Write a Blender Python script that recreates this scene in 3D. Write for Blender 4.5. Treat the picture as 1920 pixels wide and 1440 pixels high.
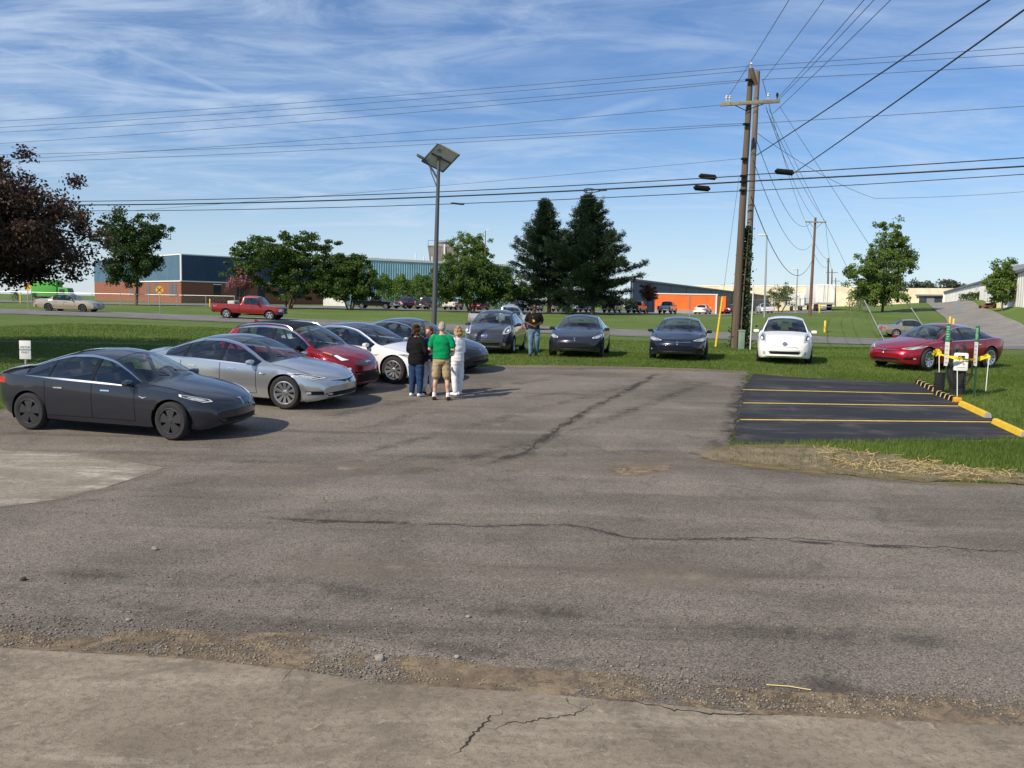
import bpy, bmesh, math, random
import numpy as np
from mathutils import Vector, Matrix
from mathutils.bvhtree import BVHTree
from mathutils import noise as mnoise

for _o in list(bpy.data.objects):
    bpy.data.objects.remove(_o, do_unlink=True)
SC = bpy.context.scene
COL = SC.collection
R = math.radians
random.seed(7)
rng = np.random.default_rng(7)

# ------------------------------------------------------------------ camera
CAMZ, PITCH, ROLL, FPX = 2.45, 5.16, 1.2, 1660.0
camd = bpy.data.cameras.new('camera'); cam = bpy.data.objects.new('camera', camd); COL.objects.link(cam)
camd.sensor_width = 36.0; camd.lens = 36.0*FPX/1920.0; camd.clip_start = .1; camd.clip_end = 6000
CROT = Matrix.Rotation(R(90-PITCH), 3, 'X') @ Matrix.Rotation(R(ROLL), 3, 'Z')
cam.matrix_world = Matrix.Translation((0, 0, CAMZ)) @ CROT.to_4x4()
SC.camera = cam
SC.render.resolution_x = 1024; SC.render.resolution_y = 768

# ------------------------------------------------------------------ light
SUN_DIR = Vector((.75, .66, 0)).normalized()          # the way the light travels over the ground
SUN_EL = 39.0
SKY_STRENGTH, SUN_STRENGTH = .098, 4.7
world = bpy.data.worlds.new('World'); SC.world = world; world.use_nodes = True
sund = bpy.data.lights.new('sun', 'SUN'); sun = bpy.data.objects.new('sun', sund); COL.objects.link(sun)
sund.energy = SUN_STRENGTH; sund.angle = R(.53); sund.color = (1.0, .88, .70)
_ld = Vector((SUN_DIR.x*math.cos(R(SUN_EL)), SUN_DIR.y*math.cos(R(SUN_EL)), -math.sin(R(SUN_EL))))
sun.rotation_euler = _ld.to_track_quat('-Z', 'Y').to_euler(); sun.location = (-40, -30, 45)
SC.view_settings.view_transform = 'Standard'; SC.view_settings.look = 'None'
SC.view_settings.exposure = 0.28; SC.view_settings.gamma = 1.0
SC.view_settings.use_curve_mapping = False

def ray(px, py):
    d = CROT @ Vector(((px-960)/FPX, -(py-720)/FPX, -1.0))
    return d.normalized()

def build_sky():
    nt = world.node_tree; N = nt.nodes; Lk = nt.links; N.clear()
    def nd(t, **k):
        n = N.new(t)
        for a, b in k.items(): setattr(n, a, b)
        return n
    def mth(op, a, b=None, c=None, clamp=False):
        n = nd('ShaderNodeMath', operation=op); n.use_clamp = clamp
        for i, v in enumerate((a, b, c)):
            if v is None: continue
            if isinstance(v, (int, float)): n.inputs[i].default_value = v
            else: Lk.new(v, n.inputs[i])
        return n.outputs[0]
    out = nd('ShaderNodeOutputWorld'); bg = nd('ShaderNodeBackground')
    sky = nd('ShaderNodeTexSky', sky_type='NISHITA', sun_disc=False)
    sky.sun_elevation = R(SUN_EL); sky.sun_rotation = math.atan2(-SUN_DIR.x, -SUN_DIR.y)
    sky.altitude = 200; sky.air_density = 1.0; sky.dust_density = 0.0; sky.ozone_density = 5.0
    tc = nd('ShaderNodeTexCoord'); sep = nd('ShaderNodeSeparateXYZ'); Lk.new(tc.outputs['Generated'], sep.inputs[0])
    zc = mth('ADD', mth('MAXIMUM', sep.outputs[2], 0.0), .14)      # a curved cloud layer
    px_, py_ = mth('DIVIDE', sep.outputs[0], zc), mth('DIVIDE', sep.outputs[1], zc)
    pv = nd('ShaderNodeCombineXYZ'); Lk.new(px_, pv.inputs[0]); Lk.new(py_, pv.inputs[1])
    def noise(rot, scl, scale, detail, dist, rough=.55, off=(0, 0, 0)):
        mp = nd('ShaderNodeMapping'); mp.inputs['Rotation'].default_value = (0, 0, rot); mp.inputs['Scale'].default_value = scl
        mp.inputs['Location'].default_value = off; Lk.new(pv.outputs[0], mp.inputs[0])
        t = nd('ShaderNodeTexNoise'); t.inputs['Scale'].default_value = scale; t.inputs['Detail'].default_value = detail
        t.inputs['Distortion'].default_value = dist; t.inputs['Roughness'].default_value = rough
        Lk.new(mp.outputs[0], t.inputs[0]); return t.outputs[0]
    def ramp(v, a, b):
        m = nd('ShaderNodeMapRange', interpolation_type='SMOOTHSTEP'); Lk.new(v, m.inputs[0])
        m.inputs[1].default_value = a; m.inputs[2].default_value = b; return m.outputs[0]
    big = ramp(noise(.5, (.5, .7, 1), 1.0, 3, .6, .5, (3.1, 1.7, 0)), .22, .52)       # broad veils of cirrus
    fine = ramp(noise(.62, (.8, 1.9, 1), 1.7, 10, 1.6, .66, (.4, 2.2, 0)), .30, .74)   # combed streaks in them
    soft = ramp(noise(-.2, (1, 1, 1), 1.3, 8, .9, .6, (5.4, .9, 0)), .42, .75)
    veil = mth('MULTIPLY', big, mth('ADD', mth('MULTIPLY', fine, .70), mth('MULTIPLY', soft, .35)))
    wisp = mth('MULTIPLY', ramp(noise(-.45, (.6, 1.9, 1), 1.2, 9, 1.0, .64, (7, 3, 0)), .42, .76), .55)
    cl = mth('MAXIMUM', mth('MULTIPLY', veil, .95), wisp)
    puff = mth('MULTIPLY', ramp(noise(.1, (.7, 1.3, 1), 3.2, 7, .2, .6, (1.3, 9.2, 0)), (.69), .77), .75)     # few small fair-weather puffs
    cl = mth('MAXIMUM', cl, puff)
    wob = mth('MULTIPLY', mth('SUBTRACT', noise(0, (1, 1, 1), 2.0, 4, 0), .5), .06)
    for (a, b, w, st) in (((-60, 75), (330, 190), .022, .62), ((215, 85), (490, 195), .026, .62), ((-40, 130), (140, 112), .03, .4),
                          ((1050, 240), (1230, 185), .04, .4), ((500, 175), (830, 135), .06, .3)):
        da, db = ray(*a), ray(*b)
        A = np.array([da.x, da.y])/(da.z+.14); B = np.array([db.x, db.y])/(db.z+.14)
        t = (B-A)/np.linalg.norm(B-A); n = np.array([-t[1], t[0]]); Ln = np.linalg.norm(B-A)
        dd = mth('ABSOLUTE', mth('ADD', mth('SUBTRACT', mth('ADD', mth('MULTIPLY', px_, float(n[0])), mth('MULTIPLY', py_, float(n[1]))), float(n@A)), wob))
        al = mth('SUBTRACT', mth('ADD', mth('MULTIPLY', px_, float(t[0])), mth('MULTIPLY', py_, float(t[1]))), float(t@A))
        m = mth('MULTIPLY', ramp(dd, w*1.6, 0.0), mth('MULTIPLY', ramp(al, -.2*Ln, .15*Ln), ramp(al, 1.25*Ln, .8*Ln)))
        cl = mth('MAXIMUM', cl, mth('MULTIPLY', mth('MULTIPLY', m, st), mth('ADD', mth('MULTIPLY', fine, .5), .6)))
    cl = mth('MAXIMUM', mth('MULTIPLY', cl, ramp(sep.outputs[2], .01, .07)), mth('MULTIPLY', ramp(sep.outputs[2], .22, -.03), .68))
    cl = mth('ADD', mth('MULTIPLY', cl, .90), .05)
    mix = nd('ShaderNodeMix', data_type='RGBA'); Lk.new(cl, mix.inputs[0]); hs = nd('ShaderNodeHueSaturation'); hs.inputs['Hue'].default_value = .507; hs.inputs['Saturation'].default_value = 1.16; hs.inputs['Value'].default_value = .98; Lk.new(sky.outputs[0], hs.inputs['Color']); Lk.new(hs.outputs[0], mix.inputs[6])
    mix.inputs[7].default_value = (4.9, 6.0, 7.5, 1)
    Lk.new(mix.outputs[2], bg.inputs[0]); bg.inputs[1].default_value = SKY_STRENGTH
    Lk.new(bg.outputs[0], out.inputs[0])
build_sky()

# ------------------------------------------------------------------ terrain shape
def pchip(pts):
    xs = np.array([p[0] for p in pts], float); ys = np.array([p[1] for p in pts], float)
    h = np.diff(xs); dl = np.diff(ys)/h; m = np.zeros(len(xs))
    for i in range(1, len(xs)-1):
        if dl[i-1]*dl[i] > 0:
            w1, w2 = 2*h[i]+h[i-1], h[i]+2*h[i-1]; m[i] = (w1+w2)/(w1/dl[i-1]+w2/dl[i])
    m[0], m[-1] = dl[0], dl[-1]
    def f(x):
        x = np.clip(np.asarray(x, float), xs[0], xs[-1]); i = np.clip(np.searchsorted(xs, x)-1, 0, len(xs)-2)
        t = (x-xs[i])/h[i]; t2 = t*t; t3 = t2*t
        return (2*t3-3*t2+1)*ys[i]+(t3-2*t2+t)*h[i]*m[i]+(-2*t3+3*t2)*ys[i+1]+(t3-t2)*h[i]*m[i+1]
    return f
_near = [(-60, -.30), (5, -.22), (10, -.15), (15, 0), (20, .22), (25, .46), (30, .68)]
_prof = [(-.58, _near+[(45, .75), (66, .92), (76, 1.07), (125, 1.2), (200, 1.35), (2000, 1.6)]),
         (0.0, _near+[(45, .62), (64, .41), (74, .60), (125, 1.3), (200, 1.6), (2000, 2.0)]),
         (.22, _near+[(45, .52), (62, .28), (72, .42), (110, 1.35), (200, 1.7), (2000, 2.0)]),
         (.30, _near+[(45, .50), (62, .22), (72, .38), (80, 1.0), (90, 1.72), (110, 1.85), (200, 2.0), (2000, 2.2)]),
         (.37, _near+[(45, .46), (62, .18), (72, .30), (80, 1.0), (92, 1.75), (116, 2.2), (150, 3.0), (250, 3.6), (2000, 4)]),
         (.47, _near+[(45, .42), (58, .18), (68, .27), (85, 1.0), (116, 2.6), (150, 4.1), (200, 4.4), (2000, 4.5)]),
         (.54, _near+[(45, .42), (56, .18), (66, .30), (85, 1.5), (100, 2.7), (116, 3.3), (130, 4.6), (180, 5.8), (250, 6.4), (2000, 7)]),
         (.59, _near+[(45, .42), (54, .22), (63, .40), (72, 1.1), (85, 2.6), (100, 4.2), (130, 5.7), (180, 6.4), (250, 6.8), (2000, 7)])]
_pf = [(q, pchip(p)) for q, p in _prof]
_qs = np.array([q for q, _ in _pf])
def zf(X, Y):
    X = np.asarray(X, float); Y = np.asarray(Y, float)
    q = np.clip(X/np.maximum(Y, 1.0), _qs[0], _qs[-1])
    V = np.stack([f(Y) for _, f in _pf]); i = np.clip(np.searchsorted(_qs, q)-1, 0, len(_qs)-2)
    t = np.clip((q-_qs[i])/(_qs[i+1]-_qs[i]), 0, 1); t = t*t*(3-2*t)
    a = np.take_along_axis(V, i[None, ...], 0)[0]; b = np.take_along_axis(V, i[None, ...]+1, 0)[0]
    return a*(1-t)+b*t
def z1(X, Y): return float(zf(np.array([X]), np.array([Y]))[0])

def G(px, py, dmax=400):
    """the point of the ground that a pixel of the photograph shows"""
    d = ray(px, py); ts = np.concatenate([np.arange(3, 60, .1), np.arange(60, dmax, .5)])
    X, Y, Z = d.x*ts, d.y*ts, CAMZ+d.z*ts; g = Z-zf(X, Y)
    k = np.argmax(g < 0)
    if g[k] >= 0: return None
    a, b = ts[k-1], ts[k]; t = a+(b-a)*g[k-1]/(g[k-1]-g[k])
    return Vector((d.x*t, d.y*t, CAMZ+d.z*t))
def AT(px, py, Y):
    d = ray(px, py); t = Y/d.y
    return Vector((d.x*t, Y, CAMZ+d.z*t))
def ON(px, Y, dz=0.0):
    """ground point at depth Y in the photo column px (near the horizon)"""
    p = AT(px, 575, Y); return Vector((p.x, Y, z1(p.x, Y)+dz))

# ------------------------------------------------------------------ object helpers
def tag(o, label=None, cat=None, group=None, kind=None):
    if label: o['label'] = label
    if cat: o['category'] = cat
    if group: o['group'] = group
    if kind: o['kind'] = kind
    return o
def link(o, parent=None):
    COL.objects.link(o)
    if parent is not None: o.parent = parent
    return o
def empty(name, loc=(0, 0, 0), rz=0.0):
    o = bpy.data.objects.new(name, None); link(o); o.location = loc; o.rotation_euler = (0, 0, rz); o.empty_display_size = .2
    return o
def mesh_np(name, V, F, mat=None, smooth=False, fm=None):
    """V: n,3  F: list of index tuples or (m,k) array; mat: one material or a list"""
    me = bpy.data.meshes.new(name)
    V = np.asarray(V, dtype=np.float32)
    if isinstance(F, np.ndarray):
        m, k = F.shape
        me.vertices.add(len(V)); me.vertices.foreach_set('co', V.ravel())
        me.loops.add(m*k); me.loops.foreach_set('vertex_index', F.astype(np.int32).ravel())
        me.polygons.add(m); me.polygons.foreach_set('loop_start', np.arange(0, m*k, k, dtype=np.int32))
        try: me.polygons.foreach_set('loop_total', np.full(m, k, dtype=np.int32))
        except Exception: pass
        me.update(calc_edges=True)
    else:
        me.from_pydata([tuple(map(float, v)) for v in V], [], F); me.update()
    ms = mat if isinstance(mat, (list, tuple)) else ([mat] if mat else [])
    for x in ms: me.materials.append(x)
    if fm is not None: me.polygons.foreach_set('material_index', np.asarray(fm, dtype=np.int32))
    if smooth: me.polygons.foreach_set('use_smooth', np.ones(len(me.polygons), dtype=bool))
    return me
def obj(name, me, parent=None, loc=None):
    o = bpy.data.objects.new(name, me); link(o, parent)
    if loc is not None: o.location = loc
    return o
class MB:
    """collects shapes, then links them as one mesh object"""
    def __init__(s): s.V, s.F = [], []
    def add(s, V, F):
        b = len(s.V); s.V += [tuple(v) for v in V]; s.F += [tuple(b+i for i in f) for f in F]; return s
    def box(s, c, d, rz=0.0, M=None):
        hx, hy, hz = d[0]/2, d[1]/2, d[2]/2
        vs = [Vector((x, y, z)) for x in (-hx, hx) for y in (-hy, hy) for z in (-hz, hz)]
        if M is not None: vs = [M @ v for v in vs]
        elif rz: vs = [Matrix.Rotation(rz, 3, 'Z') @ v for v in vs]
        vs = [v+Vector(c) for v in vs]
        return s.add(vs, [(0, 1, 3, 2), (4, 6, 7, 5), (0, 4, 5, 1), (2, 3, 7, 6), (0, 2, 6, 4), (1, 5, 7, 3)])
    def tube(s, pts, rad, n=8, caps=True):
        pts = [Vector(p) for p in pts]; m = len(pts)
        rs = rad if isinstance(rad, (list, tuple)) else [rad]*m
        prev = None; rings = []
        for i, p in enumerate(pts):
            t = (pts[min(i+1, m-1)]-pts[max(i-1, 0)])
            if t.length < 1e-9: t = Vector((0, 0, 1))
            t.normalize()
            if prev is None: a = t.orthogonal().normalized()
            else:
                a = prev - t*prev.dot(t)
                a = a.normalized() if a.length > 1e-6 else t.orthogonal().normalized()
            prev = a; b = t.cross(a)
            rings.append([p+(a*math.cos(2*math.pi*k/n)+b*math.sin(2*math.pi*k/n))*rs[i] for k in range(n)])
        V = [v for r_ in rings for v in r_]; F = []
        for i in range(m-1):
            for k in range(n):
                k2 = (k+1) % n; F.append((i*n+k, i*n+k2, (i+1)*n+k2, (i+1)*n+k))
        if caps: F.append(tuple(range(n))[::-1]); F.append(tuple((m-1)*n+k for k in range(n)))
        return s.add(V, F)
    def lathe(s, prof, n=24, M=None):
        """prof: list of (r, z) turned about Z"""
        V, F = [], []
        for r_, z in prof:
            for k in range(n): V.append(Vector((r_*math.cos(2*math.pi*k/n), r_*math.sin(2*math.pi*k/n), z)))
        for i in range(len(prof)-1):
            for k in range(n):
                k2 = (k+1) % n; F.append((i*n+k, i*n+k2, (i+1)*n+k2, (i+1)*n+k))
        if M is not None: V = [M @ v for v in V]
        return s.add(V, F)
    def prism(s, poly, z0, z1, M=None):
        n = len(poly); V = [Vector((x, y, z0)) for x, y in poly]+[Vector((x, y, z1)) for x, y in poly]
        F = [tuple(range(n))[::-1], tuple(range(n, 2*n))]+[(i, (i+1) % n, n+(i+1) % n, n+i) for i in range(n)]
        if M is not None: V = [M @ v for v in V]
        return s.add(V, F)
    def build(s, name, mat, parent=None, smooth=False, bevel=0.0, sharp=35, loc=None):
        me = bpy.data.meshes.new(name); me.from_pydata([tuple(map(float, v)) for v in s.V], [], s.F); me.update()
        bm = bmesh.new(); bm.from_mesh(me); bmesh.ops.recalc_face_normals(bm, faces=bm.faces)
        if bevel:
            bmesh.ops.bevel(bm, geom=[e for e in bm.edges if e.is_manifold and e.calc_face_angle(0) > .5], offset=bevel, segments=2, affect='EDGES', profile=.6)
        bm.to_mesh(me); bm.free()
        if mat: me.materials.append(mat)
        if smooth or bevel:
            me.polygons.foreach_set('use_smooth', np.ones(len(me.polygons), dtype=bool)); me.set_sharp_from_angle(angle=R(sharp))
        return obj(name, me, parent, loc)

# ------------------------------------------------------------------ materials
MATS = {}
def mat(name, col=(.5, .5, .5), rough=.6, metal=0.0, coat=0.0, vary=0.0, vscale=4.0, bump=0.0, bscale=30.0, spec=.5, emit=None, stretch=(1, 1, 1), col2=None, coords='Object', trans=0.0, ior=1.45, alpha=1.0):
    if name in MATS: return MATS[name]
    m = bpy.data.materials.new(name); m.use_nodes = True; nt = m.node_tree; b = nt.nodes['Principled BSDF']
    b.inputs['Base Color'].default_value = (*col, 1); b.inputs['Roughness'].default_value = rough; b.inputs['Metallic'].default_value = metal
    b.inputs['Coat Weight'].default_value = coat; b.inputs['Coat Roughness'].default_value = .03; b.inputs['Specular IOR Level'].default_value = spec
    b.inputs['IOR'].default_value = ior; b.inputs['Transmission Weight'].default_value = trans; b.inputs['Alpha'].default_value = alpha
    if emit: b.inputs['Emission Color'].default_value = (*emit[0], 1); b.inputs['Emission Strength'].default_value = emit[1]
    if vary or bump or col2:
        tc = nt.nodes.new('ShaderNodeTexCoord'); mp = nt.nodes.new('ShaderNodeMapping'); mp.inputs['Scale'].default_value = stretch
        nt.links.new(tc.outputs[coords], mp.inputs[0])
        if vary or col2:
            n = nt.nodes.new('ShaderNodeTexNoise'); n.inputs['Scale'].default_value = vscale; n.inputs['Detail'].default_value = 6; n.inputs['Roughness'].default_value = .6
            nt.links.new(mp.outputs[0], n.inputs[0])
            r_ = nt.nodes.new('ShaderNodeMapRange'); r_.inputs[1].default_value = .32; r_.inputs[2].default_value = .68; nt.links.new(n.outputs[0], r_.inputs[0])
            mx = nt.nodes.new('ShaderNodeMix'); mx.data_type = 'RGBA'; nt.links.new(r_.outputs[0], mx.inputs[0])
            c2 = col2 or tuple(min(1, c*(1+vary)) for c in col); c1 = col if col2 else tuple(c*(1-vary) for c in col)
            mx.inputs[6].default_value = (*c1, 1); mx.inputs[7].default_value = (*c2, 1); nt.links.new(mx.outputs[2], b.inputs['Base Color'])
        if bump:
            n2 = nt.nodes.new('ShaderNodeTexNoise'); n2.inputs['Scale'].default_value = bscale; n2.inputs['Detail'].default_value = 5
            nt.links.new(mp.outputs[0], n2.inputs[0]); bp = nt.nodes.new('ShaderNodeBump'); bp.inputs['Strength'].default_value = bump; bp.inputs['Distance'].default_value = .02
            nt.links.new(n2.outputs[0], bp.inputs['Height']); nt.links.new(bp.outputs[0], b.inputs['Normal'])
    MATS[name] = m; return m
class NT:
    """small node-building helper for the ground materials"""
    def __init__(s, name):
        s.m = bpy.data.materials.new(name); s.m.use_nodes = True; s.t = s.m.node_tree; s.b = s.t.nodes['Principled BSDF']
        s.tc = s.t.nodes.new('ShaderNodeTexCoord').outputs['Object']; MATS[name] = s.m
    def n(s, ty, ins=None, out=0, **k):
        nd = s.t.nodes.new(ty)
        for a, b in k.items(): setattr(nd, a, b)
        for i, v in (ins or {}).items():
            if isinstance(v, bpy.types.NodeSocket): s.t.links.new(v, nd.inputs[i])
            else: nd.inputs[i].default_value = v
        return nd.outputs[out]
    def noise(s, scale, detail=5, rough=.6, dist=0.0, vec=None): return s.n('ShaderNodeTexNoise', {0: vec or s.tc, 'Scale': scale, 'Detail': detail, 'Roughness': rough, 'Distortion': dist})
    def ramp(s, v, a, b, lo=0.0, hi=1.0): return s.n('ShaderNodeMapRange', {0: v, 1: a, 2: b, 3: lo, 4: hi}, interpolation_type='SMOOTHSTEP')
    def mix(s, f, a, b): return s.n('ShaderNodeMix', {0: f, 6: a if isinstance(a, bpy.types.NodeSocket) else (*a, 1), 7: b if isinstance(b, bpy.types.NodeSocket) else (*b, 1)}, out=2, data_type='RGBA')
    def math(s, op, a, b): return s.n('ShaderNodeMath', {0: a, 1: b}, operation=op)
    def mapped(s, scale, rot=0.0): return s.n('ShaderNodeMapping', {0: s.tc, 'Scale': scale, 'Rotation': (0, 0, rot)})
    def done(s, col, rough=.9, bump=None, bstr=.5, bdist=.02):
        if isinstance(col, bpy.types.NodeSocket): s.t.links.new(col, s.b.inputs['Base Color'])
        else: s.b.inputs['Base Color'].default_value = (*col, 1)
        s.b.inputs['Roughness'].default_value = rough; s.b.inputs['Specular IOR Level'].default_value = .3
        if bump is not None:
            bp = s.n('ShaderNodeBump', {'Height': bump, 'Strength': bstr, 'Distance': bdist}); s.t.links.new(bp, s.b.inputs['Normal'])
        return s.m
# ================================================================== ground, lot, road
def mk_asphalt(name, c1, c2, c3, patch=True):
    a = NT(name)
    big = a.noise(.35, 5, .6, .6); mid = a.noise(2.2, 6, .65); streak = a.noise(1.0, 5, .6, .3, a.mapped((.22, 1.1, 1), .3))
    fine = a.noise(70, 4, .7); grit = a.n('ShaderNodeTexVoronoi', {0: a.tc, 'Scale': 95.0}, out=1)
    gsep = a.n('ShaderNodeSeparateColor', {0: grit})
    col = a.mix(a.ramp(big, .35, .66), c1, c2); col = a.mix(a.math('MULTIPLY', a.ramp(streak, .45, .72), .55), col, c3)
    col = a.mix(a.math('MULTIPLY', a.ramp(mid, .52, .75), .4), col, tuple(x*.62 for x in c1))
    if patch:
        st = a.noise(.55, 7, .68, 1.2); col = a.mix(a.math('MULTIPLY', a.ramp(st, .56, .68), .5), col, tuple(x*.5 for x in c1))
        ty = a.noise(1.0, 5, .6, .25, a.mapped((.10, 1.9, 1), .06)); col = a.mix(a.math('MULTIPLY', a.ramp(ty, .54, .70), .42), col, tuple(x*.52 for x in c1))
        pl = a.noise(.9, 6, .7, .8); col = a.mix(a.math('MULTIPLY', a.ramp(pl, .60, .76), .45), col, (.27, .24, .20))
    dk = a.ramp(gsep, .0, 1.0, .55, 1.5); col2 = a.n('ShaderNodeVectorMath', {0: col, 1: (1, 1, 1)}, operation='MULTIPLY')
    sc = a.n('ShaderNodeVectorMath', {0: col2, 'Scale': dk}, operation='SCALE')
    hi = a.ramp(fine, .60, .75); col = a.mix(a.math('MULTIPLY', hi, .28), sc, (.36, .33, .28))
    ck = a.n('ShaderNodeTexVoronoi', {0: a.n('ShaderNodeVectorMath', {0: a.tc, 1: a.n('ShaderNodeVectorMath', {0: a.n('ShaderNodeTexNoise', {0: a.tc, 'Scale': 2.5, 'Detail': 4.0}, out=1), 'Scale': .5}, operation='SCALE')}, operation='ADD'), 'Scale': .75}, feature='DISTANCE_TO_EDGE')
    line = a.math('MULTIPLY', a.ramp(ck, .007, .0), a.ramp(a.noise(.5, 3), .50, .62))
    if patch: col = a.mix(a.math('MULTIPLY', line, .4), col, (.03, .028, .026))
    h = a.math('ADD', a.math('MULTIPLY', fine, .6), a.math('ADD', a.math('MULTIPLY', gsep, .5), a.math('MULTIPLY', mid, 1.2)))
    h = a.math('SUBTRACT', h, a.math('MULTIPLY', line, .8))
    return a.done(col, .92, h, .55, .012)
M_ASPH = mk_asphalt('aged asphalt', (.122, .107, .090), (.178, .157, .133), (.240, .212, .176))
M_ROAD = mk_asphalt('road asphalt', (.15, .148, .148), (.195, .19, .185), (.22, .215, .205))
def mk_black():
    a = NT('fresh black asphalt'); n = a.noise(1.0, 6, .65, .4, a.mapped((.35, 2.2, 1), .03)); f = a.noise(85, 4, .7); w = a.noise(.8, 6, .7)
    c = a.mix(a.ramp(n, .46, .70), (.020, .021, .025), (.070, .068, .068)); c = a.mix(a.math('MULTIPLY', a.ramp(w, .52, .72), .55), c, (.12, .112, .10)); sc = a.noise(1.0, 8, .75, .6, a.mapped((.5, 6, 1), .02)); c = a.mix(a.math('MULTIPLY', a.ramp(sc, .60, .72), .45), c, (.17, .16, .145))
    c = a.mix(a.math('MULTIPLY', a.ramp(f, .6, .8), .3), c, (.16, .16, .16))
    return a.done(c, .8, f, .5, .01)
M_BLACK = mk_black()
def mk_conc(name, c1, c2, c3):
    a = NT(name); b = a.noise(.6, 6, .65, .5); m = a.noise(4.5, 7, .75, .4); f = a.noise(75, 5, .8); s = a.noise(1.6, 7, .7, .6, a.mapped((.35, 1.5, 1), .12)); pit = a.n('ShaderNodeTexVoronoi', {0: a.tc, 'Scale': 26.0, 'Randomness': 1.0})
    c = a.mix(a.ramp(b, .35, .65), c1, c2); c = a.mix(a.math('MULTIPLY', a.ramp(s, .48, .72), .75), c, c3)
    c = a.mix(a.math('MULTIPLY', a.ramp(m, .50, .72), .55), c, tuple(x*.58 for x in c1)); c = a.mix(a.math('MULTIPLY', a.ramp(f, .52, .68), .5), c, tuple(x*.5 for x in c1))
    pm = a.math('MULTIPLY', a.ramp(pit, .16, .05), a.ramp(a.noise(2.0, 3), .52, .66)); c = a.mix(a.math('MULTIPLY', pm, .8), c, tuple(x*.35 for x in c1))
    g = a.noise(17, 6, .85, .6); c = a.mix(a.math('MULTIPLY', a.ramp(g, .47, .60), .50), c, tuple(x*.52 for x in c1)); st = a.noise(1.05, 7, .72, 1.0); c = a.mix(a.math('MULTIPLY', a.ramp(st, .52, .64), .45), c, tuple(x*.60 for x in c1))
    lt = a.noise(9, 6, .8, .8); c = a.mix(a.math('MULTIPLY', a.ramp(lt, .58, .70), .5), c, tuple(min(.6, x*1.35) for x in c3))
    h = a.math('SUBTRACT', a.math('ADD', a.math('ADD', a.math('MULTIPLY', m, 1.2), g), f), a.math('MULTIPLY', pm, 1.5))
    return a.done(c, .93, h, .7, .012)
M_APRON = mk_conc('worn concrete', (.215, .180, .135), (.30, .255, .195), (.42, .37, .29))
M_SLAB = mk_conc('pale concrete', (.25, .22, .175), (.32, .285, .235), (.58, .55, .49))
def mk_lawn():
    a = NT('lawn'); b = a.noise(.12, 5, .6, .5); m = a.noise(1.1, 6, .7); f = a.noise(28, 5, .75); d = a.noise(.45, 6, .7, .4, a.mapped((.5, 1.4, 1), -.1))
    c = a.mix(a.ramp(b, .35, .68), (.088, .140, .022), (.125, .180, .034)); c = a.mix(a.math('MULTIPLY', a.ramp(m, .45, .75), .55), c, (.055, .105, .014))
    c = a.mix(a.math('MULTIPLY', a.ramp(d, .54, .74), .6), c, (.20, .185, .06)); c = a.mix(a.math('MULTIPLY', a.ramp(f, .5, .75), .55), c, (.15, .205, .04))
    return a.done(c, .85, a.math('ADD', f, m), .9, .06)
M_LAWN = mk_lawn()
def mk_dirt():
    a = NT('bare earth'); b = a.noise(.9, 6, .65, .5); f = a.noise(30, 6, .75); s = a.noise(2.2, 6, .7, .5)
    c = a.mix(a.ramp(b, .35, .65), (.20, .125, .07), (.27, .185, .11)); c = a.mix(a.math('MULTIPLY', a.ramp(s, .5, .7), .6), c, (.36, .27, .15))
    c = a.mix(a.math('MULTIPLY', a.ramp(f, .5, .75), .45), c, (.12, .08, .05))
    return a.done(c, .95, a.math('ADD', f, a.math('MULTIPLY', b, 2.0)), .9, .03)
M_DIRT = mk_dirt()
def mk_edge(nm='dirt and grit', lo=.56, hi=.68):
    a = NT(nm); b = a.noise(1.4, 6, .7, .6); f = a.noise(32, 6, .8); s = a.noise(5, 6, .75, .5)
    c = a.mix(a.ramp(b, .35, .65), (.17, .125, .085), (.25, .195, .135)); c = a.mix(a.math('MULTIPLY', a.ramp(s, .48, .68), .7), c, (.37, .29, .17)); c = a.mix(a.math('MULTIPLY', a.ramp(f, .45, .7), .6), c, (.10, .085, .07))
    al = a.ramp(a.math('ADD', a.math('MULTIPLY', s, .7), a.math('MULTIPLY', a.noise(1.1, 4), .6)), lo, hi); a.t.links.new(al, a.b.inputs['Alpha'])
    return a.done(c, .95, a.math('ADD', f, s), .9, .02)
M_EDGE = mk_edge()
M_EARTH = mk_edge('patchy earth', .46, .56)
M_CRACK = mat('crack filler', (.03, .027, .024), .95, vary=.5, vscale=30)
M_YELLOW = mat('yellow road paint', (.62, .42, .09), .75, vary=.25, vscale=14)

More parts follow.
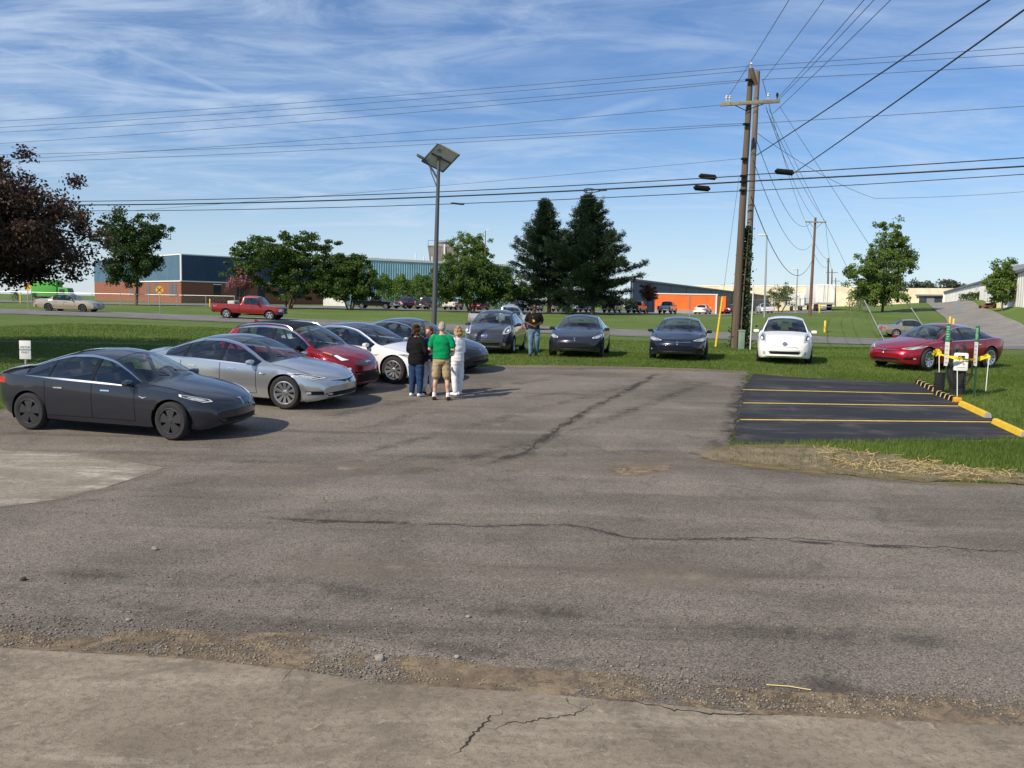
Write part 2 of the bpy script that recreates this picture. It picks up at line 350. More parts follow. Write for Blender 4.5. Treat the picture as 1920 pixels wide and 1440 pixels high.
def sheet(name, poly, dz, m, step=1.0, parent=None, skirt=0.0, rag=0.0):
    """a flat sheet cut to a ground polygon and laid on the terrain"""
    poly = [(p[0], p[1]) for p in poly]
    if rag:
        P2 = []
        for i, p in enumerate(poly):
            q = poly[(i+1) % len(poly)]; L = math.hypot(q[0]-p[0], q[1]-p[1]); k = max(1, int(L/.18)) if L < 30 else 1
            for j in range(k):
                t = j/k; x, y = p[0]+(q[0]-p[0])*t, p[1]+(q[1]-p[1])*t
                v = mnoise.noise_vector(Vector((x*1.9, y*1.9, 3.3)))*rag+mnoise.noise_vector(Vector((x*7, y*7, 1.1)))*rag*.45
                P2.append((x+v.x, y+v.y))
        poly = P2
    bm = bmesh.new(); f = bm.faces.new([bm.verts.new((x, y, 0)) for x, y in poly]); f.normal_update()
    if f.normal.z < 0: f.normal_flip()
    bmesh.ops.triangulate(bm, faces=bm.faces[:])
    xs = [p[0] for p in poly]; ys = [p[1] for p in poly]
    for ax, lo, hi in ((0, min(xs), max(xs)), (1, min(ys), max(ys))):
        k = math.ceil(lo/step)*step
        while k < hi:
            co = [0, 0, 0]; no = [0, 0, 0]; co[ax] = k; no[ax] = 1
            bmesh.ops.bisect_plane(bm, geom=bm.verts[:]+bm.edges[:]+bm.faces[:], plane_co=co, plane_no=no); k += step
    bm.verts.ensure_lookup_table()
    Z = zf(np.array([v.co.x for v in bm.verts]), np.array([v.co.y for v in bm.verts]))
    for v, z in zip(bm.verts, Z): v.co.z = z+dz
    if skirt:
        be = [e for e in bm.edges if e.is_boundary]; r_ = bmesh.ops.extrude_edge_only(bm, edges=be)
        for v in [g for g in r_['geom'] if isinstance(g, bmesh.types.BMVert)]: v.co.z -= skirt
    me = bpy.data.meshes.new(name); bm.to_mesh(me); bm.free(); me.materials.append(m)
    return obj(name, me, parent)
def inpoly(X, Y, poly):
    ins = np.zeros(len(X), bool); n = len(poly)
    for i in range(n):
        x1, y1 = poly[i][0], poly[i][1]; x2, y2 = poly[(i+1) % n][0], poly[(i+1) % n][1]
        c = ((y1 > Y) != (y2 > Y)) & (X < (x2-x1)*(Y-y1)/((y2-y1) if y2 != y1 else 1e-9)+x1); ins ^= c
    return ins
def GL(pts): return [G(*p) for p in pts]

def build_terrain():
    xs = np.concatenate([-np.geomspace(1500, 140, 16), np.arange(-130, 131, 1.25), np.geomspace(140, 1500, 16)])
    ys = np.concatenate([[-300, -100, -50, -25], np.arange(-10, 210, 1.25), np.geomspace(215, 2200, 22)])
    X, Y = np.meshgrid(xs, ys); Z = zf(X.ravel(), Y.ravel()).reshape(X.shape)
    far = np.clip((Y-30)/40, 0, 1); Z = Z+far*.05*np.sin(X*.21+Y*.13)*np.cos(Y*.17-X*.09)*np.clip((Y-85)/20, 0, 1)
    V = np.stack([X, Y, Z], -1).reshape(-1, 3); ny, nx = X.shape
    i = (np.arange(ny-1)[:, None]*nx+np.arange(nx-1)[None]).ravel()
    F = np.stack([i, i+1, i+nx+1, i+nx], 1)
    tag(obj('ground', mesh_np('ground', V, F, M_LAWN, True)), kind='structure')
build_terrain()

EDGE_FAR = GL([(893, 690), (930, 686), (1000, 685), (1160, 688), (1290, 691), (1404, 697)])
PATCH = GL([(1411, 702), (1500, 709), (1600, 714), (1722, 719), (1760, 737), (1800, 757), (1855, 784), (1925, 822), (1760, 827), (1620, 829), (1520, 830), (1440, 834), (1373, 833), (1381, 800), (1388, 765), (1397, 728)])
DIRT_LOW = GL([(1322, 862), (1400, 873), (1500, 884), (1600, 895), (1750, 905), (1918, 911)])
LOT = [(-45, -20), (45, -20), (45, DIRT_LOW[-1].y-2.6)]+[(p.x, p.y) for p in DIRT_LOW[::-1]]+[(p.x, p.y) for p in GL([(1368, 835), (1385, 790), (1396, 728)])] \
      + [(p.x, p.y) for p in EDGE_FAR[::-1]]+[(-6.6, 27.6), (-9.2, 21.0), (-10.9, 15.6), (-45, 13.2)]
tag(sheet('parking_lot', LOT, .010, M_ASPH, 1.0, rag=.10), kind='structure')
tag(sheet('asphalt_patch', PATCH, .018, M_BLACK, 1.0, rag=.05), kind='structure')
DIRT = GL([(1300, 848), (1360, 838), (1440, 836), (1530, 838), (1620, 850), (1740, 866), (1830, 880), (1925, 886), (1925, 909), (1750, 904), (1600, 894), (1500, 884), (1400, 874), (1335, 866)])
tag(sheet('bare_earth', DIRT, .022, M_EARTH, .6, rag=.30), kind='structure')
tag(sheet('earth_stain', GL([(1140, 882), (1190, 876), (1262, 874), (1258, 884), (1200, 892), (1150, 890)]), .0135, M_EDGE, .6, rag=.12), kind='structure')
APRON = [(p.x, p.y) for p in GL([(-260, 1204), (0, 1222), (350, 1243), (560, 1264), (700, 1290), (960, 1303), (1200, 1326), (1440, 1348), (1920, 1370), (2250, 1385)])]+[(9, -12), (-9, -12)]
tag(sheet('concrete_apron', APRON, .030, M_APRON, .5, rag=.022, skirt=.05), kind='structure')
SLAB = GL([(-260, 858), (0, 846), (150, 851), (308, 879), (185, 920), (110, 938), (0, 953), (-260, 990)])
tag(sheet('concrete_slab', SLAB, .016, M_SLAB, .6, rag=.04), kind='structure')
GRAVEL = GL([(-200, 1170), (120, 1190), (360, 1185), (560, 1190), (760, 1230), (960, 1255), (1200, 1272), (1440, 1296), (1920, 1318), (2200, 1330), (2200, 1388), (1920, 1372), (1440, 1350), (1200, 1328), (960, 1305), (700, 1292), (350, 1245), (0, 1224), (-200, 1208)])
tag(sheet('dirt_edge', GRAVEL, .014, M_EDGE, .5, rag=.09), kind='structure')

# parking bay lines
for (a, b, n) in (((1392, 732), (1750, 740), 0), ((1393, 757), (1797, 763), 1), ((1387, 788.5), (1860, 793), 2)):
    A, B = G(*a), G(*b); t = (B-A).normalized(); nn = Vector((-t.y, t.x, 0))*.055
    o = sheet('bay_line', [(A+nn).to_2d(), (A-nn).to_2d(), (B-nn).to_2d(), (B+nn).to_2d()], .0225, M_YELLOW, 1.0, rag=.012)
    tag(o, kind='structure')

def crack(pts, w, dz, seed=0, m=M_CRACK, name='pavement_crack'):
    P = GL(pts); out = []
    for a, b in zip(P[:-1], P[1:]):
        L = (b-a).length; k = max(2, int(L/.022))
        for j in range(k): out.append(a.lerp(b, j/k))
    out.append(P[-1]); V, F = [], []
    for i, p in enumerate(out):
        t = out[min(i+1, len(out)-1)]-out[max(i-1, 0)]; nn = Vector((-t.y, t.x, 0)); nn = nn.normalized() if nn.length > 1e-6 else Vector((1, 0, 0))
        j = (mnoise.noise(Vector((p.x*2, p.y*2, seed)))*.10+mnoise.noise(Vector((p.x*9, p.y*9, seed)))*.05+mnoise.noise(Vector((p.x*31, p.y*31, seed)))*.035)*min(1, w/.014)
        e = w*(.35+.9*abs(mnoise.noise(Vector((p.x*14, p.y*14, seed+9)))))*min(1, i/14, (len(out)-1-i)/14)*max(0, min(1, 1.0+2.2*mnoise.noise(Vector((p.x*1.3, p.y*1.3, seed+4)))))
        c = p+nn*j
        for s_ in (-1, 1): q = c+nn*s_*e; V.append((q.x, q.y, z1(q.x, q.y)+dz))
    for i in range(len(out)-1): F.append((2*i, 2*i+1, 2*i+3, 2*i+2))
    return tag(obj(name, mesh_np(name, V, F, m)), kind='structure')
crack([(470, 972), (600, 980), (760, 982), (900, 986), (1060, 984), (1110, 992), (1170, 1010), (1260, 1012), (1420, 1010), (1540, 1015), (1640, 1022), (1740, 1030), (1925, 1034)], .022, .0125, 1)
crack([(905, 875), (985, 848), (1040, 808), (1100, 770), (1170, 735), (1230, 702)], .03, .0125, 2)
crack([(850, 1440), (905, 1375), (945, 1330), (985, 1302)], .016, .0325, 3)
crack([(905, 1373), (985, 1366), (1050, 1352), (1092, 1340), (1115, 1318)], .013, .0325, 4)
crack([(1092, 1340), (1060, 1325), (1050, 1308)], .011, .0325, 5)
crack([(1115, 1322), (1160, 1326), (1250, 1336), (1330, 1342), (1440, 1347), (1520, 1350)], .011, .0325, 6)
crack([(512, 1262), (548, 1262), (515, 1300)], .004, .0325, 7)
crack([(1420, 1344), (1470, 1352), (1500, 1344), (1490, 1336)], .005, .0325, 8)
crack([(1150, 885), (1300, 905), (1480, 930)], .006, .0125, 9)
crack([(620, 905), (700, 880), (790, 850)], .006, .0125, 10)
crack([(1368, 838), (1378, 800), (1385, 765), (1395, 725), (1408, 700)], .035, .0215, 12)

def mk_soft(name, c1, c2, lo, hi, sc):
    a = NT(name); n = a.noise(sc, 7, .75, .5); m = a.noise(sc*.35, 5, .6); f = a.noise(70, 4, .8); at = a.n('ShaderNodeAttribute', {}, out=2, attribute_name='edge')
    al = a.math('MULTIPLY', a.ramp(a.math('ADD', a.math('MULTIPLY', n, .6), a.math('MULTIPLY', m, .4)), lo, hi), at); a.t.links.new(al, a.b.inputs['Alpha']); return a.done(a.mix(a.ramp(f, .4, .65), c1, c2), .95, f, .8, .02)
M_CRUMB_SHADE = mk_soft('crumbled and shaded asphalt', (.035, .031, .027), (.10, .088, .075), .42, .62, 5.0); M_WORN = mk_soft('worn grass', (.20, .155, .075), (.30, .24, .12), .40, .60, 2.6)
M_TYREMARK = mk_soft('tyre mark', (.08, .071, .062), (.115, .102, .088), .42, .76, 3.0); M_DUST = mk_soft('pale dust', (.24, .205, .165), (.33, .285, .225), .40, .66, 1.8)
def band(pts, w, dz, m, name, n=8):
    P = GL(pts); out = []
    for a, b in zip(P[:-1], P[1:]):
        k = max(2, int((b-a).length/.25)); out += [a.lerp(b, j/k) for j in range(k)]
    out.append(P[-1]); V, F, E = [], [], []
    for i, p in enumerate(out):
        t = out[min(i+1, len(out)-1)]-out[max(i-1, 0)]; nn = Vector((-t.y, t.x, 0)).normalized()
        for j in range(n+1):
            s_ = j/n*2-1; q = p+nn*w*s_; V.append((q.x, q.y, z1(q.x, q.y)+dz)); E.append((1-abs(s_))*min(1, i/4, (len(out)-1-i)/4))
    for i in range(len(out)-1):
        for j in range(n): k = i*(n+1)+j; F.append((k, k+n+1, k+n+2, k+1))
    me = mesh_np(name, V, F, m); at = me.attributes.new('edge', 'FLOAT', 'POINT'); at.data.foreach_set('value', np.array(E, dtype=np.float32)); return tag(obj(name, me), kind='structure')
band([(440, 968), (600, 978), (760, 982), (900, 987), (1060, 986), (1120, 996), (1180, 1012), (1420, 1013), (1640, 1026), (1925, 1038)], .08, .0122, M_CRUMB_SHADE, 'crumb_shade_band')  # crumbled edge, its dark tone also painting the shadow of the crack's lip
band([(890, 880), (985, 849), (1040, 810), (1100, 771), (1170, 736), (1235, 700)], .17, .0122, M_CRUMB_SHADE, 'crumb_shade_band'); band([(1330, 850), (1372, 815), (1380, 775), (1392, 730), (1405, 700)], .28, .0235, M_CRUMB_SHADE, 'crumb_shade_band')
for i, tm in enumerate(([(0, 1118), (480, 1165), (960, 1230), (1440, 1285), (1925, 1325)], [(0, 1072), (500, 1095), (1000, 1150), (1500, 1190), (1925, 1215)], [(560, 790), (900, 730), (1100, 700)], [(640, 860), (1000, 770), (1270, 702)], [(700, 905), (1100, 800), (1340, 712)], [(300, 870), (800, 860), (1300, 845)])): band(tm, .22+.05*(i % 3), .0114+.0002*i, M_TYREMARK, 'tyre_mark')
for i, tm in enumerate(([(330, 905), (640, 880), (980, 872), (1330, 870)], [(1120, 880), (1250, 872), (1400, 850)], [(480, 1050), (900, 1075), (1500, 1090)])): band(tm, .55, .0127+.0002*i, M_DUST, 'dust_patch')
for i, tm in enumerate(([(895, 673), (960, 674), (1060, 675), (1170, 677)], [(1210, 682), (1330, 683)], [(1480, 690), (1600, 690)], [(1615, 694), (1680, 699), (1730, 706)], [(1690, 722), (1760, 735)], [(900, 690), (1160, 690), (1404, 698), (1520, 711)])): band(tm, .28, .012+.001*i, M_WORN, 'worn_grass')

band([(1290, 858), (1335, 866), (1400, 874), (1500, 885), (1600, 895), (1750, 906), (1925, 913)], .34, .0245, M_WORN, 'worn_grass'); band([(1300, 846), (1400, 838), (1530, 838), (1620, 848)], .30, .0255, M_WORN, 'worn_grass')
band([(-60, 850), (60, 848), (160, 852), (310, 879), (185, 921), (90, 942), (-60, 960)], .22, .0185, M_DUST, 'dust_patch')

# the road beyond the lawn, with its shoulder, the far drive up the hill and the far lot
def strip(name, near, far, dz, m, nv=6):
    """a paved band between two edge lines given as world points"""
    n = len(near); V, F = [], []
    for a, b in zip(near, far):
        for j in range(nv+1):
            p = Vector((a[0], a[1], 0)).lerp(Vector((b[0], b[1], 0)), j/nv); V.append((p.x, p.y, z1(p.x, p.y)+dz))
    for i in range(n-1):
        for j in range(nv): k = i*(nv+1)+j; F.append((k, k+nv+1, k+nv+2, k+1))
    return tag(obj(name, mesh_np(name, V, F, m, True)), kind='structure')
def road_edge(which):
    # near edge y in the photo per column, and the depth it lies at
    tab = {'n': [(-.90, 69.0), (-.58, 66.5), (-.4, 65.2), (0, 64), (.36, 61.5), (.56, 57), (.9, 51)], 'f': [(-.90, 80.0), (-.58, 76.5), (-.4, 75.5), (0, 74), (.36, 71), (.56, 66), (.9, 59)]}[which]
    f = pchip(tab); return [(q*float(f(q)), float(f(q))) for q in np.linspace(-.9, .9, 150)]
RN, RF = road_edge('n'), road_edge('f')
strip('road', RN, RF, .05, M_ROAD, 8)
M_GRAVEL = mat('road shoulder', (.24, .22, .18), .95, vary=.3, vscale=3, bump=.5)
strip('road_shoulder', [(x, y-.7) for x, y in RN], [(x, y+.02) for x, y in RN], .035, M_GRAVEL, 2)
strip('road_shoulder', [(x, y-.02) for x, y in RF], [(x, y+.7) for x, y in RF], .035, M_GRAVEL, 2)
M_DRIVE = mk_asphalt('drive asphalt', (.19, .18, .165), (.25, .235, .215), (.28, .26, .235), False)
def px_edge(pts): return [(AT(px, 575, Y).x, Y) for px, Y in pts]
def dens(P, k=10):
    out = []
    for a, b in zip(P[:-1], P[1:]): out += [(a[0]+(b[0]-a[0])*j/k, a[1]+(b[1]-a[1])*j/k) for j in range(k)]
    return out+[P[-1]]
dl = px_edge([(1765, 62), (1778, 75), (1780, 90), (1773, 100), (1755, 118), (1742, 135), (1735, 150), (1730, 168)])
dr = px_edge([(2080, 58), (1930, 75), (1882, 92), (1862, 102), (1836, 119), (1816, 135), (1800, 150), (1792, 168)])
strip('hill_drive', dens(dl), dens(dr), .06, M_DRIVE, 10)
fl = px_edge([(-240, 124), (200, 124), (700, 124), (1000, 122), (1300, 120), (1560, 119)]); fr = px_edge([(-240, 150), (200, 150), (700, 150), (1000, 150), (1300, 165), (1560, 170)])
strip('far_lot', dens(fl), dens(fr), .05, M_ROAD, 10)
# ================================================================== vehicles
def paint(name, col, metal=.55, rough=.38): return mat('paint '+name, col, rough*.62, metal, coat=1.0, spec=.25)
M_PIANO = None
M_GLASS = None
def mk_glass():
    m = bpy.data.materials.new('car glass'); m.use_nodes = True; nt = m.node_tree; N = nt.nodes; N.clear()
    out = N.new('ShaderNodeOutputMaterial'); mx = N.new('ShaderNodeMixShader'); tr = N.new('ShaderNodeBsdfTransparent'); gl = N.new('ShaderNodeBsdfGlossy'); lw = N.new('ShaderNodeLayerWeight'); lw.inputs[0].default_value = .5
    gl.inputs['Roughness'].default_value = .01; gl.inputs['Color'].default_value = (1, 1, 1, 1); tr.inputs[0].default_value = (.64, .70, .68, 1)
    pw = N.new('ShaderNodeMath'); pw.operation = 'POWER'; pw.inputs[1].default_value = 4.0; mr = N.new('ShaderNodeMapRange'); mr.inputs[3].default_value = .10; mr.inputs[4].default_value = 1.0
    nt.links.new(lw.outputs['Facing'], pw.inputs[0]); nt.links.new(pw.outputs[0], mr.inputs[0]); nt.links.new(mr.outputs[0], mx.inputs[0]); nt.links.new(tr.outputs[0], mx.inputs[1]); nt.links.new(gl.outputs[0], mx.inputs[2]); nt.links.new(mx.outputs[0], out.inputs[0])
    return m
M_GLASS = mk_glass(); M_PIANO = mat('gloss black pillar', (.010, .010, .011), .08, 0, coat=.6, spec=.3)
M_DARKGLASS = mat('dark roof glass', (.012, .013, .018), .04, 0, coat=1.0)
M_TINT = mat('tinted glass', (.02, .023, .026), .05, 0, coat=.6)
M_CHROME = mat('chrome', (.78, .78, .80), .12, 1.0)
M_SATIN = mat('wheel silver', (.62, .63, .65), .28, .9)
M_DARKWH = mat('wheel charcoal', (.085, .088, .095), .32, .7)
M_TYRE = mat('tyre rubber', (.022, .022, .023), .85, vary=.3, vscale=20)
M_TRIM = mat('black trim', (.010, .010, .011), .5, spec=.2)
M_PLASTIC = mat('dark interior', (.03, .03, .032), .8)
M_SEAT = mat('black seat', (.035, .035, .038), .65)
M_SEATL = mat('pale seat', (.42, .39, .34), .65)
M_LAMP = mat('headlamp lens', (.55, .58, .62), .06, .35, coat=1.0)
M_LAMPD = mat('headlamp dark', (.07, .075, .085), .08, .3, coat=1.0)
M_LAMPW = mat('lamp white', (.85, .87, .9), .12, 0, coat=1.0)
M_RED = mat('tail lamp red', (.42, .012, .015), .15, 0, coat=1.0)
M_AMBER = mat('amber lamp', (.75, .25, .02), .2, 0, coat=1.0)
M_BLUEBADGE = mat('badge blue', (.03, .07, .35), .2, .3, coat=1.0)
M_PLATE = mat('number plate', (.7, .72, .75), .5)

NSIDE, NGL, NTOP = 12, 7, 9
TG = np.array([0, .07, .25, .45, .65, .82, .92, 1.0]); CG = np.array([0, .07, .16, .3, .45, .6, .75, .88, .95, 1.0])
NGL, NTOP = len(TG)-1, len(CG)-1
NBOT = NTOP
def half_section(S, u):
    zs, ws, wm, zm, wb, zb, wr, zr, zt = (float(S[k](u)) for k in ('zs', 'ws', 'wm', 'zm', 'wb', 'zb', 'wr', 'zr', 'zt'))
    pts = []
    for i in range(NBOT+1):                               # underside, centre to edge
        t = i/NBOT; pts.append((ws*.93*t, zs+.015*(1-t)))
    A, B, C, D = (ws*.93, zs), (ws, zs+.05), (wm, zm), (wb, zb)
    for i in range(1, NSIDE+1):                           # side: sill, waist, shoulder
        t = i/NSIDE
        if t < .12: q = t/.12; y, z = A[0]+(B[0]-A[0])*math.sin(q*math.pi/2), A[1]+(B[1]-A[1])*q
        else:
            q = (t-.12)/.88; z = B[1]+(D[1]-B[1])*q
            zm_ = min(max(zm, B[1]+.02), D[1]-.02)
            if z <= zm_: k = (z-B[1])/(zm_-B[1]); y = B[0]+(C[0]-B[0])*math.sin(k*math.pi/2)
            else: k = (z-zm_)/(D[1]-zm_); y = C[0]+(D[0]-C[0])*(.45*k+.55*k**2.2) if not S.get('crease') else C[0]+(D[0]-C[0])*k**1.3
        pts.append((y, z))
    for t in TG[1:]:                                      # shoulder to pillar line
        b = S.get('tumble', .06)*math.sin(t*math.pi)*.35
        pts.append((wb+(wr-wb)*t+b*(zr-zb > .12), zb+(zr-zb)*t))
    for c in CG[1:]: pts.append((wr*(1-c), zr+(zt-zr)*(1-(1-c)**S.get('crown', 2.3))))
    return pts
IV4 = NBOT+NSIDE            # index of the shoulder
IV5 = IV4+NGL
NV = IV5+NTOP+1
def make_body(S):
    """returns vertices (left half y>0 then mirrored) as a grid, all local: X forward, origin between the axles on the ground"""
    L = S['L']; st = S['st']; W = S['W']; n = len(st); P = np.zeros((n, NV, 3))
    for i, u in enumerate(st):
        k = float(S['k'](u))
        for j, (y, z) in enumerate(half_section(S, u)): P[i, j] = (u+k*(y/W)**2, y, z)
    return P
def coons(bot, top, left, right):
    """patch from four boundary polylines (numpy)"""
    m, n = len(left), len(bot); G_ = np.zeros((m, n, 3))
    for i in range(m):
        v = i/(m-1)
        for j in range(n):
            u = j/(n-1)
            G_[i, j] = (1-v)*bot[j]+v*top[j]+(1-u)*left[i]+u*right[i]-((1-u)*(1-v)*bot[0]+u*(1-v)*bot[-1]+(1-u)*v*top[0]+u*v*top[-1])
    return G_

def stations(S):
    L = S['L']; s = [0, .012, .03, .06, .1, .15, .2]+list(np.arange(.26, L-.24, .055))+[L-.2, L-.15, L-.1, L-.06, L-.03, L-.012, L]
    ins = [S['ws0'], S['ws1'], S['rw0'], S['rw1']]+[x for w in S['win'] for x in w]
    for x in ins:
        k = int(np.argmin([abs(a-x) for a in s])); s[k] = x
    return sorted(set(round(x, 4) for x in s))
def compile_spec(d):
    S = dict(d)
    for k in ('zt', 'zb', 'zr', 'wr', 'wb', 'wm', 'zm', 'ws', 'zs', 'k'):
        S[k] = pchip(S[k]) if isinstance(S[k], list) else S[k]
    S['st'] = stations(S); return S

def side_x(S, x):        # local X of a distance from the nose
    return S['fo']+S['wb_']/2-x

def build_shell(S, detail=True):
    """meshes of the painted shell and everything that follows its surface; returns dict name -> (V, F)"""
    P = make_body(S); st = S['st']; n = len(st); W = S['W']
    V, F, key = [], [], {}
    idx = -np.ones((2, n, NV), int)
    for i in range(n):
        for j in range(NV):
            x, y, z = P[i, j]
            a = len(V); V.append([side_x(S, x), y, z]); idx[0, i, j] = a
            if y < 1e-6: idx[1, i, j] = a
            else: idx[1, i, j] = len(V); V.append([side_x(S, x), -y, z])
    groups = {'body': [], 'windshield': [], 'rear_window': [], 'side_window': [], 'roof': [], 'pillar': [], 'trim': [], 'bed': []}
    def inwin(a, b):
        return next((w for w in S['win'] if a >= w[0]-1e-4 and b <= w[1]+1e-4), None)
    w0, w1 = S['win'][0][0], S['win'][-1][1]
    for i in range(n-1):
        a, b = st[i], st[i+1]
        for j in range(NV-1):
            kind = 'body'; sub = None
            if IV4 <= j < IV5:
                t0, t1 = TG[j-IV4], TG[j-IV4+1]
                if a >= w0-1e-4 and b <= w1+1e-4:
                    if t0 >= .07-1e-6 and t1 <= .92+1e-6:
                        w = inwin(a, b)
                        kind = 'side_window' if w else 'pillar'; sub = S['win'].index(w) if w else sum(1 for x in S['win'] if x[0] < a)
                    else: kind = 'trim'; sub = int(t0 > .5)
            elif j >= IV5:
                c0 = CG[j-IV5]
                if c0 >= .07-1e-6 and a >= S['ws0']-1e-4 and b <= S['ws1']+1e-4: kind = 'windshield'
                elif c0 >= .07-1e-6 and a >= S['rw0']-1e-4 and b <= S['rw1']+1e-4: kind = 'rear_window'
                elif c0 >= .07-1e-6 and a >= S['ws1']-1e-4 and b <= S['rw0']+1e-4: kind = 'roof'
                if S.get('bed') and a >= S['bed'][0] and b <= S['bed'][1] and c0 >= .07-1e-6: kind = 'bed'
            for s in (0, 1):
                q = [idx[s, i, j], idx[s, i+1, j], idx[s, i+1, j+1], idx[s, i, j+1]]
                q = list(dict.fromkeys(q))
                if len(q) < 3: continue
                if s == 1: q = q[::-1]
                groups[kind].append((q, s, sub))
    V = [Vector(v) for v in V]
    # nose and tail faces
    for e, i in ((0, 0), (1, n-1)):
        g = P[i]
        bot = np.array([[p[0], -p[1], p[2]] for p in g[NBOT:0:-1]]+[list(p) for p in g[:NBOT+1]])
        top_h = g[IV5:]
        top = np.array([[p[0], -p[1], p[2]] for p in top_h[:-1]]+[list(p) for p in top_h[::-1]])
        side = g[NBOT:IV5+1]; left = side*np.array([1, -1, 1]); right = side
        C = coons(bot, top, left, right); m, k = C.shape[:2]; base = len(V)
        for a in range(m):
            for b in range(k):
                v = a/(m-1); h = b/(k-1); x = C[a, b, 0]+(-1 if e == 0 else 1)*S.get('bulge', .05)*math.sin(math.pi*v)*math.sin(math.pi*h)**.5
                V.append(Vector((side_x(S, x), C[a, b, 1], C[a, b, 2])))
        for a in range(m-1):
            for b in range(k-1):
                q = [base+a*k+b, base+a*k+b+1, base+(a+1)*k+b+1, base+(a+1)*k+b]
                groups['body'].append((q[::-1] if e else q, 2, None))
    # wheel openings
    axles = (S['wb_']/2, -S['wb_']/2); ra = S['R']+S.get('archgap', .045)
    keep = []; cut = {}
    for f, s, sub in groups['body']:
        c = sum((V[i] for i in f), Vector())/len(f); kill = False
        if s < 2 and abs(c.y) > W*.55 and c.z < S['R']*2.2+.12:
            for ax in axles:
                if math.hypot(c.x-ax, c.z-S['R']) < ra: kill = True
        if kill:
            for i in f: cut[i] = 1
        else: keep.append((f, s, sub))
    used = {i for f, s, _ in keep for i in f}
    for i in cut:
        if i in used:
            v = V[i]; ax = min(axles, key=lambda a: abs(v.x-a)); d = Vector((v.x-ax, 0, v.z-S['R']))
            if d.length > 1e-4 and abs(v.y) > W*.5:
                d = d.normalized()*ra; nz = S['R']+d.z
                if nz > v.z-.12: V[i] = Vector((ax+d.x, v.y, max(nz, .12)))
    groups['body'] = keep
    return V, groups

def submesh(V, faces, off=0.0, name='m', mat_=None, smooth=True, sharp=38, thick=0.0):
    ids = sorted({i for f in faces for i in f}); mp = {a: b for b, a in enumerate(ids)}
    me = bpy.data.meshes.new(name); me.from_pydata([tuple(V[i]) for i in ids], [], [tuple(mp[i] for i in f) for f in faces]); me.update()
    if off or thick:
        nr = np.zeros(len(ids)*3, np.float32); me.vertices.foreach_get('normal', nr); co = np.zeros(len(ids)*3, np.float32); me.vertices.foreach_get('co', co)
        me.vertices.foreach_set('co', co+nr*off); me.update()
    if mat_: me.materials.append(mat_)
    if smooth:
        me.polygons.foreach_set('use_smooth', np.ones(len(me.polygons), dtype=bool)); me.set_sharp_from_angle(angle=R(sharp))
    return me

def decal(bvh, origin, yaw, pts, off=.006, rings=3, name='d', mat_=None, pitch=0.0, res=28, hole=None):
    """a thin piece that follows the shell: outline pts are (side, up) seen by someone looking along -(yaw) at the shell"""
    d = Vector((-math.cos(yaw)*math.cos(pitch), -math.sin(yaw)*math.cos(pitch), -math.sin(pitch))); o = Vector(origin)
    rt = Vector((-math.sin(yaw), math.cos(yaw), 0)); up = rt.cross(d)*-1
    if up.z < 0: up = -up
    P = [Vector(p) for p in pts]; tot = sum((P[(i+1) % len(P)]-P[i]).length for i in range(len(P))); out = []
    for i in range(len(P)):
        a, b = P[i], P[(i+1) % len(P)]; k = max(1, round((b-a).length/tot*res))
        out += [a.lerp(b, j/k) for j in range(k)]
    c = sum(out, Vector((0, 0)))/len(out); Vv, F = [], []; m = len(out)
    fr = [1-i/rings for i in range(rings)]
    if hole: fr = [1.0, (1+hole)/2, hole]
    last = None
    def hit(p):
        nonlocal last
        s = o+rt*p.x+up*p.y-d*3
        r_ = bvh.ray_cast(s, d, 6)
        if r_[0] is None or (last and abs(r_[3]-last) > .5):
            r_ = bvh.find_nearest(s+d*(last or 2.0))
        else: last = r_[3]
        nn = r_[1] if r_[1].dot(d) < 0 else -r_[1]
        return r_[0]+nn*off
    for f in fr:
        for p in out: Vv.append(hit(c+(p-c)*f))
    for i in range(len(fr)-1):
        for j in range(m): F.append((i*m+j, i*m+(j+1) % m, (i+1)*m+(j+1) % m, (i+1)*m+j))
    if not hole:
        Vv.append(hit(c)); q = len(Vv)-1
        for j in range(m): F.append(((len(fr)-1)*m+j, (len(fr)-1)*m+(j+1) % m, q))
    me = bpy.data.meshes.new(name); me.from_pydata([tuple(v) for v in Vv], [], F); me.update()
    bm = bmesh.new(); bm.from_mesh(me); bmesh.ops.recalc_face_normals(bm, faces=bm.faces)
    if sum((f.normal for f in bm.faces), Vector()).dot(d) > 0: bmesh.ops.reverse_faces(bm, faces=bm.faces)
    bm.normal_update(); be = [e for e in bm.edges if e.is_boundary]; nrm = {v: v.normal.copy() for e in be for v in e.verts}
    r2 = bmesh.ops.extrude_edge_only(bm, edges=be)
    nv = [g for g in r2['geom'] if isinstance(g, bmesh.types.BMVert)]
    for v in nv: v.co += d*(off+.002)
    bm.to_mesh(me); bm.free()
    if mat_: me.materials.append(mat_)
    me.polygons.foreach_set('use_smooth', np.ones(len(me.polygons), dtype=bool)); me.set_sharp_from_angle(angle=R(50))
    return me
def ribbon(pts, w):
    """outline of a thin strip along a polyline (2D)"""
    P = [Vector(p) for p in pts]; a, b = [], []
    for i, p in enumerate(P):
        t = P[min(i+1, len(P)-1)]-P[max(i-1, 0)]; n = Vector((-t.y, t.x)).normalized()*w/2; a.append(p+n); b.append(p-n)
    return a+b[::-1]
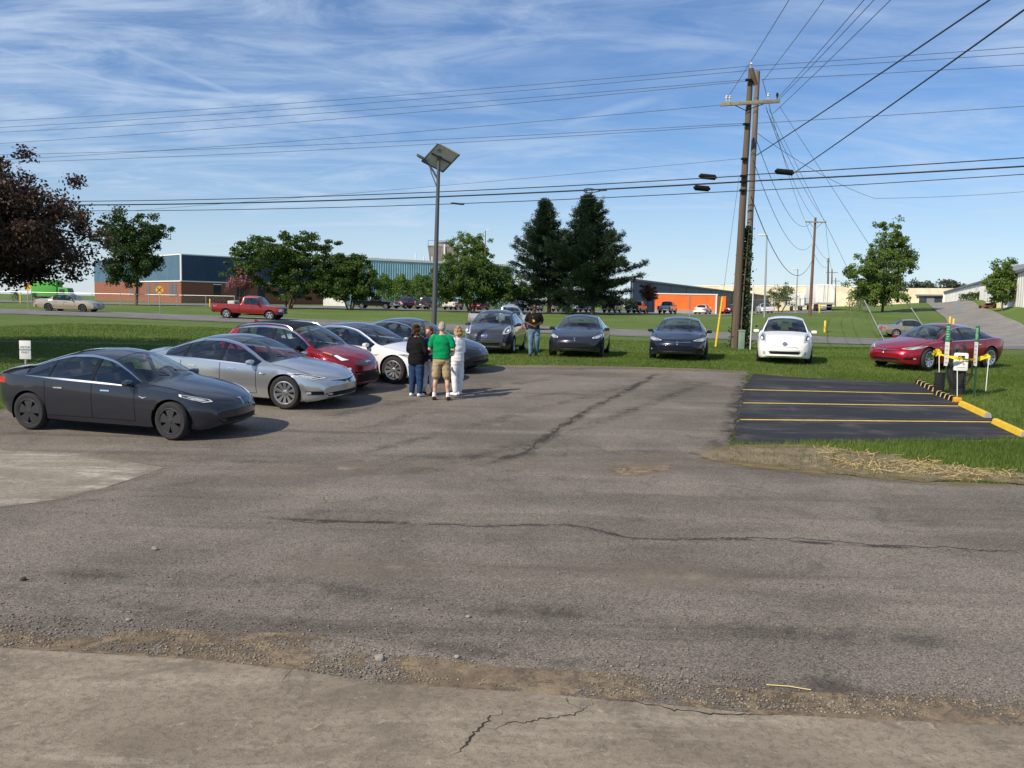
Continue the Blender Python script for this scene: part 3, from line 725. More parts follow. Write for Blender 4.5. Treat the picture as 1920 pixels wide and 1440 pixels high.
def decal_line(bvh, origin, yaw, pts, w, **k):
    """strip decal built quad by quad (works for long thin or curved lines)"""
    d = Vector((-math.cos(yaw), -math.sin(yaw), 0)); o = Vector(origin); rt = Vector((-math.sin(yaw), math.cos(yaw), 0)); up = Vector((0, 0, 1))
    P = [Vector(p) for p in pts]; out = []
    for a, b in zip(P[:-1], P[1:]):
        m = max(1, int((b-a).length/.05)); out += [a.lerp(b, j/m) for j in range(m)]
    out.append(P[-1]); V, F = [], []
    off = k.get('off', .004)
    for i, p in enumerate(out):
        t = out[min(i+1, len(out)-1)]-out[max(i-1, 0)]; n = Vector((-t.y, t.x)).normalized()*w/2
        for q in (p+n, p-n):
            s = o+rt*q.x+up*q.y-d*3; r_ = bvh.ray_cast(s, d, 6)
            if r_[0] is None: r_ = bvh.find_nearest(s+d*2)
            V.append(r_[0]+(r_[1] if r_[1].dot(d) < 0 else -r_[1])*off)
    for i in range(len(out)-1): F.append((2*i, 2*i+1, 2*i+3, 2*i+2))
    me = bpy.data.meshes.new(k.get('name', 'line')); me.from_pydata([tuple(v) for v in V], [], F); me.update()
    me.materials.append(k['mat_']); return me

WHEELS = {}
def wheel_meshes(style, Rw, width=.22):
    """tyre and rim meshes, axis along +Y pointing outward; shared between cars"""
    kk = (style, round(Rw, 3))
    if kk in WHEELS: return WHEELS[kk]
    rr = Rw*(.70 if style in ('aero', 'turbine') else .64); h = width/2
    Mx = Matrix.Rotation(R(-90), 4, 'X')
    t = MB(); t.lathe([(rr-.01, -h), (rr+.02, -h), (Rw-.035, -h), (Rw-.008, -h+.03), (Rw, -h+.06), (Rw, h-.06), (Rw-.008, h-.03), (Rw-.035, h), (rr+.03, h+.004), (rr+.004, h-.004), (rr-.012, h-.03)], 40, Mx)
    tyre = t.build('tyre', M_TYRE, smooth=True); tm = tyre.data; bpy.data.objects.remove(tyre)
    w = MB(); w.lathe([(rr, h-.006), (rr-.015, h-.002), (rr-.03, h-.02), (rr-.035, -h+.03)], 40, Mx)
    n = {'aero': 5, 'turbine': 10, 'six': 6, 'five': 5, 'steel': 8}[style]
    def spoke(a, r0, r1, w0, w1, z0, z1, th=.02):
        ca, sa = math.cos(a), math.sin(a); V = []
        for (r_, ww, z) in ((r0, w0, z0), (r1, w1, z1)):
            for s in (-1, 1):
                for zz in (z, z-th): V.append(Vector((r_*ca-s*ww*sa, zz, r_*sa+s*ww*ca)))
        w.add(V, [(0, 2, 6, 4), (1, 5, 7, 3), (0, 4, 5, 1), (2, 3, 7, 6), (0, 1, 3, 2), (4, 6, 7, 5)])
    for i in range(n):
        a = 2*math.pi*i/n+.3
        if style == 'aero': spoke(a, .03, rr-.02, .035, rr*.42, h-.012, h-.020)
        elif style == 'turbine': spoke(a, .035, rr-.015, .016, .034, h-.04, h-.010); spoke(a+.16, .05, rr-.015, .008, .012, h-.05, h-.018)
        elif style == 'steel': spoke(a, .05, rr-.02, .05, .055, h-.05, h-.03)
        else: spoke(a, .03, rr-.015, .035, .05, h-.03, h-.014)
    w.lathe([(.0001, h-.005), (.035, h-.006), (.05, h-.02), (.055, h-.06)], 20, Mx)
    rim = w.build('rim', None, smooth=True, sharp=30); rm = rim.data; bpy.data.objects.remove(rim)
    b = MB(); b.lathe([(rr-.03, -h+.05), (.08, -h+.05), (.07, h-.08), (.0001, h-.08)], 28, Mx)
    br = b.build('brake', mat('brake disc', (.06, .06, .062), .5, .6), smooth=True); bmh = br.data; bpy.data.objects.remove(br)
    WHEELS[kk] = (tm, rm, bmh); return WHEELS[kk]
def add_wheels(root, S, style, rimmat, steer=0.0, detail=True):
    tm, rm, bmh = wheel_meshes(style, S['R'], S.get('tw', .22))
    for ax in (S['wb_']/2, -S['wb_']/2):
        for s in (1, -1):
            y = S['tr']*s; e = bpy.data.objects.new('wheel', tm.copy() if False else None); link(e, root); e.location = (ax, y, S['R'])
            e.rotation_euler = (0, 0, (0 if s > 0 else math.pi)+(steer if ax > 0 else 0))
            obj('tyre', tm, e)
            o = obj('rim', rm, e)
            if not o.material_slots:
                rm.materials.append(rimmat)
            o.material_slots[0].link = 'OBJECT'; o.material_slots[0].material = rimmat
            if detail: obj('brake_disc', bmh, e)
def wheel_wells(root, S):
    ra = S['R']+S.get('archgap', .045)-.004
    for ax in (S['wb_']/2, -S['wb_']/2):
        for s in (1, -1):
            V, F = [], []; yo, yi = (S['W']-.035)*s, (S['W']-.42)*s; n = 22
            for k in range(n+1):
                a = math.pi*(-.12+1.24*k/n)
                for y in (yo, yi): V.append((ax+ra*math.cos(a), y, max(S['R']+ra*math.sin(a), .13)))
            for k in range(n): F.append((2*k, 2*k+1, 2*k+3, 2*k+2))
            F.append(tuple(2*k+1 for k in range(n+1)))
            obj('wheel_well', mesh_np('wheel_well', V, F, M_TRIM), root)
def seat_mesh(m, key):
    if key in MATS: return MATS[key]
    b = MB(); b.box((0, 0, .10), (.50, .50, .16)); M_ = Matrix.Rotation(R(-14), 3, 'Y')
    b.box((-.27, 0, .42), (.14, .48, .60), M=M_); b.box((-.36, 0, .80), (.10, .26, .17), M=M_)
    o = b.build('seat', m, bevel=.05); me = o.data; bpy.data.objects.remove(o); MATS[key] = me; return me
def interior(root, S, seatmat, sun_visor=False):
    sm = seat_mesh(seatmat, 'seatmesh '+seatmat.name); x0 = side_x(S, (S['ws0']+S['ws1'])/2+S.get('seatoff', .62)); zfl = S.get('floor', .42)
    for r_ in range(2):
        for s in (1, -1):
            o = obj('seat', sm, root, (x0-.92*r_, .37*s, zfl-.06)); o.scale = (1, 1, S.get('seath', .88))
    xd = side_x(S, S['ws0']+.30); b = MB(); zb = float(S['zb'](S['ws0']+.3)); b.box((xd-.12, 0, zb-.14), (.55, S['W']*1.62, .22)); b.build('dashboard', M_PLASTIC, root, bevel=.05)
    b = MB(); yw = .37
    pts = [Vector((xd-.45-.06*math.cos(a), yw+.18*math.sin(a), zb-.02+.17*math.cos(a))) for a in np.linspace(0, 2*math.pi, 21)]; b.tube(pts, .014, 6, False); b.tube([(xd-.45, yw-.17, zb-.02), (xd-.45, yw+.17, zb-.02)], .018, 6); b.build('steering_wheel', M_PLASTIC, root, smooth=True)
    b = MB(); xm = side_x(S, S['ws1']-.08); b.box((xm, 0, float(S['zt'](S['ws1']-.05))-.13), (.03, .24, .06)); b.build('mirror', M_PLASTIC, root, bevel=.01)
def mirrors(root, S, m, x, z, out=.09):
    for s in (1, -1):
        b = MB(); y = (S['W']-.05+out)*s; b.box((x, y, z), (.13, .20, .115)); o = b.build('side_mirror', m, root, bevel=.056)
        b2 = MB(); b2.box((x+.0, (S['W']-.06)*s, z-.045), (.08, .16, .03)); b2.build('arm', M_TRIM, o)

def make_car(name, S, paintmat, style, rimmat, opts):
    root = empty(name); V, gr = build_shell(S)
    allf = [f for g in gr.values() for f, _, _ in g]
    bvh = BVHTree.FromPolygons([tuple(v) for v in V], [tuple(f) for f in allf])
    body = [f for f, _, _ in gr['body']]
    if opts.get('roof') is None: body += [f for f, _, _ in gr['roof']]
    obj('body', submesh(V, body, 0, 'body', paintmat), root)
    if opts.get('roof') is not None: obj('roof', submesh(V, [f for f, _, _ in gr['roof']], 0, 'roof', opts['roof']), root)
    gm = opts.get('glass', M_GLASS)
    for nm in ('windshield', 'rear_window'):
        if gr[nm]: obj(nm, submesh(V, [f for f, _, _ in gr[nm]], -.004, nm, gm), root)
    for k in range(len(S['win'])):
        for s in (0, 1):
            fs = [f for f, ss, sub in gr['side_window'] if ss == s and sub == k]
            if fs: obj('side_window', submesh(V, fs, -.004, 'side_window', gm), root)
    for nm, mm in (('pillar', M_PIANO), ('trim', opts.get('trim', paintmat))):
        if not gr[nm]: continue
        for s, kk in [(s, kk) for s in (0, 1) for kk in sorted({x[2] for x in gr[nm]}, key=str)]:
            fs = [f for f, ss, sb in gr[nm] if ss == s and sb == kk]
            if fs: obj('window_pillar' if nm == 'pillar' else 'window_trim', submesh(V, fs, .002, nm, mm), root)
    if gm is M_GLASS:                                      # inner lining, so that the paint does not show inside the cabin
        zmin = float(S['zb'](S['ws0']+.4))-.30
        lin = [f for k in ('body', 'roof', 'pillar', 'trim') for f, s, _ in gr[k] if s < 2 and min(V[i].z for i in f) > zmin and side_x(S, S['ws0']) > sum(V[i].x for i in f)/len(f) > side_x(S, S['rw1']) ]
        obj('cabin_lining', submesh(V, [f[::-1] for f in lin], .022, 'lining', M_PLASTIC), root)
        b = MB(); x1, x2 = side_x(S, S['ws0']+.1), side_x(S, S['rw1']-.05)
        b.box(((x1+x2)/2, 0, .36), (x1-x2, S['W']*1.7, .03)); b.box((x2+.45, 0, float(S['zb'](S['rw0']))-.03), (.75, S['W']*1.5, .03)); b.build('cabin_floor', M_PLASTIC, root)
        interior(root, S, opts.get('seat', M_SEAT))
    if S.get('bed'):                                       # open load bed: floor and inner walls
        ed = [f for f, _, _ in gr['bed']]; x1, x2 = side_x(S, S['bed'][0]+.03), side_x(S, S['bed'][1]-.05); yb = float(S['wr'](4.5))*.925; zt_, zb_ = 1.192, .78
        VV = [(x, y, z) for z in (zb_, zt_) for x, y in ((x1, yb), (x2, yb), (x2, -yb), (x1, -yb))]
        obj('load_bed', mesh_np('load_bed', VV, [(0, 1, 2, 3), (0, 4, 5, 1), (1, 5, 6, 2), (2, 6, 7, 3), (3, 7, 4, 0)], M_TRIM), root)
    add_wheels(root, S, style, rimmat, opts.get('steer', 0.0)); wheel_wells(root, S)
    us = [u for u in S['st'] if .16 <= u <= S['ws0']-.02]; V_, F_ = {1: [], -1: []}, []
    for u in us:
        y, z = half_section(S, u)[IV5]; k = float(S['k'](u))
        for s in (1, -1):
            for e in (-.006, .006): V_[s].append((side_x(S, u+k*((y)/S['W'])**2), (y+e)*s, z+.0035))
    F_ = [(2*i, 2*i+1, 2*i+3, 2*i+2) for i in range(len(us)-1)]
    for s in (1, -1): obj('bonnet_seam', mesh_np('bonnet_seam', V_[s], F_, M_TRIM), root)
    return root, bvh, V

def place_vehicle(root, x, y, heading):
    """stand a vehicle on the sloping ground"""
    h = Vector((math.cos(heading), math.sin(heading), 0)); e = 1.2
    gz = lambda p: z1(p[0], p[1])
    fx = (x+h.x*e, y+h.y*e); bx = (x-h.x*e, y-h.y*e); lx = (x-h.y*.8, y+h.x*.8); rx = (x+h.y*.8, y-h.x*.8)
    f = Vector((h.x*2*e, h.y*2*e, gz(fx)-gz(bx))).normalized(); l = Vector((-h.y*1.6, h.x*1.6, gz(lx)-gz(rx)))
    l = (l-f*l.dot(f)).normalized(); u = f.cross(l)
    M_ = Matrix((f, l, u)).transposed().to_4x4(); M_.translation = Vector((x, y, (gz(fx)+gz(bx))/2+.012)); root.matrix_world = M_
def place_by_wheel(root, S, px, heading, side, front=True):
    g = G(*px); h = Vector((math.cos(heading), math.sin(heading), 0)); l = Vector((-h.y, h.x, 0))
    c = g-h*(S['wb_']/2*(1 if front else -1))-l*(side*(S['tr']+.09)); place_vehicle(root, c.x, c.y, heading)

# ---- shapes of the different cars (distances from the nose)
def scaled(d, su=1.0, sw=1.0, sz=1.0):
    o = dict(d)
    for k in ('zt', 'zb', 'zr', 'zm', 'zs'): o[k] = [(u*su, v*sz) for u, v in d[k]]
    for k in ('wr', 'wb', 'wm', 'ws'): o[k] = [(u*su, v*sw) for u, v in d[k]]
    o['k'] = [(u*su, v*su) for u, v in d['k']]
    for k in ('L', 'fo', 'wb_', 'ws0', 'ws1', 'rw0', 'rw1'): o[k] = d[k]*su
    o['win'] = [(a*su, b*su) for a, b in d['win']]; o['W'] = d['W']*sw; o['tr'] = d['tr']*sw
    return o
SEDAN_A = dict(L=4.69, W=.925, fo=.845, wb_=2.875, R=.334, tr=.81, ws0=1.20, ws1=2.08, rw0=3.06, rw1=4.10, win=[(1.36, 2.34), (2.43, 3.30), (3.36, 3.86)],
    zt=[(0, .52), (.012, .57), (.04, .62), (.10, .675), (.25, .745), (.6, .855), (.95, .935), (1.20, .985), (1.6, 1.19), (2.05, 1.375), (2.5, 1.443), (2.95, 1.42), (3.4, 1.325), (3.8, 1.205), (4.1, 1.115), (4.4, 1.06), (4.58, 1.03), (4.66, .95), (4.69, .84)],
    zb=[(0, .50), (.04, .56), (.2, .67), (.5, .77), (.9, .85), (1.4, .885), (2.2, .905), (3.2, .94), (3.9, .975), (4.3, .985), (4.55, .96), (4.66, .90), (4.69, .82)],
    zr=[(0, .51), (.04, .585), (.2, .695), (.5, .80), (.9, .885), (1.25, .935), (1.7, 1.135), (2.15, 1.305), (2.6, 1.365), (2.95, 1.35), (3.3, 1.275), (3.7, 1.15), (4.0, 1.06), (4.3, 1.02), (4.55, .985), (4.66, .92), (4.69, .83)],
    wr=[(0, .50), (.1, .62), (.5, .71), (.9, .745), (1.25, .775), (1.7, .69), (2.15, .605), (2.6, .575), (3.0, .575), (3.4, .60), (3.8, .64), (4.1, .675), (4.4, .69), (4.6, .65), (4.69, .56)],
    wb=[(0, .58), (.1, .72), (.3, .82), (.6, .87), (1.0, .89), (1.5, .885), (2.5, .89), (3.5, .895), (4.0, .875), (4.4, .82), (4.6, .74), (4.69, .62)],
    wm=[(0, .62), (.1, .76), (.3, .87), (.6, .915), (1, .925), (2.4, .922), (3.7, .925), (4.2, .90), (4.5, .83), (4.69, .66)],
    zm=[(0, .42), (.3, .52), (1, .62), (4, .66), (4.69, .62)], ws=[(0, .58), (.1, .72), (.3, .84), (.6, .885), (1, .885), (4, .885), (4.3, .84), (4.69, .62)],
    zs=[(0, .27), (.1, .21), (.4, .175), (.9, .18), (4, .20), (4.4, .26), (4.69, .40)], k=[(0, .30), (.4, .20), (1.0, .17), (1.4, .17), (2.2, .06), (3, 0), (3.8, -.09), (4.3, -.16), (4.69, -.22)])
SEDAN_B = scaled(SEDAN_A, 4.98/4.69, 1.045, .998); SEDAN_B.update(R=.352, fo=.945, wb_=2.96, tr=.845, L=4.98)
LEAF = dict(L=4.445, W=.885, fo=.93, wb_=2.70, R=.316, tr=.77, ws0=.98, ws1=1.86, rw0=3.92, rw1=4.26, win=[(1.16, 1.42), (1.47, 2.36), (2.45, 3.28), (3.34, 3.66)], crown=2.6, seath=1.0, floor=.5, seatoff=.75,
    zt=[(0, .50), (.012, .60), (.05, .70), (.15, .80), (.4, .915), (.7, .99), (.98, 1.05), (1.4, 1.29), (1.8, 1.46), (2.2, 1.535), (2.7, 1.55), (3.3, 1.52), (3.75, 1.46), (3.95, 1.42), (4.1, 1.22), (4.25, 1.04), (4.36, .96), (4.42, .86), (4.445, .66)],
    zb=[(0, .48), (.04, .60), (.15, .73), (.4, .845), (.8, .925), (1.3, .95), (2.2, .97), (3.2, 1.0), (3.8, 1.03), (4.2, 1.0), (4.36, .93), (4.445, .64)],
    zr=[(0, .49), (.04, .64), (.15, .765), (.4, .88), (.8, .965), (1.02, 1.01), (1.4, 1.21), (1.8, 1.375), (2.2, 1.45), (2.7, 1.465), (3.3, 1.43), (3.7, 1.37), (3.95, 1.30), (4.12, 1.14), (4.25, 1.02), (4.36, .95), (4.445, .65)],
    wr=[(0, .48), (.1, .60), (.4, .67), (.8, .715), (1.02, .745), (1.4, .68), (1.8, .61), (2.2, .585), (2.8, .58), (3.4, .565), (3.9, .55), (4.15, .61), (4.3, .64), (4.445, .52)],
    wb=[(0, .56), (.1, .70), (.3, .79), (.6, .835), (1.0, .85), (2.5, .852), (3.5, .845), (4.0, .80), (4.3, .71), (4.445, .58)],
    wm=[(0, .60), (.1, .745), (.3, .835), (.6, .875), (1, .885), (3.6, .885), (4.1, .85), (4.35, .74), (4.445, .62)],
    zm=[(0, .40), (.3, .52), (1, .62), (3.9, .68), (4.445, .52)], ws=[(0, .56), (.1, .70), (.3, .80), (.6, .845), (3.8, .845), (4.2, .79), (4.445, .58)],
    zs=[(0, .26), (.1, .20), (.4, .17), (3.9, .19), (4.25, .25), (4.445, .36)], k=[(0, .32), (.4, .23), (.9, .20), (1.4, .16), (2.2, .05), (3, 0), (3.9, -.12), (4.445, -.18)])
BOLT = scaled(LEAF, 4.166/4.445, .883/.885, 1.6/1.55); BOLT.update(R=.325, fo=.80, wb_=2.60, L=4.166, tr=.76)
FULLSEDAN = dict(L=5.38, W=.99, fo=1.06, wb_=2.91, R=.335, tr=.84, ws0=1.62, ws1=2.30, rw0=3.55, rw1=4.12, win=[(1.80, 2.60), (2.68, 3.40), (3.44, 3.66)],
    zt=[(0, .60), (.02, .70), (.08, .78), (.4, .87), (1.0, .95), (1.62, 1.0), (1.95, 1.24), (2.3, 1.43), (2.8, 1.475), (3.3, 1.46), (3.6, 1.40), (3.9, 1.22), (4.15, 1.07), (4.6, 1.05), (5.15, 1.02), (5.33, .96), (5.38, .78)],
    zb=[(0, .58), (.05, .72), (.4, .83), (1.0, .89), (2.5, .93), (4, .96), (5.1, .94), (5.32, .88), (5.38, .76)],
    zr=[(0, .59), (.05, .745), (.4, .86), (1.0, .93), (1.66, .97), (2.0, 1.19), (2.35, 1.36), (2.8, 1.40), (3.3, 1.385), (3.6, 1.32), (3.9, 1.15), (4.15, 1.01), (4.6, 1.0), (5.15, .97), (5.33, .91), (5.38, .77)],
    wr=[(0, .74), (.1, .80), (1, .82), (1.66, .82), (2.0, .74), (2.35, .67), (2.8, .655), (3.3, .66), (3.7, .69), (4.15, .78), (5, .79), (5.38, .70)],
    wb=[(0, .82), (.1, .89), (.5, .93), (1.5, .94), (4, .945), (5, .91), (5.38, .78)], wm=[(0, .86), (.1, .93), (.5, .98), (1.5, .99), (4, .99), (5, .96), (5.38, .82)],
    zm=[(0, .5), (1, .62), (4.5, .66), (5.38, .6)], ws=[(0, .82), (.1, .89), (.5, .94), (4.6, .94), (5.38, .78)], zs=[(0, .32), (.2, .24), (1, .21), (4.5, .23), (5.38, .38)],
    k=[(0, .16), (.5, .12), (1.6, .12), (2.4, .04), (3.3, 0), (4.1, -.08), (5.38, -.12)])
MIDSEDAN = scaled(FULLSEDAN, 4.9/5.38, .94, .99); MIDSEDAN.update(R=.335, fo=.98, wb_=2.78, L=4.9, tr=.79)
SUV = dict(L=4.75, W=.95, fo=.90, wb_=2.80, R=.37, tr=.80, ws0=1.30, ws1=1.88, rw0=4.42, rw1=4.62, win=[(1.52, 2.30), (2.38, 3.18), (3.26, 4.22)], seath=1.1, floor=.62,
    zt=[(0, .70), (.02, .88), (.08, .98), (.5, 1.06), (1.0, 1.11), (1.30, 1.14), (1.6, 1.48), (1.9, 1.73), (2.4, 1.79), (3.4, 1.79), (4.2, 1.76), (4.42, 1.72), (4.55, 1.35), (4.64, 1.12), (4.72, .98), (4.75, .72)],
    zb=[(0, .68), (.06, .90), (.4, .99), (1.2, 1.05), (3, 1.09), (4.5, 1.09), (4.68, 1.0), (4.75, .70)],
    zr=[(0, .69), (.06, .93), (.4, 1.03), (1.32, 1.11), (1.6, 1.40), (1.9, 1.64), (2.4, 1.70), (3.4, 1.70), (4.2, 1.67), (4.42, 1.60), (4.55, 1.28), (4.65, 1.08), (4.75, .71)],
    wr=[(0, .72), (.1, .78), (1.3, .82), (1.6, .76), (1.9, .71), (2.4, .70), (4.2, .69), (4.5, .72), (4.75, .66)], wb=[(0, .80), (.1, .87), (.5, .91), (4.2, .91), (4.75, .76)],
    wm=[(0, .84), (.1, .91), (.5, .95), (4.2, .95), (4.75, .80)], zm=[(0, .6), (1, .72), (4.75, .7)], ws=[(0, .80), (.1, .86), (.5, .90), (4.2, .90), (4.75, .76)], zs=[(0, .40), (.3, .32), (4.2, .33), (4.75, .46)],
    k=[(0, .15), (.5, .10), (1.4, .09), (2, .03), (3.5, 0), (4.75, -.1)])
TRUCK = dict(L=5.75, W=1.0, fo=.95, wb_=3.55, R=.39, tr=.83, ws0=1.46, ws1=1.98, rw0=3.18, rw1=3.36, win=[(1.70, 2.42), (2.50, 3.06)], seath=1.1, floor=.72, archgap=.07, bed=(3.46, 5.66),
    zt=[(0, .78), (.02, .96), (.06, 1.06), (.5, 1.13), (1.0, 1.17), (1.46, 1.20), (1.7, 1.50), (2.0, 1.82), (2.4, 1.88), (3.0, 1.87), (3.18, 1.83), (3.28, 1.52), (3.38, 1.22), (3.44, 1.205), (4.5, 1.205), (5.70, 1.20), (5.75, 1.16)],
    zb=[(0, .76), (.05, .98), (.4, 1.06), (1.2, 1.12), (3.0, 1.15), (3.44, 1.17), (5.70, 1.17), (5.75, 1.13)],
    zr=[(0, .77), (.05, 1.01), (.4, 1.09), (1.46, 1.16), (1.72, 1.44), (2.0, 1.72), (2.4, 1.79), (3.0, 1.78), (3.18, 1.72), (3.28, 1.46), (3.38, 1.195), (3.44, 1.19), (5.70, 1.19), (5.75, 1.15)],
    wr=[(0, .80), (.1, .86), (1.46, .88), (1.75, .80), (2.05, .75), (2.4, .735), (3.0, .74), (3.3, .80), (3.4, .91), (3.5, .92), (5.7, .92), (5.75, .90)], wb=[(0, .86), (.1, .92), (.5, .955), (5.7, .955), (5.75, .94)],
    wm=[(0, .90), (.1, .96), (.5, 1.0), (5.7, 1.0), (5.75, .98)], zm=[(0, .7), (1, .82), (5.75, .85)], ws=[(0, .86), (.1, .91), (.5, .94), (5.7, .94), (5.75, .93)], zs=[(0, .48), (.3, .44), (5.5, .50), (5.75, .56)],
    k=[(0, .14), (.5, .09), (1.5, .07), (2.2, .02), (3, 0), (5.75, -.02)], bulge=.03)
for _n in ('SEDAN_A', 'SEDAN_B', 'LEAF', 'BOLT', 'FULLSEDAN', 'MIDSEDAN', 'SUV', 'TRUCK'): globals()[_n] = compile_spec(globals()[_n])

CHILD = obj
def front_xyz(S): return (side_x(S, 0), 0, 0)
def seams(root, bvh, S, xs, z0, z1_, handles, hz, m=M_TRIM, hm=M_CHROME, slant=.05):
    """door shut-lines and handles on both flanks; xs and handles are distances behind the nose"""
    for s in (1, -1):
        yaw = R(90)*s
        for x in xs:
            X = side_x(S, x)
            a = (-s*1.0)*X; pts = [(-X*s, z0), (-(X-.0)*s, z1_)]
            obj('door_seam', decal_line(bvh, (0, 0, 0), yaw, pts, .012, off=.0025, mat_=m, name='seam'), root)
        X0, X1 = side_x(S, xs[0]), side_x(S, xs[-1])
        obj('sill_seam', decal_line(bvh, (0, 0, 0), yaw, [(-X0*s, z0), (-X1*s, z0)], .010, off=.0025, mat_=m, name='seam'), root)
        for x in handles:
            X = side_x(S, x); b = -X*s
            obj('door_handle', decal(bvh, (0, 0, 0), yaw, [(b-.09, hz-.012), (b+.09, hz-.012), (b+.09, hz+.012), (b-.09, hz+.012)], .014, 2, 'door_handle', hm, res=14), root)
def mir(pts, s): return [(p[0]*s, p[1]) for p in (pts if s > 0 else pts[::-1])]
def front_part(root, bvh, S, name, pts, m, off=.006, yaw=0.0, both=True, res=28, hole=None, pitch=0.0):
    """pieces on the nose: outline as seen from the front, y to the car's left"""
    out = []
    for s in ((1, -1) if both else (1,)):
        out.append(obj(name, decal(bvh, (0, 0, 0), yaw*s, mir(pts, s), off, 3, name, m, res=res, hole=hole, pitch=pitch), root))
    return out
def rear_part(root, bvh, S, name, pts, m, off=.006, both=True):
    for s in ((1, -1) if both else (1,)):
        obj(name, decal(bvh, (0, 0, 0), math.pi, mir(pts, s), off, 3, name, m), root)

def yawpts(S, pts3, yaw):
    """project local 3D points to the picture plane of a viewer at that yaw"""
    return [(-math.sin(yaw)*p[0]+math.cos(yaw)*p[1], p[2]) for p in pts3]

T_EMB = [(-.05, .052), (-.03, .060), (0, .062), (.03, .060), (.05, .052), (.045, .042), (.014, .048), (.008, -.06), (0, -.07), (-.008, -.06), (-.014, .048), (-.045, .042)]
def ev_sedan(name, spec, pm, style, rimmat, label, group, opts=None, lamp='a', stache=True, emb=True):
    o = dict(roof=M_DARKGLASS, trim=M_CHROME); o.update(opts or {})
    S = spec; root, bvh, V = make_car(name, S, pm, style, rimmat, o)
    k = S['L']/4.69; w = S['W']/.925
    seams(root, bvh, S, [1.42*k+.12, 2.40*k, 3.36*k], .30, .90, [2.12*k, 3.08*k], .80*S['W']/.925 if False else .795)
    mirrors(root, S, o.get('mirror', pm), side_x(S, 1.62*k), .955)
    # head lamps sit on the corner of the nose
    yaw = R(38)
    c3 = [(side_x(S, .30*k), .52*w, .655), (side_x(S, .42*k), .66*w, .655), (side_x(S, .78*k), .80*w, .765), (side_x(S, .80*k), .79*w, .79), (side_x(S, .55*k), .67*w, .745), (side_x(S, .34*k), .55*w, .69)]
    if lamp == 'b': c3 = [(side_x(S, .22*k), .44*w, .655), (side_x(S, .40*k), .66*w, .645), (side_x(S, .66*k), .80*w, .70), (side_x(S, .92*k), .84*w, .775), (side_x(S, .70*k), .77*w, .765), (side_x(S, .42*k), .60*w, .715)]
    for s in (1, -1):
        pts = yawpts(S, [(p[0], p[1]*s, p[2]) for p in c3], yaw*s)
        h = obj('headlight', decal(bvh, (0, 0, 0), yaw*s, pts, .006, 3, 'headlight', M_LAMPD, res=30), root)
        c = sum((Vector(p) for p in pts), Vector((0, 0)))/len(pts)
        ins = [tuple(c+(Vector(p)-c)*.97) for p in pts]
        obj('light_strip', decal(bvh, (0, 0, 0), yaw*s, ins, .011, 3, 'light_strip', M_LAMPW, res=30, hole=.87), h)
        lens = [tuple(c+(Vector(p)-c)*.55+Vector((0, -.004))) for p in pts]
        obj('lens', decal(bvh, (0, 0, 0), yaw*s, lens, .010, 2, 'lens', M_LAMP, res=20), h)
    # lower intake, side intakes, badge, nose crease
    front_part(root, bvh, S, 'air_intake', [(-.52*w, .285), (.52*w, .285), (.60*w, .36), (.40*w, .375), (-.40*w, .375), (-.60*w, .36)], M_TRIM, .004, both=False, res=36)
    if lamp == 'b':
        for s in (1, -1):
            pts = yawpts(S, [(side_x(S, .18*k), .58*w*s, .33), (side_x(S, .42*k), .80*w*s, .33), (side_x(S, .46*k), .83*w*s, .41), (side_x(S, .2*k), .60*w*s, .405)], R(40)*s)
            f = obj('side_intake', decal(bvh, (0, 0, 0), R(40)*s, pts, .004, 3, 'side_intake', M_TRIM), root)
            pts = yawpts(S, [(side_x(S, .38*k), .75*w*s, .35), (side_x(S, .44*k), .81*w*s, .35), (side_x(S, .44*k), .81*w*s, .395), (side_x(S, .38*k), .76*w*s, .395)], R(40)*s)
            obj('fog_lamp', decal(bvh, (0, 0, 0), R(40)*s, pts, .009, 2, 'fog_lamp', M_LAMP), f)
        front_part(root, bvh, S, 'nose_grille', [(-.42*w, .615), (-.2*w, .585), (0, .555), (.2*w, .585), (.42*w, .615), (.2*w, .607), (0, .592), (-.2*w, .607)], M_TRIM, .005, both=False, res=36)
        obj('chrome_strip', decal_line(bvh, (0, 0, 0), 0, [(-.42*w, .622), (-.2*w, .614), (0, .602), (.2*w, .614), (.42*w, .622)], .012, off=.008, mat_=M_CHROME, name='chrome'), root)
        ez = .575
    else: ez = .615
    if emb: front_part(root, bvh, S, 'badge', [(p[0]*.9, p[1]*.9+ez) for p in T_EMB], M_CHROME, .012, both=False, res=48)
    for s in (1, -1):                                       # small chrome marker on the front wing, tail lamps
        X = side_x(S, 1.36*k); b = -X*s
        obj('wing_marker', decal(bvh, (0, 0, 0), R(90)*s, [(b-.08, .735), (b-.01, .70), (b+.08, .735), (b+.0, .715)], .010, 2, 'wing_marker', M_CHROME, res=16), root)
        pts = yawpts(S, [(side_x(S, S['L']-.06), .45*w*s, .93), (side_x(S, S['L']-.45), .82*w*s, .92), (side_x(S, S['L']-.45), .84*w*s, .82), (side_x(S, S['L']-.06), .50*w*s, .80)], R(140)*s)
        obj('tail_light', decal(bvh, (0, 0, 0), R(140)*s, pts, .006, 3, 'tail_light', M_RED), root)
    for xx in (0, .45):                                     # wipers
        b = MB(); x = S['ws0']+.10; b.tube([(side_x(S, x+.02), .5-xx*1.6, float(S['zt'](x))+.0), (side_x(S, x+.12), .05-xx*.9, float(S['zt'](x+.10))+.015)], .006, 5); b.build('wiper', M_TRIM, root)
    tag(root, label, 'car', group)
    return root
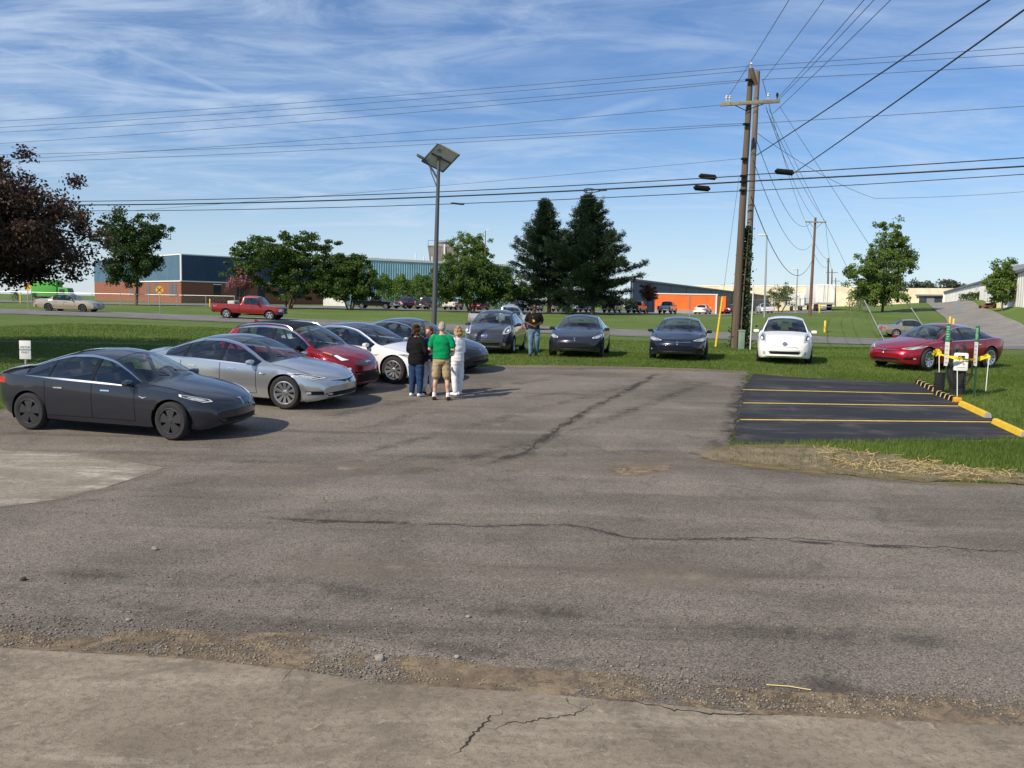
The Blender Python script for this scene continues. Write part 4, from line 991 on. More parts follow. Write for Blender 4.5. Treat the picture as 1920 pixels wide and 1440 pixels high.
# ================================================================== trees and shrubs
def leafmat(name, c1, c2, trans=.35, scale=.8):
    if name in MATS: return MATS[name]
    a = NT(name); geo = a.t.nodes.new('ShaderNodeNewGeometry').outputs['Random Per Island']
    n = a.noise(scale, 3, .5); f = a.math('ADD', a.math('MULTIPLY', a.ramp(n, .35, .65), .6), a.math('MULTIPLY', geo, .4)); col = a.mix(f, c1, c2)
    a.t.links.new(col, a.b.inputs['Base Color']); a.b.inputs['Roughness'].default_value = .55; a.b.inputs['Specular IOR Level'].default_value = .35
    tr = a.t.nodes.new('ShaderNodeBsdfTranslucent'); a.t.links.new(col, tr.inputs[0]); mx = a.t.nodes.new('ShaderNodeMixShader'); mx.inputs[0].default_value = trans
    out = a.t.nodes['Material Output']; a.t.links.new(a.b.outputs[0], mx.inputs[1]); a.t.links.new(tr.outputs[0], mx.inputs[2]); a.t.links.new(mx.outputs[0], out.inputs[0])
    return a.m
M_BARK = mat('bark', (.10, .075, .055), .95, vary=.4, vscale=6, bump=.6, stretch=(1, 1, .25))
M_BARKP = mat('pine bark', (.085, .065, .052), .95, vary=.4, vscale=5, bump=.6, stretch=(1, 1, .25))
L_COPPER = leafmat('copper leaves', (.026, .014, .011), (.075, .044, .025), .18, .5)
L_DEEP = leafmat('deep green leaves', (.018, .042, .010), (.055, .105, .020)); L_MID = leafmat('mid green leaves', (.032, .072, .013), (.095, .160, .028))
L_SPRING = leafmat('spring green leaves', (.075, .135, .026), (.165, .245, .052)); L_PINE = leafmat('pine needles', (.010, .026, .013), (.030, .056, .025), .10); L_PINK = leafmat('pink blossom', (.24, .085, .105), (.36, .16, .17)); L_RUST = leafmat('rust leaves', (.09, .035, .015), (.15, .07, .025)); L_HEDGE = leafmat('hedge leaves', (.060, .125, .018), (.14, .225, .036))
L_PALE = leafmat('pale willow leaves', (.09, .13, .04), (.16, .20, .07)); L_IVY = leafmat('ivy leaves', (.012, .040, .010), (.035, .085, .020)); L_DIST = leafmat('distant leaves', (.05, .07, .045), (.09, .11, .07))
def quads(C, size, r, flat=0.0, aspect=.62, up=None):
    """leaf-sized faces, one small folded leaf each, at the centres C"""
    n = len(C); a = r.normal(size=(n, 3)); a[:, 2] *= (1-flat); a /= np.linalg.norm(a, axis=1)[:, None]
    if up is not None: a = a*.6+up; a /= np.linalg.norm(a, axis=1)[:, None]
    b = r.normal(size=(n, 3)); b -= a*np.sum(a*b, 1)[:, None]; b /= np.linalg.norm(b, axis=1)[:, None]
    s = (size*(.65+.7*r.random(n)))[:, None]; u, v = a*s*.5, b*s*.5*aspect
    V = np.stack([C-u, C+v*1.0-u*.1, C+u, C-v*1.0-u*.1], 1).reshape(-1, 3); F = np.arange(4*n).reshape(n, 4)
    return V, F
def clumps(envs, n_cl, r, shell=.45):
    """clump centres spread through a union of ellipsoids, denser towards the outside"""
    vol = np.array([e[3]*e[4]*e[5] for e in envs]); vol = vol/vol.sum(); out = []
    for e, k in zip(envs, (vol*n_cl).astype(int)+1):
        d = r.normal(size=(k, 3)); d /= np.linalg.norm(d, axis=1)[:, None]; q = (shell+(1-shell)*r.random(k)**.6)[:, None]*(1+.13*r.normal(size=(k, 1)))
        out.append(np.array(e[:3])+d*q*np.array(e[3:6]))
    return np.concatenate(out)
def tree(name, base, envs, mat_, label, leaves=6000, leaf=.25, n_cl=120, cl_r=.55, seed=1, trunk=.16, fork=.35, bark=None, group=None, cat='tree', stems=1, limbs=26, squash=.7, flat=0.0, shell=.30):
    gk = {'spreading_tree': 1.14, 'low_tree': 1.14, 'leafy_tree': 1.14, 'deciduous_tree': 1.08, 'airy_tree': 1.05}.get(name, 1.0); envs = [tuple(v*gk for v in e) for e in envs]; leaves = int(leaves*gk**2)
    r = np.random.default_rng(seed); root = empty(name, base)
    C = clumps(envs, n_cl, r, shell); zmin = min(e[2]-e[5] for e in envs)
    leaves = int(leaves*(2.3 if leaf > .2 else 1.0)); per = max(3, leaves//len(C)); k = (per*(.5+r.random(len(C)))).astype(int)+2
    cen = np.repeat(C, k, 0); sz = np.repeat(cl_r*(.6+.8*r.random(len(C))), k)
    off = np.clip(r.normal(size=(len(cen), 3))*.5, -.95, .95); off[:, 2] *= squash
    P = cen+off*sz[:, None]; P[:, 2] = np.maximum(P[:, 2], .05)
    V, F = quads(P, np.full(len(P), leaf), r, flat)
    obj('crown', mesh_np('crown', V, F, mat_), root)
    top = np.mean([e[:3] for e in envs], 0); b = MB(); fz = max(.3, zmin+(top[2]-zmin)*fork)
    for s in range(stems):
        a = s*2.4+seed; bx = (0 if stems == 1 else .35*math.cos(a), 0 if stems == 1 else .35*math.sin(a)); tx = (top[0]*.35+(0 if stems == 1 else 1.0*math.cos(a)), top[1]*.35+(0 if stems == 1 else 1.0*math.sin(a)))
        mid = Vector(((bx[0]+tx[0])/2+.08*math.sin(a*3), (bx[1]+tx[1])/2, fz*.55)); tip = Vector((tx[0], tx[1], fz))
        b.tube([(bx[0], bx[1], -.15), (bx[0], bx[1], .15), mid, tip, Vector((top[0]*.8+tx[0]*.2, top[1]*.8+tx[1]*.2, top[2]))], [trunk*1.35, trunk*1.05, trunk*.85, trunk*.7, trunk*.3], 9)
        idx = r.choice(len(C), size=min(len(C), limbs//stems), replace=False)
        for i in idx:
            c = Vector(C[i]); st = tip.lerp(Vector((top[0], top[1], top[2])), r.random()*.7); m = st.lerp(c, .5)+Vector((0, 0, .10*(c-st).length))
            b.tube([st, m, c], [trunk*.36, trunk*.22, trunk*.06], 5, False)
    b.build('trunk', bark or M_BARK, root, smooth=True)
    tag(root, label, cat, group); return root
def pine(base, H, spread, seed, label, lean=0.0):
    r = np.random.default_rng(seed); root = empty('pine_tree', base); b = MB(); C, U = [], []
    b.tube([(0, 0, -.2), (0, 0, .3), (lean*.4, 0, H*.5), (lean, 0, H*.97)], [.34, .28, .18, .03], 10)
    z = H*.10
    while z < H*.985:
        f = (z/H); Lb = spread*((1-f)**.80)*(.80+.20*math.sin(f*11+seed))*(.60+.40*min(1, f/.14)); Lb = max(Lb, .35); nb = r.integers(5, 8); a0 = r.random()*6.28
        for i in range(nb):
            a = a0+i*6.283/nb+r.normal()*.25; L_ = Lb*(.55+.52*r.random()); up = -.02+.55*f+r.normal()*.13
            d = Vector((math.cos(a), math.sin(a), 0)); sd = Vector((-d.y, d.x, 0)); p0 = Vector((lean*f, 0, z)); pm = p0+d*L_*.55+Vector((0, 0, L_*up*.30)); p1 = p0+d*L_+Vector((0, 0, L_*up*.8+.10*L_*r.random()))
            b.tube([p0, pm, p1], [.07*(1-f)+.02, .04, .012], 5, False)
            m = max(5, int(L_*7))
            for j in range(m):
                t = .10+.90*(j+r.random())/m; q = (p0.lerp(pm, t*2) if t < .5 else pm.lerp(p1, t*2-1)); wd = (.20+.30*L_*.2)*(1.1-.65*t)+.08
                for _ in range(3): e = r.normal()*wd; C.append((q.x+sd.x*e+r.normal()*.07, q.y+sd.y*e+r.normal()*.07, q.z+r.normal()*.16)); U.append((d.x*.9+sd.x*e*.6, d.y*.9+sd.y*e*.6, .55))
        for _ in range(int(10+26*(1-f))): a = r.random()*6.28; q_ = Lb*.42*r.random(); C.append((lean*f+math.cos(a)*q_, math.sin(a)*q_, z+r.normal()*.25)); U.append((math.cos(a)*.7, math.sin(a)*.7, .5))
        z += (.40+.34*(1-f))*(.8+.4*r.random())
    C = np.array(C); U = np.array(U); k = 10
    P = np.repeat(C, k, 0)+r.normal(size=(len(C)*k, 3))*np.array([.16, .16, .14]); V, F = quads(P, np.full(len(P), .30), r, 0, .26, np.repeat(U, k, 0))
    obj('crown', mesh_np('crown', V, F, L_PINE), root); b.build('trunk', M_BARKP, root, smooth=True)
    tag(root, label, 'tree'); return root
# the copper-leaved tree at the left of the lawn
tb = Vector((-20.2, 27.0, z1(-20.2, 27.0)-.15))
tree('copper_tree', tb, [(.4, 0, 4.5, 6.3, 6.0, 2.0), (-3, .5, 5.2, 4.2, 4.5, 2.0), (4.4, -.4, 3.7, 3.2, 3.6, 1.5), (2.0, 0, 4.9, 3.6, 3.6, 1.5), (5.2, -.2, 3.3, 2.2, 2.2, .9), (1.0, -.5, 3.5, 5.0, 4.5, 1.0), (3.5, -.3, 4.0, 3.6, 3.4, 1.5)], L_COPPER, 'dark copper-leaved spreading tree at the left edge of the lawn', 260000, .11, 1900, .42, 3, .24, .30, limbs=160, squash=.75, shell=.2)
def tz(px, Y): return ON(px, Y)
tree('deciduous_tree', tz(256, 122), [(0, 0, 6.6, 3.6, 3.4, 3.6), (1.6, 0, 9.8, 2.6, 2.4, 2.0), (-2, 0, 8.8, 2.9, 2.6, 2.8), (3.3, 0, 9.4, 1.5, 1.4, 1.2), (-1, 0, 4.2, 3.2, 3, 2)], L_DEEP, 'tall green tree beside the blue and brick building', 9000, .30, 190, .75, 11, .2)
tree('redbud_tree', tz(452, 116), [(0, 0, 3.6, 1.9, 1.8, 1.7), (-.6, 0, 2.9, 1.6, 1.5, 1.1)], L_PINK, 'small pink-flowering tree before the navy wall', 2200, .20, 60, .45, 12, .08)
tree('spreading_tree', tz(540, 117), [(-2.8, 0, 5.4, 4.6, 3.8, 2.8), (3.0, 0, 5.4, 4.2, 3.8, 3.0), (0, 0, 6.7, 5.0, 3.6, 2.3), (-5, 0, 3.8, 2.4, 2.4, 1.9), (5.6, 0, 4.0, 2.4, 2.4, 2.3), (1.5, 0, 2.9, 5.2, 3.0, 1.9), (6.6, 0, 5.4, 2.2, 2.2, 1.8)], L_MID, 'wide flat-topped green tree behind the red pickup', 16000, .27, 330, .62, 13, .17, stems=4, squash=.5)
tree('low_tree', tz(656, 116), [(0, 0, 3.6, 3.4, 3.0, 2.4), (-2, 0, 3.3, 2.2, 2.2, 1.8), (2.0, 0, 2.9, 2.1, 2.1, 1.8), (.4, 0, 5.2, 2.0, 2.0, 1.3), (0, 0, 2.0, 3.6, 2.8, 1.3)], L_MID, 'low round green tree left of the black far pickup', 9000, .25, 210, .55, 14, .11, stems=3)
tree('airy_tree', tz(876, 168), [(0, 0, 10.4, 4.0, 3.6, 3.4), (1.6, 0, 9.0, 3.6, 3.2, 2.4), (-2.4, 0, 8.4, 2.8, 2.6, 2.4)], L_SPRING, 'airy pale green tree rising behind the leafy tree by the cooling tower', 6000, .30, 170, .6, 15, .2)
tree('leafy_tree', tz(884, 116), [(0, 0, 3.7, 3.8, 3.2, 2.6), (-3.4, 0, 3.2, 2.8, 2.6, 2.0), (3.6, 0, 3.2, 2.9, 2.6, 2.2), (.6, 0, 5.2, 2.9, 2.4, 1.7), (0, 0, 2.2, 5.2, 3, 1.4)], L_MID, 'leafy many-stemmed tree right of the solar lamp pole', 12500, .25, 280, .55, 16, .15, stems=4)
pine(tz(1030, 121), 15.2, 10.6, 21, 'narrower left-hand pine of the two on the bank', -1.0)
pine(tz(1112, 119), 15.6, 12.6, 22, 'broader right-hand pine of the two on the bank', -1.0)
tree('rust_tree', tz(1214, 126), [(0, 0, 3.0, 1.5, 1.4, 1.2)], L_RUST, 'small rusty-leaved tree at the left end of the orange wall', 1000, .22, 40, .4, 17, .07)
tree('willow_shrub', tz(1462, 142), [(0, 0, 2.6, 2.2, 2.0, 1.9), (.8, 0, 3.4, 1.6, 1.5, 1.2)], L_PALE, 'pale thin-leaved shrub right of the navy shed', 1500, .22, 80, .5, 18, .06, stems=4)
tree('pear_tree', tz(1655, 116), [(0, 0, 5.6, 3.0, 2.9, 3.6), (.5, 0, 9.4, 2.0, 1.9, 2.8), (-2.8, 0, 4.6, 2.4, 2.4, 2.3), (2.3, 0, 6.6, 1.7, 1.6, 2.6), (-.2, 0, 2.4, 3.4, 3.0, 1.6)], L_SPRING, 'tall upright green tree left of the hill drive', 15000, .25, 330, .55, 19, .17, .2)
tree('small_pear_tree', tz(1879, 100), [(0, 0, 2.9, 2.1, 2.0, 2.0), (0, 0, 4.7, 1.4, 1.3, 1.5)], L_SPRING, 'young oval tree on the slope before the white building', 4500, .22, 120, .42, 20, .09, .15)
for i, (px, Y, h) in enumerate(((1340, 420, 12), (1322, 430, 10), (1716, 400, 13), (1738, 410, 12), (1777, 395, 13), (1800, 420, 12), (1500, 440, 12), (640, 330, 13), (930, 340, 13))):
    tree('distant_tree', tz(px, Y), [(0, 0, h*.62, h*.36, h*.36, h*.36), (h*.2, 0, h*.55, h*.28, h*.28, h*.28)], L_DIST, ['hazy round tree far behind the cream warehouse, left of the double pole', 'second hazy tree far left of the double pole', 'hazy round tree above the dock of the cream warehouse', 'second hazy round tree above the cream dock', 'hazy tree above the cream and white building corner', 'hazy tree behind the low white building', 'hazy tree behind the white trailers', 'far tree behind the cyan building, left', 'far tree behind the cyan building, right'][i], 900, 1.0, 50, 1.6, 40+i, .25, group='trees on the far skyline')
# clipped row of bushes behind the far pickups and other shrubs
def hedge(pts, w, h, m, label, seed, dens=60, leaf=.24, name='hedge'):
    r = np.random.default_rng(seed); o0 = ON(*pts[0]); root = empty(name, o0); Cs = []
    for a, b in zip(pts[:-1], pts[1:]):
        A, B = ON(*a), ON(*b); n = int((B-A).length*dens); t = r.random(n)[:, None]; P = np.array(A)+t*(np.array(B)-np.array(A))
        th = r.random(n)*math.pi; q = (.75+.3*r.random(n))*(1+.12*np.sin(t[:, 0]*(B-A).length*2.1+seed))
        P = P+np.stack([.0*th, np.cos(th)*w*.5*q, np.sin(th)**.6*h*q], 1)-np.array(o0); Cs.append(P+r.normal(size=P.shape)*.10)
    C = np.concatenate(Cs); V, F = quads(C, np.full(len(C), leaf), r); obj('foliage', mesh_np('foliage', V, F, m), root)
    for a in pts: b = MB(); p = ON(*a)-o0; b.tube([p+Vector((0, 0, -.1)), p+Vector((.1, 0, h*.6))], .06, 5); b.build('stem', M_BARK, root)
    tag(root, label, 'hedge' if name == 'hedge' else 'bush'); return root
hedge([(706, 152), (840, 150)], 4.6, 5.0, L_HEDGE, 'bright green thicket behind the maroon and dark far pickups', 5, 1200, .30)
hedge([(905, 150), (985, 150)], 4.2, 4.2, L_MID, 'green thicket in the shade left of the pines', 6, 1000, .30)
hedge([(1800, 139), (1852, 131)], 1.6, 1.1, L_MID, 'clipped low hedge beside the white building', 8, 260, .20)
hedge([(24, 140), (33, 140)], 1.4, 1.6, L_DEEP, 'small round dark bush by the left railway sign', 9, 300, .2, 'bush')
hedge([(60, 140), (68, 140)], 1.4, 1.6, L_DEEP, 'small round dark bush right of the left railway sign', 10, 300, .2, 'bush')
hedge([(1592, 126), (1612, 124)], 3.0, 2.6, L_SPRING, 'green shrub at the left foot of the upright tree', 12, 260, .24, 'bush')

# ================================================================== buildings
def ribbed(name, c, rib=1.6, dark=.75): 
    a = NT(name); sp = a.n('ShaderNodeSeparateXYZ', {0: a.tc}); n = a.noise(.35, 5, .6); col = a.mix(a.ramp(n, .35, .65), tuple(x*.88 for x in c), tuple(min(1, x*1.08) for x in c)); st = a.noise(1.0, 4, .6, 0, a.mapped((3, 3, .15)))
    col = a.mix(a.math('MULTIPLY', a.ramp(st, .5, .75), .3), col, tuple(x*.7 for x in c)); return a.done(col, .55)
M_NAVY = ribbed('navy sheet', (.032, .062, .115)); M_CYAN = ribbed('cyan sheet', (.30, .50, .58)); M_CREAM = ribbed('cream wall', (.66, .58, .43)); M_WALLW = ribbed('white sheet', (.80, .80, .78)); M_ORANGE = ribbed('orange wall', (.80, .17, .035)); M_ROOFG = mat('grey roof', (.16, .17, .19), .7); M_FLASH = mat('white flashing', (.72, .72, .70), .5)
def mk_brick():
    a = NT('brick'); br = a.n('ShaderNodeTexBrick', {0: a.n('ShaderNodeMapping', {0: a.tc, 'Rotation': (R(90), 0, 0)}), 'Color1': (.27, .085, .045, 1), 'Color2': (.20, .065, .04, 1), 'Mortar': (.22, .17, .14, 1), 'Scale': 4.0}); return a.done(br, .9)
M_BRICK = mk_brick(); M_WIN = mat('dark window', (.03, .04, .05), .08, 0, coat=.5); M_CONC2 = mat('grey block', (.33, .31, .28), .9, vary=.15); M_BROWN = mat('brown door', (.15, .075, .045), .7)
def wallbox(name, A, B, z0, z1_, th, m, parent, rib=0.0, ribd=.06):
    """a wall panel from A to B (world xy), thickness behind it, with standing ribs if asked"""
    A, B = Vector((A[0], A[1], 0)), Vector((B[0], B[1], 0)); t = (B-A); L = t.length; t.normalize(); n = Vector((t.y, -t.x, 0))
    if n.dot(-(A+B)/2) < 0: n = -n
    V, F = [], []
    if rib:
        k = max(2, int(L/rib)); prof = []
        for i in range(k): s = i*L/k; d = L/k; prof += [(s, 0), (s+d*.55, 0), (s+d*.65, ribd), (s+d*.9, ribd)]
        prof.append((L, 0))
    else: prof = [(0, 0), (L, 0)]
    for s, q in prof:
        p = A+t*s+n*q; V += [(p.x, p.y, z0), (p.x, p.y, z1_)]
    for i in range(len(prof)-1): F.append((2*i, 2*i+2, 2*i+3, 2*i+1))
    b0 = len(V); P = [A-n*th, B-n*th]
    for p in P: V += [(p.x, p.y, z0), (p.x, p.y, z1_)]
    e = 2*(len(prof)-1); F += [(b0, b0+1, b0+3, b0+2), (0, 1, b0+1, b0), (e, b0+2, b0+3, e+1)]
    F.append(tuple([2*i+1 for i in range(len(prof))]+[b0+3, b0+1]))
    o = parent.location; V = [(v[0]-o.x, v[1]-o.y, v[2]-o.z) for v in V]
    return obj(name, mesh_np(name, V, F, m), parent)
def wall_rect(name, A, B, s0, s1, z0, z1_, m, parent, proud=.05, depth=.12, sub=None):
    """a piece set on the wall A-B between distances s0..s1 along it (metres)"""
    A, B = Vector((A[0], A[1], 0)), Vector((B[0], B[1], 0)); t = (B-A).normalized(); n = Vector((t.y, -t.x, 0))
    if n.dot(-(A+B)/2) < 0: n = -n
    c = A+t*(s0+s1)/2+n*(proud-depth/2); b = MB(); b.box((0, 0, 0), (s1-s0, depth, z1_-z0), math.atan2(t.y, t.x))
    host = parent; o = Vector((c.x, c.y, (z0+z1_)/2)); q = host
    while q is not None: o = o-q.location; q = q.parent
    return b.build(name, m, parent, loc=o)
def zat(px, py, Y): return AT(px, py, Y).z
def xy(px, Y): p = AT(px, 560, Y); return (p.x, p.y)
# blue-over-brick block on the left
K = xy(340, 165); zg = 1.0
root = empty('industrial_building', (K[0], K[1], zg)); KR = (K[0]+30, K[1]+29); KL = (K[0]-34, K[1]+38); zt_, zm_ = zat(340, 477.5, 165), zat(340, 527, 165)
for e in (KR, KL):
    wallbox('brick_wall', K, e, zg-1, zm_, .4, M_BRICK, root); wallbox('metal_wall', K, e, zm_+.02, zt_, .25, M_NAVY if e is KR else ribbed('blue sheet lit', (.075, .14, .22)), root, .9, .05); wall_rect('flashing', K, e, 0, 30, zm_-.1, zm_+.12, M_FLASH, root, .14, .1); wall_rect('roof_edge', K, e, 0, 40, zt_-.02, zt_+.18, M_FLASH, root, .12, .3)  # the lit wall gets a paler blue: sunlight put into the colour
b = MB(); b.box((0, -.05, (zt_+zm_)/2-zg), (.28, .28, zt_-zm_)); b.build('corner_trim', M_FLASH, root)
for s in (6.3, 11.0, 15.5, 20, 24.5): w_ = wall_rect('window', K, KR, s, s+1.5, zm_-2.6, zm_-.5, M_WIN, root, .04); wall_rect('window_frame', K, KR, s-.1, s+1.6, zm_-.5, zm_-.35, M_FLASH, root, .07)
for s in (2.2, 4.2, 12, 16, 22, 26): wall_rect('window', K, KL, s, s+1.6, zm_-2.9, zm_-.4, M_WIN, root, .04)
rb = MB(); rb.box((13, 18, zt_-zg+.6), (4.5, 3, 1.3), .75); rb.build('roof_unit', M_CREAM, root); rb = MB(); rb.add([(0, 0, zt_-zg), (30, 29, zt_-zg), (-4, 67, zt_-zg), (-34, 38, zt_-zg)], [(0, 1, 2, 3)]); rb.build('roof', M_ROOFG, root)
tag(root, 'brick building with navy metal upper storey behind the left trees', 'building')
# long cyan ribbed hall with cooling tower
A, B = xy(655, 188), xy(962, 209); zt_ = zat(678, 483, 190); root = empty('factory_hall', (A[0], A[1], 1.2))
wallbox('ribbed_wall', A, B, .5, zt_-.5, .3, M_CYAN, root, .55, .11); wall_rect('roof_edge', A, B, -.2, 39, zt_-.48, zt_, M_FLASH, root, .2, .5)
B2 = (A[0]-6, A[1]+30); wallbox('end_wall', A, B2, .5, zt_-.5, .3, M_CYAN, root, .9)
rb = MB(); rb.add([(0, .2, zt_-1.25), (B[0]-A[0], B[1]-A[1]+.2, zt_-1.25), (B[0]-A[0]-6, B[1]-A[1]+30, zt_-1.25), (-6, 30, zt_-1.25)], [(0, 1, 2, 3)]); rb.build('roof', M_ROOFG, root)
for px, h in ((683, 1.5), (724, .9), (779, 1.9), (795, 1.1), (810, 1.2)):
    p = AT(px, 500, 203); rb = MB(); rb.tube([(p.x-A[0], p.y-A[1], zt_-1.3), (p.x-A[0], p.y-A[1], zt_-1.2+h)], .13, 8); rb.build('vent_pipe', M_FLASH, root)
p = AT(700, 500, 203); rb = MB(); rb.box((p.x-A[0], p.y-A[1], zt_-.9), (2.4, 1.5, .6)); rb.build('roof_unit', M_ROOFG, root)
tag(root, 'long light cyan ribbed metal hall behind the hedge and far pickups', 'building')
p = AT(832, 500, 214); root = empty('cooling_tower', (p.x, p.y, zt_-1.0)); M_TOWER = mat('weathered tower cladding', (.22, .20, .175), .85, vary=.3, vscale=1.2, stretch=(1, 1, .3))
hh = zat(832, 456, 214)-zt_+1.0; rb = MB(); rb.add([(-3.0, -2.5, .6), (3.0, -2.5, .6), (3.0, 2.5, .6), (-3.0, 2.5, .6), (-3.6, -3, hh-1.0), (3.6, -3, hh-1.0), (3.6, 3, hh-1.0), (-3.6, 3, hh-1.0)], [(0, 1, 5, 4), (1, 2, 6, 5), (2, 3, 7, 6), (3, 0, 4, 7), (4, 5, 6, 7), (0, 3, 2, 1)]); rb.build('casing', M_TOWER, root)
rb = MB(); rb.box((0, 0, .3), (7, 5.6, .6)); rb.build('base', M_ROOFG, root); rb = MB(); rb.box((0, 0, hh-.85), (7.4, 6.2, .25)); rb.build('deck', M_CONC2, root); rb = MB(); rb.box((.35, -3.05, hh*.5), (.35, .3, hh-.9)); rb.build('pipe', M_FLASH, root)
for x in (-3.5, -1.7, 0, 1.8, 3.5):
    rb = MB(); rb.tube([(x, -2.9, hh-.8), (x, -2.9, hh+.4)], .06, 5); rb.build('rail_post', M_ROOFG, root)
rb = MB(); rb.tube([(-3.5, -2.9, hh+.4), (3.5, -2.9, hh+.4)], .05, 5); rb.build('hand_rail', M_ROOFG, root); rb = MB(); rb.lathe([(2.0, hh-.75), (1.7, hh-.3), (1.9, hh+.25)], 20); rb.build('fan_stack', M_ROOFG, root)
tag(root, 'grey tapered cooling tower on the cyan hall roof behind the lamp pole', 'cooling tower')
root = empty('low_building', (*xy(625, 160), 1.2)); wallbox('wall', xy(606, 160), xy(648, 160), 1, zat(620, 552, 160), 4, M_WALLW, root); rb = MB(); p1 = xy(625, 162); rb.box((0, 2, zat(620, 552, 160)-1.1), (5, 5, .15)); rb.build('roof', M_ROOFG, root); tag(root, 'small white low building seen between the spreading and low trees', 'building')
# navy shed row and the orange annex
A, B = xy(1185, 142), xy(1482, 345); zt_ = zat(1215, 526, 150); root = empty('metal_shed', (A[0], A[1], 1.4)); n_ = 17
for i in range(n_):
    t0, t1 = i/n_, (i+1)/n_; a_ = (A[0]+(B[0]-A[0])*t0, A[1]+(B[1]-A[1])*t0); b_ = (A[0]+(B[0]-A[0])*t1*.9995, A[1]+(B[1]-A[1])*t1*.9995); d_ = .03*(i % 2)
    wallbox('wall_panel', (a_[0]+d_, a_[1]), (b_[0]+d_-.12*0, b_[1]), 1, zt_-.35, .3, M_NAVY, root)
    wall_rect('panel_joint', a_, b_, -.06, .06, 1.2, zt_-.36, M_ROOFG, root, .07, .1)
wall_rect('roof_edge', A, B, -.2, (Vector(B)-Vector(A)).length, zt_-.33, zt_, M_ROOFG, root, .35, .7); E2 = (A[0]*1.2, A[1]*1.2); wallbox('end_wall', A, E2, 1, zt_-.36, .3, M_NAVY, root)
rb = MB(); rb.add([(0, .1, zt_-1.45), (B[0]-A[0], B[1]-A[1], zt_-1.45), (B[0]-A[0]+1, B[1]-A[1]+24, zt_-1.0), (A[0]*.2, A[1]*.2, zt_-1.0)], [(0, 1, 2, 3)]); rb.build('roof', M_ROOFG, root)
tag(root, 'long navy panelled metal shed running back beyond the orange wall', 'building')
A, B = xy(1228, 139), xy(1344.5, 137.5); zt_ = zat(1290, 552.5, 138); root = empty('orange_annex', (A[0], A[1], 1.4)); wallbox('orange_wall', A, B, 2.1, zt_, 2.5, M_ORANGE, root); wallbox('plinth', A, B, .8, 2.09, 2.4, M_CONC2, root); L_ = (Vector(B)-Vector(A)).length
wall_rect('coping', A, B, -.1, L_+.1, zt_+.005, zt_+.18, M_FLASH, root, .08, .5); wall_rect('corner_strip', A, B, L_-.22, L_+.02, 1.0, zt_-.01, M_FLASH, root, .06, .2)
C_, D_ = xy(1345.5, 137.4), xy(1353, 137.3); wallbox('brown_panel', C_, D_, .9, zt_-.15, 2.4, M_BROWN, root); E_, F_ = xy(1353.5, 137.2), xy(1361, 137); wallbox('orange_end', E_, F_, 2.0, zt_-.12, 2.2, M_ORANGE, root); wallbox('brown_end', xy(1361.3, 137), xy(1366, 137.2), .9, zt_-.12, 2.2, M_BROWN, root)
tag(root, 'bright orange low annex wall in front of the navy shed', 'building')
# cream warehouse, white building and barn on the hill
zc = zat(1400, 538.5, 300); A, B, C_ = xy(1300, 300), xy(1606, 262), xy(1618, 285); root = empty('warehouse', (A[0], A[1], 2)); wallbox('cream_wall', A, B, 0, zc, .5, M_CREAM, root, 6, .1); wallbox('return_wall', B, C_, 0, zc, .4, M_CREAM, root); D_ = xy(1790, 268); wallbox('dock_wall', C_, D_, 0, zc+.2, .5, M_CREAM, root, 6, .1)
Ld = (Vector(D_)-Vector(C_)).length
for i, px in enumerate((1733, 1747, 1761)):
    s = (px-1618)/(1790-1618)*Ld; z0 = zat(1745, 569, 275); wall_rect('dock_door', C_, D_, s-1.1, s+1.1, z0, z0+2.2, M_WIN if i != 1 else M_ROOFG, root, .12, .3)
s = (1747-1618)/(1790-1618)*Ld; wall_rect('dock_canopy', C_, D_, s-4.2, s+4.2, z0+2.25, z0+2.7, M_ROOFG, root, 1.0, 1.4); wall_rect('roof_edge', A, B, 0, 53, zc, zc+.25, M_FLASH, root, .1, .6)
tag(root, 'pale cream flat-roofed warehouse with dark loading dock at the hill top', 'building')
A, B = xy(1771, 200), xy(1925, 92); zA = zat(1771, 549, 200); root = empty('white_building', (A[0], A[1], 4)); wallbox('white_wall', A, B, 2, zA, .4, M_WALLW, root, 1.6, .06); Lw = (Vector(B)-Vector(A)).length; wall_rect('roof_edge', A, B, -.3, Lw, zA, zA+.3, M_ROOFG, root, .3, .7)
for s in (47, 66): wall_rect('door', A, B, s, s+1.1, 4.4, 6.7, M_WIN, root, .05)
E2 = (A[0]+12, A[1]+14); wallbox('end_wall', A, E2, 2, zA, .3, M_WALLW, root); rb = MB(); rb.add([(0, 0, zA-4+.2), (B[0]-A[0], B[1]-A[1], zA-4+.2), (B[0]-A[0]+24, B[1]-A[1]+8, zA-4+2.2), (24, 8, zA-4+2.2)], [(0, 1, 2, 3)]); rb.build('roof', M_ROOFG, root)
tag(root, 'long white sheet-metal building beside the hill drive', 'building')
p = xy(1925, 96); root = empty('grey_barn', (p[0], p[1], 5.0)); M_BARN = mat('grey barn sheet', (.30, .31, .33), .6, vary=.1)
A, B = xy(1903, 104), xy(1990, 98); zb0, zb1 = 3.0, zat(1908, 527, 104); wallbox('wall', A, B, zb0, zb1, .3, M_BARN, root); wall_rect('barn_door', A, B, .75, 2.6, 4.2, zb1-.5, M_WIN, root, .06)
M2 = Vector(((A[0]+B[0])/2, (A[1]+B[1])/2)); rb = MB(); o_ = root.location; zz = zb1-o_.z
rb.add([(A[0]-o_.x-.4, A[1]-o_.y-.5, zz), (B[0]-o_.x, B[1]-o_.y-.5, zz), (B[0]-o_.x, B[1]-o_.y+5, zz+2.2), (A[0]-o_.x-.4, A[1]-o_.y+5, zz+1.6)], [(0, 1, 2, 3)]); rb.build('roof', M_ROOFG, root); tag(root, 'grey metal barn at the far right edge of the slope', 'building')
